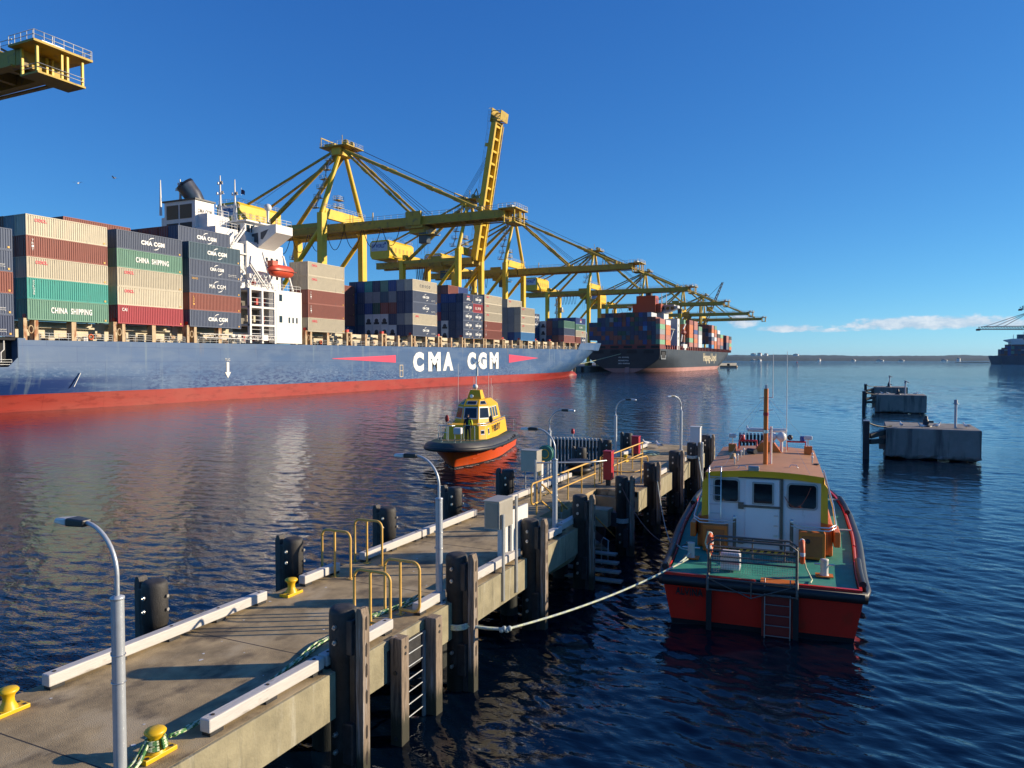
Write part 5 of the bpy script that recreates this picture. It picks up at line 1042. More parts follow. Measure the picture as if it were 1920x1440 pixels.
    # boom
    H0 = Vector((3.2, 0, BZ + 1.4)); ang = R(80.3) if mode == 'up' else 0.0
    rot = Matrix.Translation(H0) @ Matrix.Rotation(-ang, 4, 'Y') @ Matrix.Translation(-H0)
    def bm_(): m = MB(); m.mx = rot; return m
    ge = tip - 6.0
    for yy in (-2.6, 2.6):
        m = bm_(); m.add([(3.4, yy - .65, BZ), (3.4, yy + .65, BZ), (3.4, yy + .65, BZ + 2.7), (3.4, yy - .65, BZ + 2.7), (ge, yy - .65, BZ + .3), (ge, yy + .65, BZ + .3), (ge, yy + .65, BZ + 2.4), (ge, yy - .65, BZ + 2.4)], [(0, 1, 2, 3), (7, 6, 5, 4), (0, 4, 5, 1), (1, 5, 6, 2), (2, 6, 7, 3), (3, 7, 4, 0)])
        part(m, 'boom_girder', cyd if mode != 'up' else cy)
        part(bm_().box(4, ge, yy - 1.3 if yy < 0 else yy + .66, yy - .66 if yy < 0 else yy + 1.3, BZ - 0.05, BZ + 0.2), 'trolley_rail', cyd)
    k = 8
    while k < ge: part(bm_().box(k, k + 0.8, -1.94, 1.94, BZ + 0.5, BZ + 1.9), 'boom_tie', cy if mode == 'up' else cyd); k += 5
    part(bm_().box(3.6, ge - 1, -1.93, 1.93, BZ + 1.95, BZ + 2.1), 'boom_deck', cyd)
    for yy in (-3.7, 3.7):
        m = bm_(); m.tube([(4, yy, BZ + 3.6), (ge, yy, BZ + 3.6)], 0.06, 4); m.tube([(4, yy, BZ + 3.0), (ge, yy, BZ + 3.0)], 0.045, 4)
        for q in range(int((ge - 4) / 2.4)): m.cyl((4 + q * 2.4, yy, BZ + 2.4), (4 + q * 2.4, yy, BZ + 3.6), 0.045, seg=4)
        part(m, 'railing', cgal)
    # boom end: cross platform with lower basket
    m = bm_(); m.box(ge, tip - .5, -4.2, 4.2, BZ + 2.3, BZ + 2.6); m.box(ge, ge + 1.0, -3.2, 3.2, BZ + 0.2, BZ + 2.3); part(m, 'boom_end', cyd)
    m = bm_(); m.box(ge + 1.2, tip - 1.0, -3.4, 3.4, BZ - 1.55, BZ - 1.3)
    part(m, 'basket_floor', cyd)
    m = bm_()
    for xx in (ge + 1.4, tip - 1.4):
        for yy in (-3.2, 0.2, 1.0, 3.2): m.box(xx - .15, xx + .15, yy - .15, yy + .15, BZ - 1.3, BZ + 2.2)
    part(m, 'basket_posts', cy)
    m = bm_(); zr = BZ + 2.6
    for z in (zr + .6, zr + 1.2): m.tube([(ge, -4.1, z), (tip - .6, -4.1, z), (tip - .6, 4.1, z), (ge, 4.1, z)], .055, 4)
    for xx, yy in [(ge + i * 1.3, s_ * 4.1) for i in range(5) for s_ in (-1, 1)] + [(tip - .6, -4.1 + i * 1.37) for i in range(7)]: m.cyl((xx, yy, zr), (xx, yy, zr + 1.2), .05, seg=4)
    for z in (BZ - .7, BZ - .2): m.tube([(ge + 1.3, -3.3, z), (tip - 1.1, -3.3, z), (tip - 1.1, 3.3, z)], .05, 4)
    part(m, 'railing', cgal)
    m = bm_(); m.cyl((tip - 3, 0, zr), (tip - 3, 0, zr + 2.2), .08, seg=5); m.box(tip - 4.5, tip - 2.8, -1.6, 1.6, zr, zr + 1.1); part(m, 'sheaves', cgal)
    fs = [(28.0, apex - 2.6, 0.42), (50.5, apex - 2.8, 0.5)]
    for fx, fz, fr in fs:
        for yy in (-1, 1):
            e = rot @ Vector((fx, yy * 2.6, BZ + 3.0))
            if mode == 'down':
                part(MB().tube([(1.5, yy * 2.0, fz), e], fr, 8), 'fore_stay', cyd)
                for q in (0.33, 0.66): p = Vector((1.5, yy * 2.0, fz)).lerp(e, q); d = (e - Vector((1.5, yy * 2, fz))).normalized(); part(MB().tube([p - d * 1.2, p + d * 1.2], fr * 1.35, 8), 'stay_joint', cyd)
            elif fx < 40:
                mid = Vector((2.5, yy * 2.4, apex - 4)); part(MB().tube([(1.5, yy * 2, fz), mid + Vector((2, 0, 6)), e], 0.3, 6), 'fore_stay', cyd)
            part(bm_().box(fx - .7, fx + .7, yy * 2.6 - .3, yy * 2.6 + .3, BZ + 2.7, BZ + 3.9), 'stay_lug', cy)
    if mode == 'down':
        for q in range(3): part(MB().tube([(3, -1.2 + q * .8, apex - 1.5), (31 + q, -1.2 + q * .8, BZ + 3.4)], 0.07, 4), 'hoist_rope', ccab)
        for q in range(2): part(MB().tube([(3, -.6 + q, apex - 1.2), (52, -.6 + q, BZ + 3.4)], 0.08, 4), 'hoist_rope', ccab)
    else:
        for q in range(4): part(MB().tube([(-3, -1.5 + q, apex - 1.2), rot @ Vector((46, -1.5 + q, BZ + 3.2))], 0.08, 4), 'hoist_rope', ccab)
        m = bm_()
        for q in range(13): m.tube([(10 + q * 3.6, 3.2, BZ - .1), (12.8 + q * 3.6, 3.2, BZ - .1), (12.8 + q * 3.6, 3.2, BZ - .9), (10 + q * 3.6, 3.2, BZ - .9)], 0.05, 4)
        part(m, 'ladder', ccab)
    for q in range(2): part(MB().tube([(-3, -2 + 4 * q, apex - 3), (-33, -3 + 6 * q, BZ + 11.8)], 0.06, 4), 'hoist_rope', ccab)
    for xx, yy in ((5.5, -3.4), (6.6, -3.4), (14, -3.4), (45, -3.4), (46.2, -3.4)):
        if mode == 'down': part(MB().box(xx - .12, xx + .12, yy - .1, yy + .1, BZ + 2.3, BZ + 5.0), 'boom_post', cy)
    # trolley, cab and hanging cables
    if trolley is not None:
        tx = trolley; m = MB(); m.box(tx - 3, tx + 3, -4, 4, BZ - 0.9, BZ - 0.1); m.box(tx - 2.6, tx + 2.6, -4.4, -3.4, BZ - .1, BZ + 4); m.box(tx - 2.2, tx + 3, -3, 3, BZ - 2.2, BZ - .92); part(m, 'trolley', cyd)
        part(MB().box(tx + 1.4, tx + 4.2, -3.4, -1.2, BZ - 5.4, BZ - 2.25), 'driver_cab', M('cab_dark', (0.04, 0.045, 0.05), 0.35), .1); part(MB().rails([(tx + 4.5, -4, BZ - 2.9), (tx + 6.8, -4, BZ - 2.9), (tx + 6.8, 0, BZ - 2.9)], 1, .05, 1, 1, seg=4), 'railing', cgal)
        part(MB().box(tx + 1, tx + 6.8, -4, 0, BZ - 3.05, BZ - 2.9), 'platform', cyd)
        n = 7
        for q in range(n):
            a = -24 + q * (tx + 20) / n; w = (tx + 20) / n * 0.92; part(MB().tube([(a + w * i / 10, -4.2, BZ - 0.2 - 5.4 * (1 - (2 * i / 10 - 1) ** 2)) for i in range(11)], 0.11, 5), 'festoon_cable', ccab)
        for q in range(4): part(MB().tube([(tx - 2 + q * 1.2, 1.5, BZ - .9), (tx - 2 + q * 1.2, 1.5, BZ - (8 if legs else 3))], 0.05, 4), 'hoist_rope', ccab)
    return c
crane(193.4, 'nearest complete yellow crane, its tall mast rising right of the white ship tower', trolley=29)
crane(278.4, 'yellow crane with its boom raised almost upright', 'up', trolley=-14, tip=65.5)
crane(322.8, 'yellow crane partly behind the raised boom, second with boom lowered', trolley=-8)
crane(439.5, 'yellow crane just left of the black ship stern', trolley=-6, detail=1)
crane(559.0, 'yellow crane standing behind the white tower of the black ship', trolley=24, detail=1)
crane(692.0, 'yellow crane reaching over the bow of the black ship', trolley=4, detail=0)
crane(788.0, 'farthest yellow crane, low and partly hidden behind the black ship bow', trolley=None, detail=0)
crane(68.0, 'crane boom end with platforms poking in at the upper left corner', trolley=None, detail=0, x=-162.2)
# lattice harbour crane beyond
lat = M('lattice_brown', (0.16, 0.11, 0.05), 0.7, var=0.2)
t = thing('lattice_crane', 'brown lattice jib crane rising beyond the last yellow boom', 'crane', (-136, 700, 0))
MB().box(-6, 6, -6, 6, 3.4, 8).build('chassis', cyd, t); MB().cyl((0, 0, 8), (0, 0, 58), 1.3, 1.0, 8).build('tower', cyd, t)
m = MB(); p0, p1 = Vector((2, 0, 34)), Vector((20, 0, 78)); d = p1 - p0
for a, b in ((-1.3, -1.1), (1.3, -1.1), (-1.3, 1.1), (1.3, 1.1)): m.beam(p0 + Vector((a, b, 0)), p1 + Vector((a * .5, b * .5, 0)), .4, .4)
for k in range(14):
    q = p0 + d * (k / 14); q2 = p0 + d * ((k + 1) / 14); s_ = 1 if k % 2 else -1; w = 1.3 * (1 - .5 * k / 14)
    m.beam(q + Vector((s_ * w, -1, 0)), q2 + Vector((-s_ * w, -1, 0)), .28, .28); m.beam(q + Vector((s_ * w, 1, 0)), q2 + Vector((-s_ * w, 1, 0)), .28, .28)
m.build('jib', lat, t); MB().beam((0, 0, 58), (7, 0, 60), 1, 1).build('stay', lat, t); MB().tube([(0, 0, 58), p1], .15, 4).build('jib_rope', ccab, t); MB().box(6, 11, -2, 2, 52, 56).build('counterweight', cyd, t)
# ================================================================== BLACK SHIP
bs = thing('container_ship', 'black hulled container ship with pink waterline moored beyond the blue ship bow', 'ship')
hb_black = ship_paint('hull_black', (0.014, 0.019, 0.028), (0.007, 0.009, 0.014), (0.045, 0.052, 0.065), ss=6.0); hb_pink = M('hull_faded_pink', (0.42, 0.20, 0.17), 0.6, var=0.15, vs=0.2, dirt=(0.3, 0.1, 0.08), ds=(.2, .1, .6), dt=.58)
maroon_d = M('deck_maroon', (0.20, 0.035, 0.03), 0.7, var=0.2)
CX2, B2, Y0 = -125.4, 21.4, 420.0
def hb2(u, z):
    zz = max(0, z); s_end = 672 + 30 * (zz / 18.0) ** 1.4; st = 590 + 60 * cl01(zz / 12); y = Y0 + u * (s_end - Y0); t = cl01((y - st) / (s_end - st)); h = B2 * max(0.01, 1 - t ** (2.0 + cl01(zz / 12)))
    ta = cl01((Y0 + 66 - y) / 66); h *= 1 - ta ** 1.6 * (1 - cl01((z + 1) / 9.5) ** 0.55) * 1.0
    return max(h, 0.15), y
m = hull('h', [i / 20 * .2 for i in range(20)] + [0.2 + i / 30 * 0.8 for i in range(31)], [-2, -0.5, 0.5, 1.6, 2.4, 2.41, 3.5, 4.5, 6, 8, 10, 12, 13.6], hb2, CX2, 0, None, lambda z: 1 if z < 2.405 else 0)
m.build('hull', [hb_black, hb_pink, maroon_d], bs)
m = MB(); m.box(CX2 - 21.3, CX2 + 21.3, Y0 + .3, Y0 + 12, 13.6, 16.2); m.build('stern_house', maroon_d, bs)
for k in range(4): MB().prism([(CX2 - 18 + 10 * k, 11.0), (CX2 - 12 + 10 * k, 11.0), (CX2 - 12 + 10 * k, 12.6), (CX2 - 13 + 10 * k, 13), (CX2 - 17 + 10 * k, 13), (CX2 - 18 + 10 * k, 12.6)], Y0 - .12, Y0 - .02, 'y').build('stern_opening', MATS['recess_black'], bs)
for r_ in (0,):
    for k in range(5): MB().prism([(CX2 - 16 + 8 * k, 14.0), (CX2 - 11 + 8 * k, 14.0), (CX2 - 11 + 8 * k, 15.4), (CX2 - 16 + 8 * k, 15.4)], Y0 + .22, Y0 + .28, 'y').build('stern_opening', MATS['recess_black'], bs)
for s_, z, w in (('AL KHARJ', 8.3, 6.2), ('MONROVIA', 6.5, 6.2), ('IMO 9349564', 4.8, 6.8)): put_text(s_, w, 0.8, tw, (CX2 - 3, Y0 - .13, z), FACE_NY, bs, 0.03)
MB().prism([(Y0 - 1.5, -1), (Y0 + 2.5, -1), (Y0 + 2.5, 2.6), (Y0, 3.0)], CX2 + 1, CX2 + 3.5, 'x').build('rudder', hb_pink, bs)
put_text('Hapag-Lloyd', 52, 7.6, M('hull_letter_buff', (0.62, 0.52, 0.33), 0.5), (-103.93, 548, 4.6), FACE_X, bs, 0.03)
MB().box(-104.1, -103.95, 424, 433, 8.2, 12).build('mooring_opening', MATS['recess_black'], bs); MB().prism([(423, 7.6), (434, 7.6), (434.6, 12.4), (422.4, 12.4)], -104.05, -104.0, 'x').build('opening_rim', M('rim_grey', (0.2, 0.22, 0.24), .6), bs)
# maroon lashing posts along the deck
for k in range(44):
    y = 421 + k * 5.9
    MB().box(-105, -104.2, y, y + 0.9, 13.6, 16.1 if k < 38 else 15.6).build('deck_post', maroon_d, bs)
MB().box(-107.5, -106, 433, 680, 13.6, 15.2).build('coaming', maroon_d, bs)
m = MB(); nb = 16; row = []
for sg in (1, -1):
    vs = []
    for z in (13.5, 18.8):
        for i in range(nb + 1):
            s_end = 702; y = 672 + (s_end + (z - 13.5) * 1.4 - 672) * i / nb; t = cl01((y - 650) / (s_end + (z - 13.5) * 1.4 - 650)); vs.append((CX2 + sg * B2 * (1 - t ** 3), y, z))
    m.add(vs, [(i, i + 1, nb + 2 + i, nb + 1 + i) for i in range(nb)])
m.build('bulwark', hb_black, bs)
# containers of the black ship: stern face, 17 columns, then the side stacks
random.seed(11); HB = 2.6
bpal = ['blue', 'navy', 'brown', 'navy', 'blue', 'navy', 'maroon', 'dkteal', 'brown', 'dkgreen', 'navy', 'maroon']
def bx(r): return -105.4 - 2.5 * r
for r in range(17):
    top = 7 if 2 <= r <= 13 else (6 if r == 1 or r == 14 else 5 if r == 15 else 5)
    if r == 0: top = 0
    if r == 16: top = 5
    if r == 1: top = 6
    for k in range(top):
        if k == 6 or k >= 0:
            if r in (15, 16) and k == 0: continue
            c = random.choice(bpal)
            if k == 6: c = ['white', 'navy', 'blue', 'brown', 'dkgreen', 'dkgreen', 'brown', 'maroon', 'brown', 'navy', 'navy', 'orange'][(r - 2) % 12]
            if (r, k) == (11, 5): c = 'grey'
            if (r, k) == (3, 3): c = 'sky'
            lb = '%s container end, %s tier up, %s column from right, black ship stern' % (CN[c], ORD[k], ORD[r])
            container(bx(r), Y0 + 0.5, 16.2 + k * (HB + .02), c, lb, None, 12.19, HB, False, 'containers on the black ship')
def bst(y, seq, where, r=0, L_=12.19, z0=16.2): stack(bx(r), y, z0, seq, where, L_, 2.85, 0.02, True if False else False, 'containers on the black ship')
def bstack(y, seq, where, z0=16.0, L_=12.0, r=0):
    n = len(seq)
    for i, sq in enumerate(seq):
        c, _, mk = sq.partition(':'); z = z0 + (n - 1 - i) * 2.98
        o = container(bx(r), y, z, c, '%s container, %s, %s' % (CN[c], tname(i, n), where), None, L_, 2.95, False, 'containers on the black ship')
        if mk and o: put_text({'hl': 'Hapag-Lloyd', 'w': '1 L V B', 'cma': 'CMA CGM'}[mk], 6.5 if L_ > 8 else 4, 1.1, tw if mk != 'hl' else signb, (1.225, L_ / 2 - 3.2 if L_ > 8 else 1, 1.0), FACE_X, o, 0.02)
bstack(420.6, ['salmon', 'pgreen:w', 'grey', 'salmon', 'pgreen:w'], 'corner stack at the black stern')
bstack(434.9, ['white:cma', 'orange:hl', 'orange:hl', 'salmon', 'orange'], 'second stack on the black ship side')
bstack(500.5, ['maroon', 'orange:hl', 'orange:hl', 'orange:hl', 'pgreen:w', 'salmon'], 'stack right of the black ship tower')
for r, sq in ((1, ['pgreen:w', 'orange', 'orange', 'brown', 'brown', 'navy']),): bstack(495, sq, 'inner stack right of the black ship tower', r=r, L_=12)
bstack(516.0, ['salmon', 'salmon', 'blue:cma', 'salmon', 'orange', 'salmon'], 'second stack right of the black ship tower')
bstack(531.5, ['green', 'grey', 'white', 'white:cma', 'white'], 'grey stack amidships on the black ship')
for r in range(1, 9):
    n = 5
    for i in range(n):
        c = random.choice(['navy', 'black', 'maroon', 'brown', 'navy']) if (r, i) != (5, 1) else 'red'
        container(bx(r), 582.0, 19.5 + (4 - i) * 2.98, c, '%s container end, %s, %s row in amidships, black ship' % (CN[c], tname(i, n), ORD[r]), None, 12, 2.95, False, 'containers on the black ship')
bstack(582.0, ['salmon', 'orange', 'white', 'slate', 'salmon', 'sky'], 'left stack of four toward the black bow', L_=9.5)
bstack(594.0, ['green', 'orange', 'salmon', 'white', 'orange', 'orange'], 'second stack of four toward the black bow', L_=9.5)
bstack(607.0, ['white:cma', 'black', 'salmon', 'salmon', 'maroon'], 'third stack of four toward the black bow')
bstack(621.0, ['pgreen', 'orange', 'salmon', 'slate'], 'fourth stack of four toward the black bow')
for r in range(1, 5):
    for i in range(4): c = random.choice(['navy', 'maroon', 'brown']); container(bx(r), 648.0, 16.5 + (3 - i) * 2.98, c, '%s container end, %s, %s row in near black bow' % (CN[c], tname(i, 4), ORD[r]), None, 12, 2.95, False, 'containers on the black ship')
bstack(650.5, ['salmon', 'salmon', 'slate', 'slate'], 'tall stack near the black bow')
bstack(665.5, ['black', 'salmon', 'pgreen', 'orange'], 'last stack before the black bow', z0=15.8)
if BULK.f:
    bk_ = BULK.build('containers', [cmat(c) for c in BCOL]); tag(bk_, 'remaining dark and coloured container ends stacked forward on the black ship', kind='stuff')
# white tower and orange funnel
wt2 = M('black_ship_tower', (0.66, 0.65, 0.63), 0.6, var=0.08, vs=.3)
MB().box(-140, -112, 462, 474, 13.6, 37.5).build('tower', wt2, bs); MB().box(-140, -104.5, 466, 472, 13.6, 33.0).build('tower', wt2, bs)
MB().prism([(-104.0, 41), (-104, 39.5), (-112, 36), (-120, 36), (-120, 41)], 464, 470, 'y').build('bridge_wing', wt2, bs); MB().box(-136, -106, 463, 473, 41, 41.5).build('bridge_roof', wt2, bs)
for k in range(10): MB().box(-135 + 3 * k, -133 + 3 * k, 462.9, 462.97, 38.5, 40.3).build('window', glass, bs)
for z in (20, 24, 28): MB().box(-104.45, -104.4, 468, 469.2, z, z + 1.5).build('window', glass, bs)
orf = M('funnel_orange', (0.36, 0.06, 0.02), 0.5, var=.1)
MB().box(-128, -116, 456, 464, 37, 47).build('funnel', orf, bs); MB().box(-131, -113, 458, 465, 37, 42).build('funnel_base', orf, bs); MB().cyl((-121, 460, 47), (-121, 460, 51), 2.2).build('exhaust_stack', M('funnel_black', (.01, .01, .01)), bs)
put_text('HL', 4, 3, signb, (-115.9, 458, 42.5), FACE_X, bs)
for k in range(3): MB().cyl((-112 - 3 * k, 468, 41.5), (-112 - 3 * k, 468, 52 - 2 * k), 0.3, .15, 6).build('mast', wt2, bs)
MB().tube([(-105.5, 448, 26), (-105.5, 462, 26)], 0.5, 8).build('crane_jib', M('jib_grey', (.2, .2, .2)), bs); MB().beam((-106, 452, 18), (-106, 462, 26), .6, .6).build('davit', wt2, bs)
MB().tube([(-106, 484, 19), (-106, 489, 27), (-106, 497, 31)], .4, 6).build('provision_crane', wt2, bs)
m = MB(); m.box(-105.5, -104, 481, 493, 15, 17.5); m.box(-105.5, -104, 485, 489, 13.7, 15); m.build('pilot_platform', white, bs)
lb2 = thing('lifeboat', 'dark red lifeboat hanging on the black ship behind its tower', 'lifeboat', (-105.5, 489, 25)); MB().sphere((0, 0, 0), 1.5, 12, 8, sc=(1, 2.3, 1.1)).build('hull', M('lifeboat_dark', (0.25, 0.05, 0.03), .5), lb2); MB().box(-.6, .6, -2, -.8, 1.2, 2.2).build('conning_cabin', MATS['lifeboat_dark'], lb2)
t = thing('mooring_rope', 'pale mooring rope slanting across the black stern down to the wharf', 'rope'); MB().tube([(-146.5, 372, 3.6), (-140, 395, 5.5), (-127, 420, 10.8)], 0.14, 5).build('rope', rope_w, t)
t = thing('barge', 'small pale barge lying just ahead of the black ship bow', 'barge', (-122, 760, 0)); t.scale = (.6, .6, .7); MB().prism([(-9, 0.2), (-7, -1), (16, -1), (18, 0.4), (18, 2.4), (-9, 2.4)], -4, 4, 'y').build('hull', M('barge_buff', (0.45, 0.32, 0.18), .7), t); MB().box(2, 6, -2, 2, 2.4, 5.2).build('cabin', MATS['funnel_black'], t)
# ================================================================== FAR SHORE
def P_(u, D): X = (u - 960) / F_PX * D; return (X * math.cos(R(THETA)) - D * math.sin(R(THETA)), X * math.sin(R(THETA)) + D * math.cos(R(THETA)))
hillm = M('hill_scrub', (0.010, 0.032, 0.026), 0.95, var=0.6, vs=0.012, dirt=(0.16, 0.15, 0.13), ds=(0.03, 0.03, 0.03), dt=0.63, dw=0.02)
random.seed(5)
def ridge(name, D, depth, h0, h1, seed, lab, u0=1250, u1=2700):
    m = MB(); n = 220; k = 8; vs = []; rr = random.Random(seed); ph = [rr.random() * 6 for _ in range(6)]
    for i in range(n + 1):
        u = u0 + (u1 - u0) * i / n; f = 0.5 + 0.22 * math.sin(i * 0.045 + ph[0]) + 0.13 * math.sin(i * 0.13 + ph[1]) + 0.08 * math.sin(i * 0.37 + ph[2]) + 0.06 * rr.uniform(-1, 1)
        for j in range(k + 1): t = j / k; X, Y = P_(u, D + depth * t); vs.append((X, Y, -1 + (h0 + (h1 - h0) * f) * math.sin(math.pi * min(1, t * 0.62 + .0)) * (1 + 0.05 * rr.uniform(-1, 1)) if j else -1))
    m.add(vs, [(i * (k + 1) + j, (i + 1) * (k + 1) + j, (i + 1) * (k + 1) + j + 1, i * (k + 1) + j + 1) for i in range(n) for j in range(k)]); o = m.build(name, hillm); o['kind'] = 'structure'; o['label'] = lab
ridge('hills', 6200, 2600, 48, 74, 3, 'low wooded hills along the far shore')
ridge('foreshore', 5200, 500, 16, 34, 8, 'dark wooded foreshore in front of the hills')
sand = M('far_sand', (0.45, 0.32, 0.22), 0.9)
m = MB(); vs = []
for i in range(41): u = 1790 + 12 * i; X, Y = P_(u, 2100); X2, Y2 = P_(u, 2250); vs += [(X, Y, -.5), (X, Y, 1.4 + .4 * sh()), (X2, Y2, 1.5)]
m.add(vs, [(3 * i, 3 * i + 3, 3 * i + 4, 3 * i + 1) for i in range(40)] + [(3 * i + 1, 3 * i + 4, 3 * i + 5, 3 * i + 2) for i in range(40)]); bk = m.build('breakwater', sand); bk['kind'] = 'structure'; bk['label'] = 'long low sandy breakwater near the right edge'
for k, (u, D, w, h, z, lb) in enumerate(((1412, 6600, 55, 22, 46, 'leftmost white block of the pale cluster on the far hills'), (1424, 6600, 45, 30, 44, 'middle white block of the pale cluster on the far hills'), (1436, 6650, 40, 20, 46, 'right white block of the pale cluster on the far hills'), (1492, 6500, 60, 14, 46, 'pale roofed block on the hills above the boat mast'), (1412, 5150, 40, 9, 0, 'cream waterfront shed nearest the black ship bow'), (1424, 5150, 28, 12, 0, 'small orange lit waterfront house beside the cream shed'), (1536, 5150, 20, 14, 0, 'white waterfront building right of the boat aerials'), (1797, 5100, 26, 24, 0, 'pale tower block near the breakwater end'), (1770, 5100, 50, 10, 0, 'low white waterfront building near the breakwater'), (1650, 5150, 60, 9, 0, 'long low pale building in the middle of the far shore'), (1600, 5150, 34, 10, 0, 'pale waterfront building under the clouds'), (1690, 5150, 44, 8, 0, 'cream waterfront building behind the small dolphin'))):
    w *= .7; h *= .75; X, Y = P_(u, D); t = thing('far_building', lb, 'building', (X, Y, z), R(THETA - 40), 'pale buildings on the far shore'); MB().box(-w / 2, w / 2, -12, 12, -2, h).build('wall', white, t); MB().prism([(-w / 2 - 2, h + .1), (w / 2 + 2, h + .1), (0, h + 6)], -16, 16, 'y').build('roof', M('far_roof', (0.35, 0.28, 0.24), .8), t)
t = thing('channel_buoy', 'tiny red channel buoy on the far water right of the boat mast', 'buoy', (*P_(1494, 1900), 0)); MB().lathe((0, 0, 0), [(1.8, -.5), (1.8, 1), (.5, 1.4), (.4, 4.5), (.1, 6)], 10).build('float', redb, t)
# far ship and cranes at the right edge
X, Y = P_(1905, 1250); fs = thing('container_ship', 'distant dark blue container ship cut by the right picture edge', 'ship', (X, Y, 0), R(THETA - 12))
fh = M('far_hull', (0.05, 0.08, 0.12), .6, var=.3, vs=.05)
m = MB(); m.add([(-26, -14, -1), (60, -14, -1), (60, 20, -1), (-26, 30, -1), (-30, -16, 14.5), (60, -16, 14.5), (60, 20, 14.5), (-30, 34, 14.5)], [(0, 1, 5, 4), (1, 2, 6, 5), (2, 3, 7, 6), (3, 0, 4, 7), (4, 5, 6, 7)]); m.build('hull', fh, fs)
MB().box(-8, 60, 0, 12, 14.5, 41).build('tower', wt2, fs); MB().prism([(-17, 41), (-17, 39.5), (-8, 36), (10, 36), (10, 43), (-4, 43)], 2, 8, 'y').build('bridge_wing', wt2, fs); MB().box(4, 13, 4, 10, 41, 50).build('funnel', M('funnel_teal', (.03, .08, .12), .5), fs); MB().cyl((-3, 5, 43), (-3, 5, 50), .4).build('mast', wt2, fs); MB().cyl((12, 5, 50), (12, 5, 54), .4).build('mast', wt2, fs)
for i in range(9):
    n = [4, 5, 7, 6, 7, 7, 7, 7, 7][i]; c = ['navy', 'brown', 'blue', 'green', 'navy', 'dkteal', 'navy', 'brown', 'navy'][i]
    xx = -29 + i * 5.0; yaw = R(THETA - 12); wx = X + math.cos(yaw) * (xx + 2.4) + math.sin(yaw) * 15; wy = Y + math.sin(yaw) * (xx + 2.4) - math.cos(yaw) * 15
    t = thing('container_stack', 'x', 'containers', (wx, wy, 14.6), yaw, 'container stacks on the distant ship'); t['label'] = '%s container stack, %s from the left on the distant right ship' % (CN[c], ORD[i])
    for k in range(n): MB().box(-2.4, 2.4, 0, 12, k * 2.62, k * 2.62 + 2.58).build('container', cmat(c if k % 3 else random.choice(['navy', 'blue', 'brown', 'grey'])), t)
lat2 = M('far_lattice', (0.10, 0.035, 0.03), .7)
def far_crane(u, D, z, L_, lb, up=0.0):
    X, Y = P_(u, D); t = thing('quay_crane', lb, 'crane', (X, Y, 0), R(THETA)); m = MB()
    T = lambda p: (p[0] * math.cos(up) - p[2] * math.sin(up), p[1], p[0] * math.sin(up) + p[2] * math.cos(up) + z)
    for yy in (-4, 4):
        m.beam(T((0, yy, 0)), T((L_, yy, 0)), .9, .9); m.beam(T((6, yy, 5.5)), T((L_, yy, 6.5)), .9, .9)
        for k in range(int(L_ / 5)): m.beam(T((k * 5, yy, 0)), T((k * 5 + 2.5, yy, 5.5)), .6, .6); m.beam(T((k * 5 + 2.5, yy, 5.5)), T((k * 5 + 5, yy, 0)), .6, .6)
    m.build('boom', lat2, t); m = MB()
    for q in (12, 30, 45): m.beam(T((q, 0, 6)), (L_ + 4, 0, z + 34), .8, .8)
    m.build('fore_stay', lat2, t); MB().box(-3, 0, -4, 4, z - 2, z + 1.5).build('boom_end', lat2, t); MB().beam((L_ + 4, 0, 0), (L_ + 4, 0, z + 34), 3, 3).build('leg', lat2, t)
far_crane(1834, 1350, 62, 92, 'distant dark red lattice crane boom above the far ship')
far_crane(1912, 1500, 108, 60, 'fragment of a second dark crane boom at the right edge', 0.25)

# ================================================================== AIR
hz = MB().box(-14500, 14500, -14500, 14500, -8, 135).mesh('haze', []); hm = bpy.data.materials.new('haze'); hm.use_nodes = True; ht = hm.node_tree
for q in list(ht.nodes):
    if q.type == 'BSDF_PRINCIPLED': ht.nodes.remove(q)
vp = ht.nodes.new('ShaderNodeVolumePrincipled'); vp.inputs['Color'].default_value = (0.40, 0.64, 1.0, 1); vp.inputs['Density'].default_value = 2.2e-5
ht.links.new(vp.outputs[0], ht.nodes['Material Output'].inputs['Volume']); hz.materials.append(hm)
ho = bpy.data.objects.new('haze', hz); COL.objects.link(ho); ho['kind'] = 'stuff'; ho['label'] = 'thin pale blue haze in the air over the bay'
# ================================================================== ORANGE AND GREEN BOAT MOORED AT THE JETTY
def solid_hull(levels, n, mats_of, m=None):
    """levels: list of (z(y)->z, halfwidth(y)) functions sampled at n stations ys -> side skins"""
    pass
b1 = thing('pilot_boat', 'moored orange and red boat with green deck and white cabin wall facing the camera', 'boat', (-2.37, 20.45, 0), R(5))
bred = M('boat_red', (0.78, 0.028, 0.014), 0.4, var=0.08, vs=1.5, dirt=(0.6, 0.035, 0.015), ds=(1.5, 1.5, 0.8), dt=0.6, dw=0.15)
bgreen = M('boat_deck_green', (0.03, 0.27, 0.19), 0.75, var=0.15, vs=3, bump=0.2, bs=80, dirt=(0.02, 0.13, 0.10), ds=(1.2, .7, 1), dt=0.55, dw=0.2, dirt2=(0.07, 0.28, 0.21))
borange = M('boat_orange', (0.66, 0.17, 0.02), 0.45, var=0.08, dirt=(0.35, 0.09, 0.02), ds=(3, 3, 1), dt=0.62)
bpink = M('roof_faded_orange', (0.55, 0.27, 0.125), 0.6, var=0.08, vs=2, dirt=(0.46, 0.21, 0.11), ds=(1.5, 1.5, 1), dt=0.55, dw=.2)
byel = M('boat_yellow', (0.88, 0.47, 0.02), 0.45, var=0.08)
bwhite = M('cabin_white', (0.76, 0.73, 0.74), 0.5, var=0.04, vs=1.5, dirt=(0.42, 0.36, 0.32), ds=(2, 2, .6), dt=0.66, dw=.1)
steel = M('stainless', (0.6, 0.6, 0.6), 0.28, 0.9, var=.05)
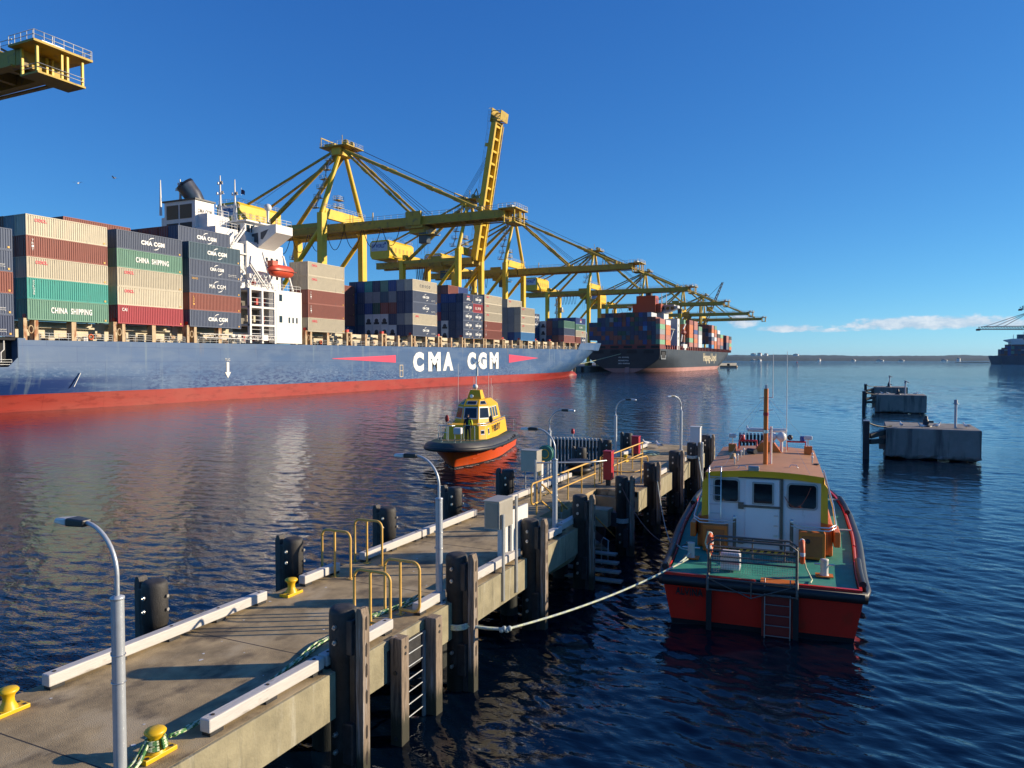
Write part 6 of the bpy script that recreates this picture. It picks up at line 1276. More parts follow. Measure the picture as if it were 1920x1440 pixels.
rackm = M('rack_steel', (0.13, 0.115, 0.10), 0.5, 0.4, var=.3, vs=8)
def hbd(y):  # deck half breadth
    if y < 9: return 2.52 + 0.28 * sm(y / 7)
    return 2.80 * max(0.0, 1 - ((y - 9) / 9.8) ** 2.3)
def hbw(y): return (2.28 + .1 * sm(y / 5)) * max(0.02, 1 - (max(0, y - 5) / 12.6) ** 2.2)
dzf = lambda y: 1.38 + 0.0 * y + 0.75 * (max(0, y - 3) / 15.8) ** 1.8
ysl = [i * 0.55 for i in range(32)] + [17.5, 18.0, 18.4, 18.65, 18.78]
m = MB(); vs = []; lv = (-0.5, 0.0, 0.14, 0.16, 0.6, 1.0)
for k, f in enumerate((-0.4, 0, 0.10, 0.11, 0.5, 0.86)):
    for y in ysl:
        g = max(0, min(1, f)); yy = y if y > 14 else y; yb = min(y, 17.6 + 1.2 * g); rake = -0.22 * max(0, g) * (1 - cl01(y / 1.2))
        w = hbw(min(yb, 17.55)) * (1 - g) + hbd(min(yb, 18.78)) * g
        vs.append((w, yb + rake, dzf(y) * f if f > 0 else f))
n = len(ysl); o = len(vs)
full = vs + [(-x, y, z) for x, y, z in vs]; fs = []; 
for k in range(5):
    for i in range(n - 1):
        a = k * n + i; mi = 1 if k < 2 else 0
        m.f += [(a, a + 1, a + n + 1, a + n), (o + a, o + a + n, o + a + n + 1, o + a + 1)]; m.mi += [mi, mi]; m.sm += [True, True]
    a = k * n; m.f.append((a, a + n, o + a + n, o + a)); m.mi.append(1 if k < 2 else 0); m.sm.append(False)
m.v = full; m.build('hull', [bred, M('boot_black', (0.01, 0.01, 0.012), .5)], b1)
m = MB(); vs = []
for y in ysl: vs += [(-max(0.0, hbd(y) - .16), y - .10, dzf(y) + .0), (max(0.0, hbd(y) - .16), y - .10, dzf(y) + .0)]
m.add(vs, [(2 * i, 2 * i + 1, 2 * i + 3, 2 * i + 2) for i in range(n - 1)]); m.add([(-2.42, -.25, dzf(0)), (2.42, -.25, dzf(0)), (2.4, .0, dzf(0)), (-2.4, 0, dzf(0))], [(0, 1, 2, 3)]); m.build('deck', bgreen, b1)
edge = [(hbd(y) + .04, y - .22 * (1 - cl01(y / 1.2)), dzf(y) - .13) for y in ysl]
loop = [(-x, y, z) for x, y, z in edge[::-1]] + edge
MB().tube(loop, 0.15, 10).build('rubber_fender', black_rub, b1)
MB().tube([(-2.5, -.24, dzf(0) - .13), (2.5, -.24, dzf(0) - .13)], 0.14, 10).build('rubber_fender', black_rub, b1)
m = MB(); cap = [(hbd(y) - .10, y - .16 * (1 - cl01(y / 1.2)), dzf(y) + .04) for y in ysl]
for a, c_ in zip(cap, cap[1:]):
    for sg in (1, -1): m.beam((a[0] * sg, a[1], a[2]), (c_[0] * sg, c_[1], c_[2]), .07, .07)
m.build('bulwark', bred, b1); MB().box(-2.45, -.1, -.26, -.16, dzf(0) - .02, dzf(0) + .07).build('stern_coaming', bred, b1); MB().box(.85, 2.45, -.26, -.16, dzf(0) - .02, dzf(0) + .07).build('stern_coaming', bred, b1)
for sg in (1, -1):
    for a, b_, mt in ((0.1, 2.6, black_rub), (2.75, 4.3, M('edge_red', (.42, .06, .05), .6)), (4.5, 6.4, MATS['edge_red'] if 'edge_red' in MATS else bred), (6.6, 8.8, MATS['edge_red'] if 'edge_red' in MATS else bred), (9.1, 11.5, black_rub)):
        pts = [((hbd(y) - .03 if mt is black_rub else hbd(y) - .10) * sg, y, dzf(y) + (.12 if mt is black_rub else .07)) for y in [a + (b_ - a) * i / 6 for i in range(7)]]
        MB().tube(pts, .085 if mt is black_rub else .04, 10).build('deck_edge_fender', mt, b1)
put_text('ALVINA', 0.72, 0.20, MATS['boot_black'], (-2.15, -.235, 0.86), FACE_NY, b1, 0.025)
for x in (-1.27, 0.90): MB().box(x - .07, x + .07, -.30, -.20, 0.0, 1.2).build('stern_strip', MATS['boot_black'], b1)
m = MB(); m.box(.06, .86, -.235, -.21, 0.0, 1.25); m.build('ladder_recess', M('recess_red', (0.25, .02, .012), .5), b1)
MB().box(.03, .87, -.30, .15, dzf(0) + .01, dzf(0) + .05).build('step_plate', borange, b1)
m = MB()
for x in (.14, .76): m.tube([(x, -.33, -.2), (x, -.33, 1.36), (x, -.15, 1.5)], .018, 6)
m.build('ladder_stile', M('dull_ladder_steel', (.25,.22,.2), .5, .5), b1)
for k in range(5): MB().cyl((.14, -.33, .06 + .27 * k), (.76, -.33, .06 + .27 * k), .014, seg=6).build('ladder_rung', MATS['dull_ladder_steel'], b1)
# rescue rack over the stern
m = MB(); T = lambda pts, r=.03: m.tube(pts, r, 8)
for y in (-.12, .35):
    T([(-1.3, y, 1.25), (-1.3, y, 2.28), (-1.14, y, 2.40), (.74, y, 2.40), (.92, y, 2.28), (.92, y, 1.25)])
    for z in (2.12, 1.85): T([(-1.3, y, z), (.92, y, z)], .026)
for z in (2.12, 1.85):
    for x in (-1.3, .92): T([(x, -.12, z), (x, .35, z)], .025)
for x in (-1.05, -.2, .62): T([(x, .35, 1.85), (x, .35, 2.4)], .02)
m.build('rack', rackm, b1)
m = MB(); T = lambda pts, r=.025: m.tube(pts, r, 8)
for z in (1.42, 1.12): T([(-1.3, -.36, z), (.92, -.36, z)])
T([(-1.3, -.36, 1.42), (-.2, -.40, 1.0), (.92, -.36, 1.42)], .018); T([(-.2, -.38, 1.0), (-.2, -.36, 1.42)], .02)
for x in (-1.3, .92): T([(x, -.36, 1.1), (x, -.36, 1.45), (x, -.12, 1.5)], .04)
m.build('lower_rack', rackm, b1)
m = MB()
for k in range(36):
    x = -1.28 + k * .0615; m.cyl((x, -.13, 1.55), (x, -.13, 2.12), .0035, seg=3)
for k in range(12): m.cyl((-1.28, -.13, 1.55 + .062 * k), (.9, -.13, 1.55 + .062 * k), .0035, seg=3)
m.build('rack_net', M('net_grey', (.3, .29, .27), .7), b1)
MB().box(-1.05, -.52, .55, .95, 1.42, 1.92).build('white_tank', bwhite, b1, .06); MB().box(-1.02, -.55, .545, .55, 1.60, 1.66).build('tank_band', steel, b1)
lbr = M('lifebuoy_orange', (0.7, 0.12, 0.03), 0.5); reft = M('reflective_white', (.7, .7, .68), .4)
for x, y in ((-1.32, .5), (1.05, .5)):
    q = MB().tube(arc((x, y, 2.12), .28, -60, 240, 20, ((0, 1, 0), (0, 0, 1))), .065, 8, 0).build('horseshoe_buoy', lbr, b1)
    for a in (0, 90, 180): MB().tube(arc((x, y, 2.12), .28, a - 9, a + 9, 3, ((0, 1, 0), (0, 0, 1))), .069, 8).build('reflective_band', reft, q)
MB().cyl((1.03, .33, 2.0), (1.03, .33, 2.25), .07, .04, 10).build('buoy_light', M('light_yellow', (.6, .55, .05), .4), b1); MB().tube([(-1.35, .4, 2.5), (-1.42, .3, 2.2), (-1.3, .2, 1.9), (-1.35, .1, 1.6)], .03, 6).build('rope_bundle', rope_w, b1); MB().tube([(1.1, .4, 1.95), (1.15, .5, 1.7), (1.3, .4, 1.42), (1.25, .1, 1.42)], .02, 6).build('rope_bundle', rope_w, b1)
for x, y in ((1.62, .95), (-1.95, 1.6)):
    m = MB(); m.lathe((x, y, 1.44), [(.12, 0), (.10, .03), (.10, .38), (.11, .42), (.05, .43)], 14); m.build('bitt', M('bitt_cream', (.55, .52, .44), .5), b1)
    MB().cyl((x - .25, y, 1.72), (x + .25, y, 1.72), .025, seg=8).build('bitt_bar', steel, b1); MB().box(x - .22, x + .22, y - .17, y + .17, 1.41, 1.437).build('bitt_plate', borange, b1)
m = MB(); m.tube(wig([(-1.95, 1.6, 1.6), (-2.1, 1.0, 1.5), (-2.15, .45, 1.52)], .01), .028, 6, 0, mi2=1); m.tube(wig([(-1.95, 1.6, 1.62), (-2.3, 2.2, 1.5), (-2.6, 2.9, 1.5)], .01), .02, 6, 0, mi2=1); m.build('bitt_rope', [rope_t, rope_w], b1)
# cabin
CY = 2.95
m = MB(); m.box(-1.95, 1.95, CY + .25, CY + 7.2, 1.38, 2.35); m.build('cabin_base', borange, b1, .05)
for a, b_ in ((-1.72, -1.0), (1.0, 1.72)):
    MB().box(a, b_, CY - .42, CY + .248, 1.42, 2.22).build('engine_vent', borange, b1, .04)
    x = (a + b_) / 2; MB().box(x - .27, x + .27, CY - .432, CY - .422, 1.5, 2.1).build('vent_panel', M('vent_brown', (.38, .11, .025), .6, var=.15), b1, .01); MB().lathe((x - .12, CY - .435, 1.95), [(.07, 0), (.07, -.02), (.03, -.03)], 12, axis='y').build('vent_cap', dark_st, b1)
for sg in (-1, 1): MB().box(*sorted((sg * 1.96, sg * 2.13)), CY - .1, CY + .9, 1.75, 2.2).build('side_box', borange, b1, .03)
MB().box(-1.05, 1.05, CY - .12, CY + .24, 1.40, 1.50).build('door_step', byel, b1)
m = MB()
for k in range(10): m.prism([(-1.0 + .2 * k, -.002), (-.9 + .2 * k, -.002), (-.85 + .2 * k, .06), (-.95 + .2 * k, .06)], CY - .125, CY - .122, 'y')
m.mx = None; m.v = [(x, y, z + 1.43) for x, y, z in m.v]; m.build('step_stripes', MATS['boot_black'], b1)
MB().box(-1.60, 1.60, CY, CY + .06, 1.51, 3.74).build('aft_wall', bwhite, b1)
for sg in (-1, 1):
    MB().prism([(sg * 1.60, 2.45), (sg * 1.80, 2.40), (sg * 1.78, 3.45), (sg * 1.60, 3.72)], CY - .03, CY + .22, 'y').build('corner_post', byel, b1)
    MB().prism([(sg * 1.60, 1.5), (sg * 1.82, 1.5), (sg * 1.80, 2.39), (sg * 1.60, 2.44)], CY - .02, CY + .22, 'y').build('corner_post', borange, b1)
m = MB(); m.add([(-1.80, CY + .2, 2.36), (1.80, CY + .2, 2.36), (1.80, CY + 6.6, 2.36), (-1.80, CY + 6.6, 2.36), (-1.74, CY + .2, 3.5), (1.74, CY + .2, 3.5), (1.62, CY + 5.9, 3.7), (-1.62, CY + 5.9, 3.7)], [(0, 1, 2, 3), (1, 5, 6, 2), (2, 6, 7, 3), (3, 7, 4, 0), (0, 4, 5, 1)]); m.build('cabin_sides', byel, b1)
for sg in (-1, 1):
    for k in range(3): a = CY + 1.0 + 1.6 * k; m = MB(); m.add([(sg * 1.795, a, 2.75), (sg * 1.795, a + 1.3, 2.75), (sg * 1.765, a + 1.25, 3.35), (sg * 1.765, a, 3.35)], [(0, 1, 2, 3)]); m.build('side_window', glass, b1)
def rwin(x0, x1, z0, z1, y, par, rad=.1):
    def rr(x0, x1, z0, z1, r): 
        p = []
        for cx, cz, a in ((x1 - r, z1 - r, 0), (x0 + r, z1 - r, 90), (x0 + r, z0 + r, 180), (x1 - r, z0 + r, 270)):
            for i in range(5): t = R(a + 22.5 * i); p.append((cx + r * math.cos(t), cz + r * math.sin(t)))
        return p
    f = MB().prism(rr(x0, x1, z0, z1, rad), y - .03, y - .001, 'y').build('window', M('window_frame', (.34, .35, .36), .35, .5), par, .008)
    MB().prism(rr(x0 + .05, x1 - .05, z0 + .05, z1 - .05, rad * .7), y - .036, y - .0305, 'y').build('pane', glass, f)
    return f
rwin(-1.46, -.68, 2.86, 3.60, CY, b1); rwin(.66, 1.52, 2.78, 3.56, CY, b1, .12)
door = MB().box(-.52, .46, CY - .03, CY - .001, 1.62, 3.62).build('door', bwhite, b1, .01)
rwin(-.32, .30, 2.86, 3.54, CY - .03, door, .03)
MB().box(-.60, .48, CY - .055, CY - .032, 2.76, 2.83).build('hinge_bar', rackm, door); MB().box(-.60, .48, CY - .055, CY - .032, 1.70, 1.77).build('hinge_bar', rackm, door)
for z in (2.70, 1.64): MB().box(-.72, -.56, CY - .06, CY - .033, z, z + .2).build('hinge', rackm, door)
for z in (2.55, 2.25, 1.95): MB().box(.30, .42, CY - .06, CY - .033, z - .015, z + .015).build('handle', steel, door)
MB().box(.48, .56, CY - .05, CY - .001, 1.55, 3.72).build('door_rail', rackm, b1); MB().box(-.72, .52, CY - .06, CY - .001, 3.64, 3.71).build('door_rail', rackm, b1)
MB().tube(sag((.60, CY - .04, 3.15), (1.32, CY - .04, 3.45), .45, 14), .01, 5).build('hose', M('hose_red', (.35, .08, .05), .6), b1)
# roof
m = MB(); RY = 5.6
def roofp(t, s_): # t along 0..1, s_ across -1..1
    w = 1.68 - .10 * t; return (w * s_, CY - .12 + RY * t, 3.78 + .26 * t * .6 + .10 * (1 - s_ * s_))
na, nb_ = 10, 12; vs = [roofp(i / na, -1 + 2 * j / nb_) for i in range(na + 1) for j in range(nb_ + 1)]
m.add(vs, [(i * (nb_ + 1) + j, i * (nb_ + 1) + j + 1, (i + 1) * (nb_ + 1) + j + 1, (i + 1) * (nb_ + 1) + j) for i in range(na) for j in range(nb_)], 0, True)
m.build('roof', bpink, b1)
m = MB(); vs = []
for j in range(nb_ + 1): p = roofp(0, -1 + 2 * j / nb_); vs += [(p[0], p[1], p[2] - .001), (p[0] * .97, p[1] + .03, p[2] - .19)]
m.add(vs, [(2 * j, 2 * j + 1, 2 * j + 3, 2 * j + 2) for j in range(nb_)]); m.build('roof_fascia', byel, b1)
for sg in (1, -1):
    a, b_ = roofp(0, sg), roofp(1, sg); m = MB(); m.add([a, b_, (b_[0] + sg * .10, b_[1] + .2, 3.45), (a[0] + sg * .03, a[1] + .25, 3.40)], [(0, 1, 2, 3)]); m.add([(a[0], a[1] + .002, a[2] - .18), (a[0], a[1], a[2]), (a[0] + sg * .03, a[1] + .25, 3.40), (1.74 * sg, CY + .2, 3.4)], [(0, 1, 2, 3)])
    s_ = m.build('roof_side', byel if sg > 0 else borange, b1)
    if sg > 0:
        for q in (0.70, .83):
            l_ = Vector(a).lerp(Vector(b_), q); l2 = Vector(a).lerp(Vector(b_), q + .1); d = Vector((.11, .2, -.42)); MB().add([l_ + d * .25 + Vector((.012, 0, .01)), l2 + d * .25 + Vector((.012, 0, .01)), l2 + d * .8 + Vector((.012, 0, .01)), l_ + d * .8 + Vector((.012, 0, .01))], [(0, 1, 2, 3)]).build('roof_window', glass, s_)
zr = lambda x, y: 3.78 + .156 * (y - CY + .12) / RY + .10 * (1 - (x / 1.8) ** 2)
def onroof(x, y, m, name, mat, **k): return m.build(name, mat, b1, **k)
mx, my = 0.02, CY + 1.25
MB().tube([(mx, my, zr(mx, my)), (mx, my, 6.3)], .07, 12).build('mast', borange, b1); MB().box(mx - .04, mx + .04, my - .04, my + .04, 6.302, 6.42).build('mast_light', white, b1); MB().cyl((mx, my, 5.45), (mx, my, 5.55), .085, seg=10).build('mast_collar', redb, b1); MB().cyl((mx, my, 4.9), (mx, my, 5.0), .09, seg=10).build('mast_collar', steel, b1)
MB().cyl((mx + .16, my + .15, zr(0, my)), (mx + .16, my + .15, 5.1), .035, seg=8).build('mast_pipe', white, b1)
for z in (5.0, 5.6, 6.0): MB().cyl((mx - .2, my, z), (mx + .2, my + .1, z + .03), .012, seg=5).build('spreader', steel, b1)
MB().cyl((mx + .2, my, 6.0), (mx + .2, my, 7.4), .012, .008, 5).build('whip_aerial', white, b1); MB().cyl((mx + .62, CY + 4.2, zr(.6, CY + 4.2)), (mx + .62, CY + 4.2, 7.5), .014, .008, 5).build('whip_aerial', white, b1)
for p in ((-1.6, CY + 5.2), (1.6, CY + 5.2), (-1.2, CY), (1.3, CY)): MB().tube([(mx, my, 6.1), (p[0], p[1], zr(*p))], .004, 4).build('mast_stay', steel, b1)
YB = CY + 4.4; z = zr(0, YB)
MB().prism([(-.45, z - .05), (.5, z - .05), (.22, z + .32), (-.18, z + .32)], YB - .5, YB + .2, 'y').build('radar_base', borange, b1); MB().cyl((.05, YB, z + .32), (.05, YB, z + .62), .12, seg=12).build('radar_pedestal', white, b1)
MB().box(-.62, .66, YB - .08, YB + .08, z + .64, z + .78).build('radar_bar', white, b1, .05)
for x, r in ((.20, .13), (.48, .16)): MB().sphere((x, YB - .3, zr(x, YB) + .52), r, 12, 8, sc=(1, 1, 1.1)).build('dome', white, b1); MB().cyl((x, YB - .3, zr(x, YB)), (x, YB - .3, zr(x, YB) + .42), .05, seg=8).build('dome_stalk', white, b1)
for a, b_, bc, xb in ((-.98, -.36, redb, -.86), (.66, 1.28, M('beacon_blue', (.01, .06, .3), .3), 1.18)):
    z = zr(a, YB + .4) - .03; MB().tube([(a, YB + .4, z), (a, YB + .4, z + .32), (b_, YB + .4, z + .32), (b_, YB + .4, z)], .035, 8).build('beacon_frame', redb, b1); MB().lathe((xb, YB + .4, z + .36), [(.09, 0), (.09, .14), (.07, .17)], 12).build('beacon', bc, b1)
MB().sphere((.76, YB + .4, zr(.7, YB) + .45), .10, 12, 8).build('compass_globe', black_rub, b1)
for a in (-1.30, 1.22): z = zr(a, YB - .2) - .02; MB().box(a, a + .26, YB - .3, YB - .06, z, z + .28).build('aerial_box', borange, b1, .01); MB().cyl((a + .13, YB - .18, z + .28), (a + .13, YB - .18, z + .5), .025, seg=6).build('aerial_stalk', steel, b1); MB().box(a + .0, a + .26, YB - .24, YB - .12, z + .5, z + .64).build('aerial_head', white, b1, .03)
for x, y in ((-1.35, CY + .25), (-.62, CY + .3), (.85, CY + .95)): z = zr(x, y); MB().tube([(x - .13, y, z - .01), (x - .08, y, z + .08), (x + .08, y, z + .08), (x + .13, y, z - .01)], .014, 6).build('grab_handle', steel, b1)
MB().box(-.44, -.12, CY - .16, CY + .04, 3.87, 4.02).build('searchlight', M('lamp_grey', (.3, .3, .3), .3, .6), b1, .03)
for x, y in ((-1.05, CY + 2.4),): MB().lathe((x, y, zr(x, y)), [(.10, 0), (.10, .16), (.04, .17)], 12).build('roof_vent', M('vent_tan', (.45, .3, .15), .5), b1)
for x, y in ((-.85, CY + 1.8), (-.78, CY + 2.6), (-.72, CY + 3.1), (1.42, CY + 2.2), (1.45, CY + 3.0), (-.9, CY + 1.1)): z = zr(x, y); MB().cyl((x, y, z), (x, y, z + .18), .022, seg=8).build('aerial_stub', steel, b1); MB().sphere((x, y, z + .2), .04, 8, 6).build('stub_tip', white, b1)
MB().lathe((1.55, CY + 2.1, zr(1.5, CY + 2)), [(.1, 0), (.1, .02), (.02, .03)], 14).build('roof_hatch', dark_st, b1); MB().cyl((-.6, CY + 3.55, zr(0, CY + 3.5) + .08), (-.35, CY + 3.3, zr(0, CY + 3.5) + .08), .09, seg=12).build('horn', dark_st, b1)
# aft ladder and grab rails
m = MB()
for x in (-1.57, -1.22): m.tube([(x, CY - .14, 2.15), (x, CY - .14, 3.88), (x, CY + .02, 3.95)], .016, 6)
for k in range(6): m.cyl((-1.57, CY - .14, 2.25 + .28 * k), (-1.22, CY - .14, 2.25 + .28 * k), .012, seg=6)
m.build('roof_ladder', steel, b1)
for sg in (-1, 1):
    for dz in (0, .09): MB().tube([(sg * .78, CY - .45, 2.38 + dz), (sg * 1.1, CY - .5, 2.30 + dz), (sg * 1.8, CY - .5, 2.30 + dz), (sg * 2.0, CY - .2, 2.34 + dz), (sg * 2.02, CY + 1.5, 2.6 + dz), (sg * 1.9, CY + 5, 3.2 + dz)], .022, 8).build('grab_rail', steel, b1)
    m = MB(); m.cyl((sg * .80, CY - .42, 1.5), (sg * .80, CY - .42, 2.45), .05, seg=8); m.build('davit_post', rackm, b1); MB().sphere((sg * .8, CY - .42, 2.5), .06, 8, 6).build('post_head', steel, b1)
for y in (6.5, 11.2): MB().tube([(hbd(y) - .1, y, dzf(y) + .1), (hbd(y) - .35, y - .1, dzf(y) + .12), (2.0, y - .3, dzf(y) + .12)], .03, 6).build('side_rope', rope_t, b1)
# ================================================================== YELLOW PILOT BOAT UNDER WAY
b2 = thing('pilot_boat', 'yellow and orange pilot boat coming in with a crew member on its foredeck', 'boat', (-24.4, 43.0, 0), R(16))
bor2 = M('hull_bright_orange', (0.72, 0.095, 0.012), 0.35, var=0.05); bye2 = M('wheelhouse_yellow', (0.80, 0.42, 0.0), 0.5, var=0.04); dkg = M('dark_green_deck', (0.035, 0.07, 0.045), 0.8, var=.2, vs=3); gun = M('gunwale_grey', (0.06, 0.058, 0.055), .55, var=.3, vs=2)
def d2(y):
    if y < 2.2: t = cl01((y + 1.25) / 3.45); return 2.3 * (1 - (1 - t) ** 2.1) ** .5 if t > 0 else 0
    return 2.3 + .12 * sm((y - 2.2) / 3) - .25 * cl01((y - 8) / 6)
def w2(y): t = cl01(y / 7.0); return 2.0 * (1 - (1 - t) ** 1.9) + 0.02
z2f = lambda y: 1.78 - .035 * (y + 1.2) + .02
y2 = [-1.25, -1.22, -1.15, -1.0, -.8, -.5, -.2, .2, .7, 1.3, 2, 2.8, 3.8, 5, 6.5, 8, 10, 12, 13.6]
m = MB(); vs = []
for f in (-.3, 0, .07, .075, .35, .70):
    for y in y2:
        g = cl01(f / 1.0); y0_ = max(0, y + 1.25) / 14.85 * 13.6; yy = y0_ * (1 - g ** 1.3) + y * g ** 1.3; w = w2(y0_) * (1 - g) ** 1.0 + (d2(y)) * g; vs.append((w, yy, f * z2f(y) if f > 0 else f))
n = len(y2); o = len(vs); m.v = vs + [(-x, y, z) for x, y, z in vs]
for k in range(5):
    for i in range(n - 1):
        a = k * n + i; mi = 1 if k < 2 else 0; m.f += [(a, a + 1, a + n + 1, a + n), (o + a, o + a + n, o + a + n + 1, o + a + 1)]; m.mi += [mi, mi]; m.sm += [True, True]
    a = k * n + n - 1; m.f.append((a, a + n, o + a + n, o + a)); m.mi.append(0); m.sm.append(False)
    a = k * n; m.f.append((a, o + a, o + a + n, a + n)); m.mi.append(1 if k < 2 else 0); m.sm.append(True)
m.build('hull', [bor2, MATS['boot_black']], b2)
m = MB(); vs = []
for y in y2: vs += [(d2(y) * .84, y * .97 + .1, z2f(y)), (-d2(y) * .84, y * .97 + .1, z2f(y))]
m.add(vs, [(2 * i, 2 * i + 1, 2 * i + 3, 2 * i + 2) for i in range(n - 1)]); m.build('deck', dkg, b2)
m = MB(); vs = []; e = [(d2(y), y) for y in y2]; ring = [(-x, y) for x, y in e[::-1]] + e[1:]
for x, y in ring: vs += [(x * .84, y * .97 + .1, z2f(y) + .002), (x * 1.02, y - (.04 if y < 0 else 0), z2f(y) - .16), (x * 1.04, y - (.05 if y < 0 else 0), z2f(y) - .34)]
k_ = len(ring); m.add(vs, [(3 * i + j, 3 * i + 3 + j, 3 * i + 4 + j, 3 * i + 1 + j) for i in range(k_ - 1) for j in range(2)], 0, True); m.build('gunwale', gun, b2)
MB().tube([(x * 1.03, y - (.1 if y < 0 else 0), z2f(y) - .42) for x, y in ring], .135, 10).build('rubber_fender', black_rub, b2)
m = MB(); 
for y in (3.5, 5.6, 7.0, 8.4, 9.6, 10.8): MB().beam((w2(y) * .45 + d2(y) * .55 + .02, y, .9), (d2(y) * .8 + w2(y) * .2 + .16, y - .3, 1.25), .22, .12).build('side_fender', black_rub, b2)
for z in (.55, .85): MB().tube([(w2(y) * (1 - z / 1.7) + d2(y) * z / 1.7 + .0, y, z * .98) for y in (1.0, 2, 3.2, 5, 7, 9.5, 12)], .02, 5).build('spray_rail', M('rail_orange_dark', (.45, .05, .01), .5), b2)
m = MB(); m.prism([(-1.5, 2.0), (1.6, 2.0), (1.3, 1.55), (-1.3, 1.5)], 1.775, 1.79, 'z'); m.v = [(x, y, z2f(y) + .006) for x, y, z in m.v]; m.build('deck_line', yrail, b2)
def frustum(p0, p1, z0, z1, name, mat, top=True, b=.03, **k):
    n = len(p0); m = MB(); m.add([(*p, z0) for p in p0] + [(*p, z1) for p in p1], [(i, (i + 1) % n, n + (i + 1) % n, n + i) for i in range(n)] + ([tuple(range(n, 2 * n))] if top else [])); return m.build(name, mat, b2, b)
P0 = [(-1.15, 2.7), (1.15, 2.7), (1.62, 3.2), (1.65, 11.5), (-1.65, 11.5), (-1.62, 3.2)]; P1 = [(-1.0, 3.3), (1.0, 3.3), (1.42, 3.7), (1.5, 11.4), (-1.5, 11.4), (-1.42, 3.7)]
frustum(P0, P1, 1.5, 2.62, 'trunk_cabin', bye2)
Q0 = [(-.62, 5.0), (.62, 5.0), (1.38, 5.9), (1.48, 9.6), (-1.48, 9.6), (-1.38, 5.9)]; Q1 = [(-.55, 5.45), (.55, 5.45), (1.15, 6.2), (1.25, 9.4), (-1.25, 9.4), (-1.15, 6.2)]
frustum(Q0, Q1, 2.62, 3.85, 'wheelhouse', bye2)
R1 = [(-.5, 6.1), (.5, 6.1), (.75, 6.7), (.8, 9.0), (-.8, 9.0), (-.75, 6.7)]; frustum(Q1, R1, 3.855, 4.28, 'wheelhouse_roof', bye2)
frustum([(-.55, 6.5), (.55, 6.5), (.55, 7.8), (-.55, 7.8)], [(-.38, 6.8), (.38, 6.8), (.38, 7.7), (-.38, 7.7)], 4.285, 4.95, 'roof_pod', bye2)
def wpanel(i, z0, z1, ins, A=Q0, B=Q1, za=2.62, zb=3.85, name='window', frac=(0, 1)):
    a0 = Vector((*A[i], za)); a1 = Vector((*A[(i + 1) % 6], za)); b0 = Vector((*B[i], zb)); b1_ = Vector((*B[(i + 1) % 6], zb))
    def pt(s, t): return a0.lerp(a1, s).lerp(b0.lerp(b1_, s), t)
    nrm = (a1 - a0).cross(b0 - a0).normalized(); s0, s1 = frac[0] + ins * (frac[1] - frac[0]), frac[1] - ins * (frac[1] - frac[0])
    fr = MB().add([pt(s, t) + nrm * .012 for s, t in ((s0, z0), (s1, z0), (s1, z1), (s0, z1))], [(0, 1, 2, 3)]).build(name, M('window_frame_white', (.55, .55, .52), .4), b2)
    q = .06; ds_ = (s1 - s0) * .07; MB().add([pt(s, t) + nrm * .02 for s, t in ((s0 + ds_, z0 + q), (s1 - ds_, z0 + q), (s1 - ds_, z1 - q), (s0 + ds_, z1 - q))], [(0, 1, 2, 3)]).build('pane', glass, fr)
for i in (0, 1, 5): wpanel(i, .22, .92, .05)
for f in ((0.02, .26), (.28, .52), (.54, .78)): wpanel(2, .22, .9, .08, frac=f)
for f in ((.22, .46), (.48, .72), (.74, .98)): wpanel(4, .22, .9, .08, frac=f)
for i in (0, 1, 5): wpanel(i, .15, .75, .14, Q1, R1, 3.855, 4.28, 'skylight')
wpanel(2, .35, .75, .1, P0, P1, 1.5, 2.62, 'window', (.06, .14)); wpanel(1, .4, .7, .25, P0, P1, 1.5, 2.62, 'headlight')
put_text('PILOT', 2.6, .5, MATS['boot_black'], (1.66, 5.6, 1.95), Matrix(((0, 0, 1, 0), (1, 0, 0, 0), (0, 1, 0, 0), (0, 0, 0, 1))), b2, .03)
for sg in (1, -1):
    MB().tube([(sg * .9, 3.2, 2.72), (sg * 1.45, 3.7, 2.72), (sg * 1.62, 5.5, 2.76), (sg * 1.64, 10.5, 2.78)], .03, 6).build('grab_rail', steel, b2); MB().tube([(sg * .9, 3.2, 2.58), (sg * 1.47, 3.7, 2.58), (sg * 1.65, 5.5, 2.6), (sg * 1.66, 10.5, 2.6)], .025, 6).build('grab_rail', steel, b2)
    MB().sphere((sg * 1.62, 4.6, 2.95), .16, 10, 8, sc=(1, .5, 1.7)).build('side_mirror', M('mirror_red', (.3, .03, .02), .4) if sg < 0 else black_rub, b2)
MB().sphere((0, 6.9, 5.2), .2, 12, 8).build('dome', white, b2); MB().cyl((0, 7.2, 4.95), (0, 7.2, 7.1), .05, .03, 8).build('mast', steel, b2); MB().cyl((.08, 7.2, 6.0), (.08, 7.2, 6.65), .07, seg=8).build('radar_reflector', white, b2)
m = MB(); m.tube([(0, 7.2, 6.85), (-.3, 7.2, 7.1), (-.3, 7.2, 7.3)], .018, 5); m.tube([(0, 7.2, 6.85), (.3, 7.2, 7.1), (.3, 7.2, 7.3)], .018, 5); m.tube([(0, 7.2, 7.0), (0, 7.2, 7.5)], .02, 5); m.build('mast_fork', black_rub, b2)
for x, y, h in ((-1.15, 6.2, 6.9), (-.45, 8.5, 5.9), (.75, 8.3, 6.2), (.85, 8.8, 5.8), (1.0, 8.6, 5.2)): MB().cyl((x, y, 3.9), (x, y, h), .012, seg=4).build('whip_aerial', white, b2)
MB().lathe((-.15, 6.3, 4.5), [(.12, -.05), (.15, 0), (.12, .05)], 12, axis='y').build('searchlight', steel, b2)
m = MB()
for x, y in ((-1.15, 1.1), (-.85, 1.5), (-1.5, 1.7), (-.6, .9)): m.cyl((x, y, 1.72), (x, y, 2.75), .03, seg=6)
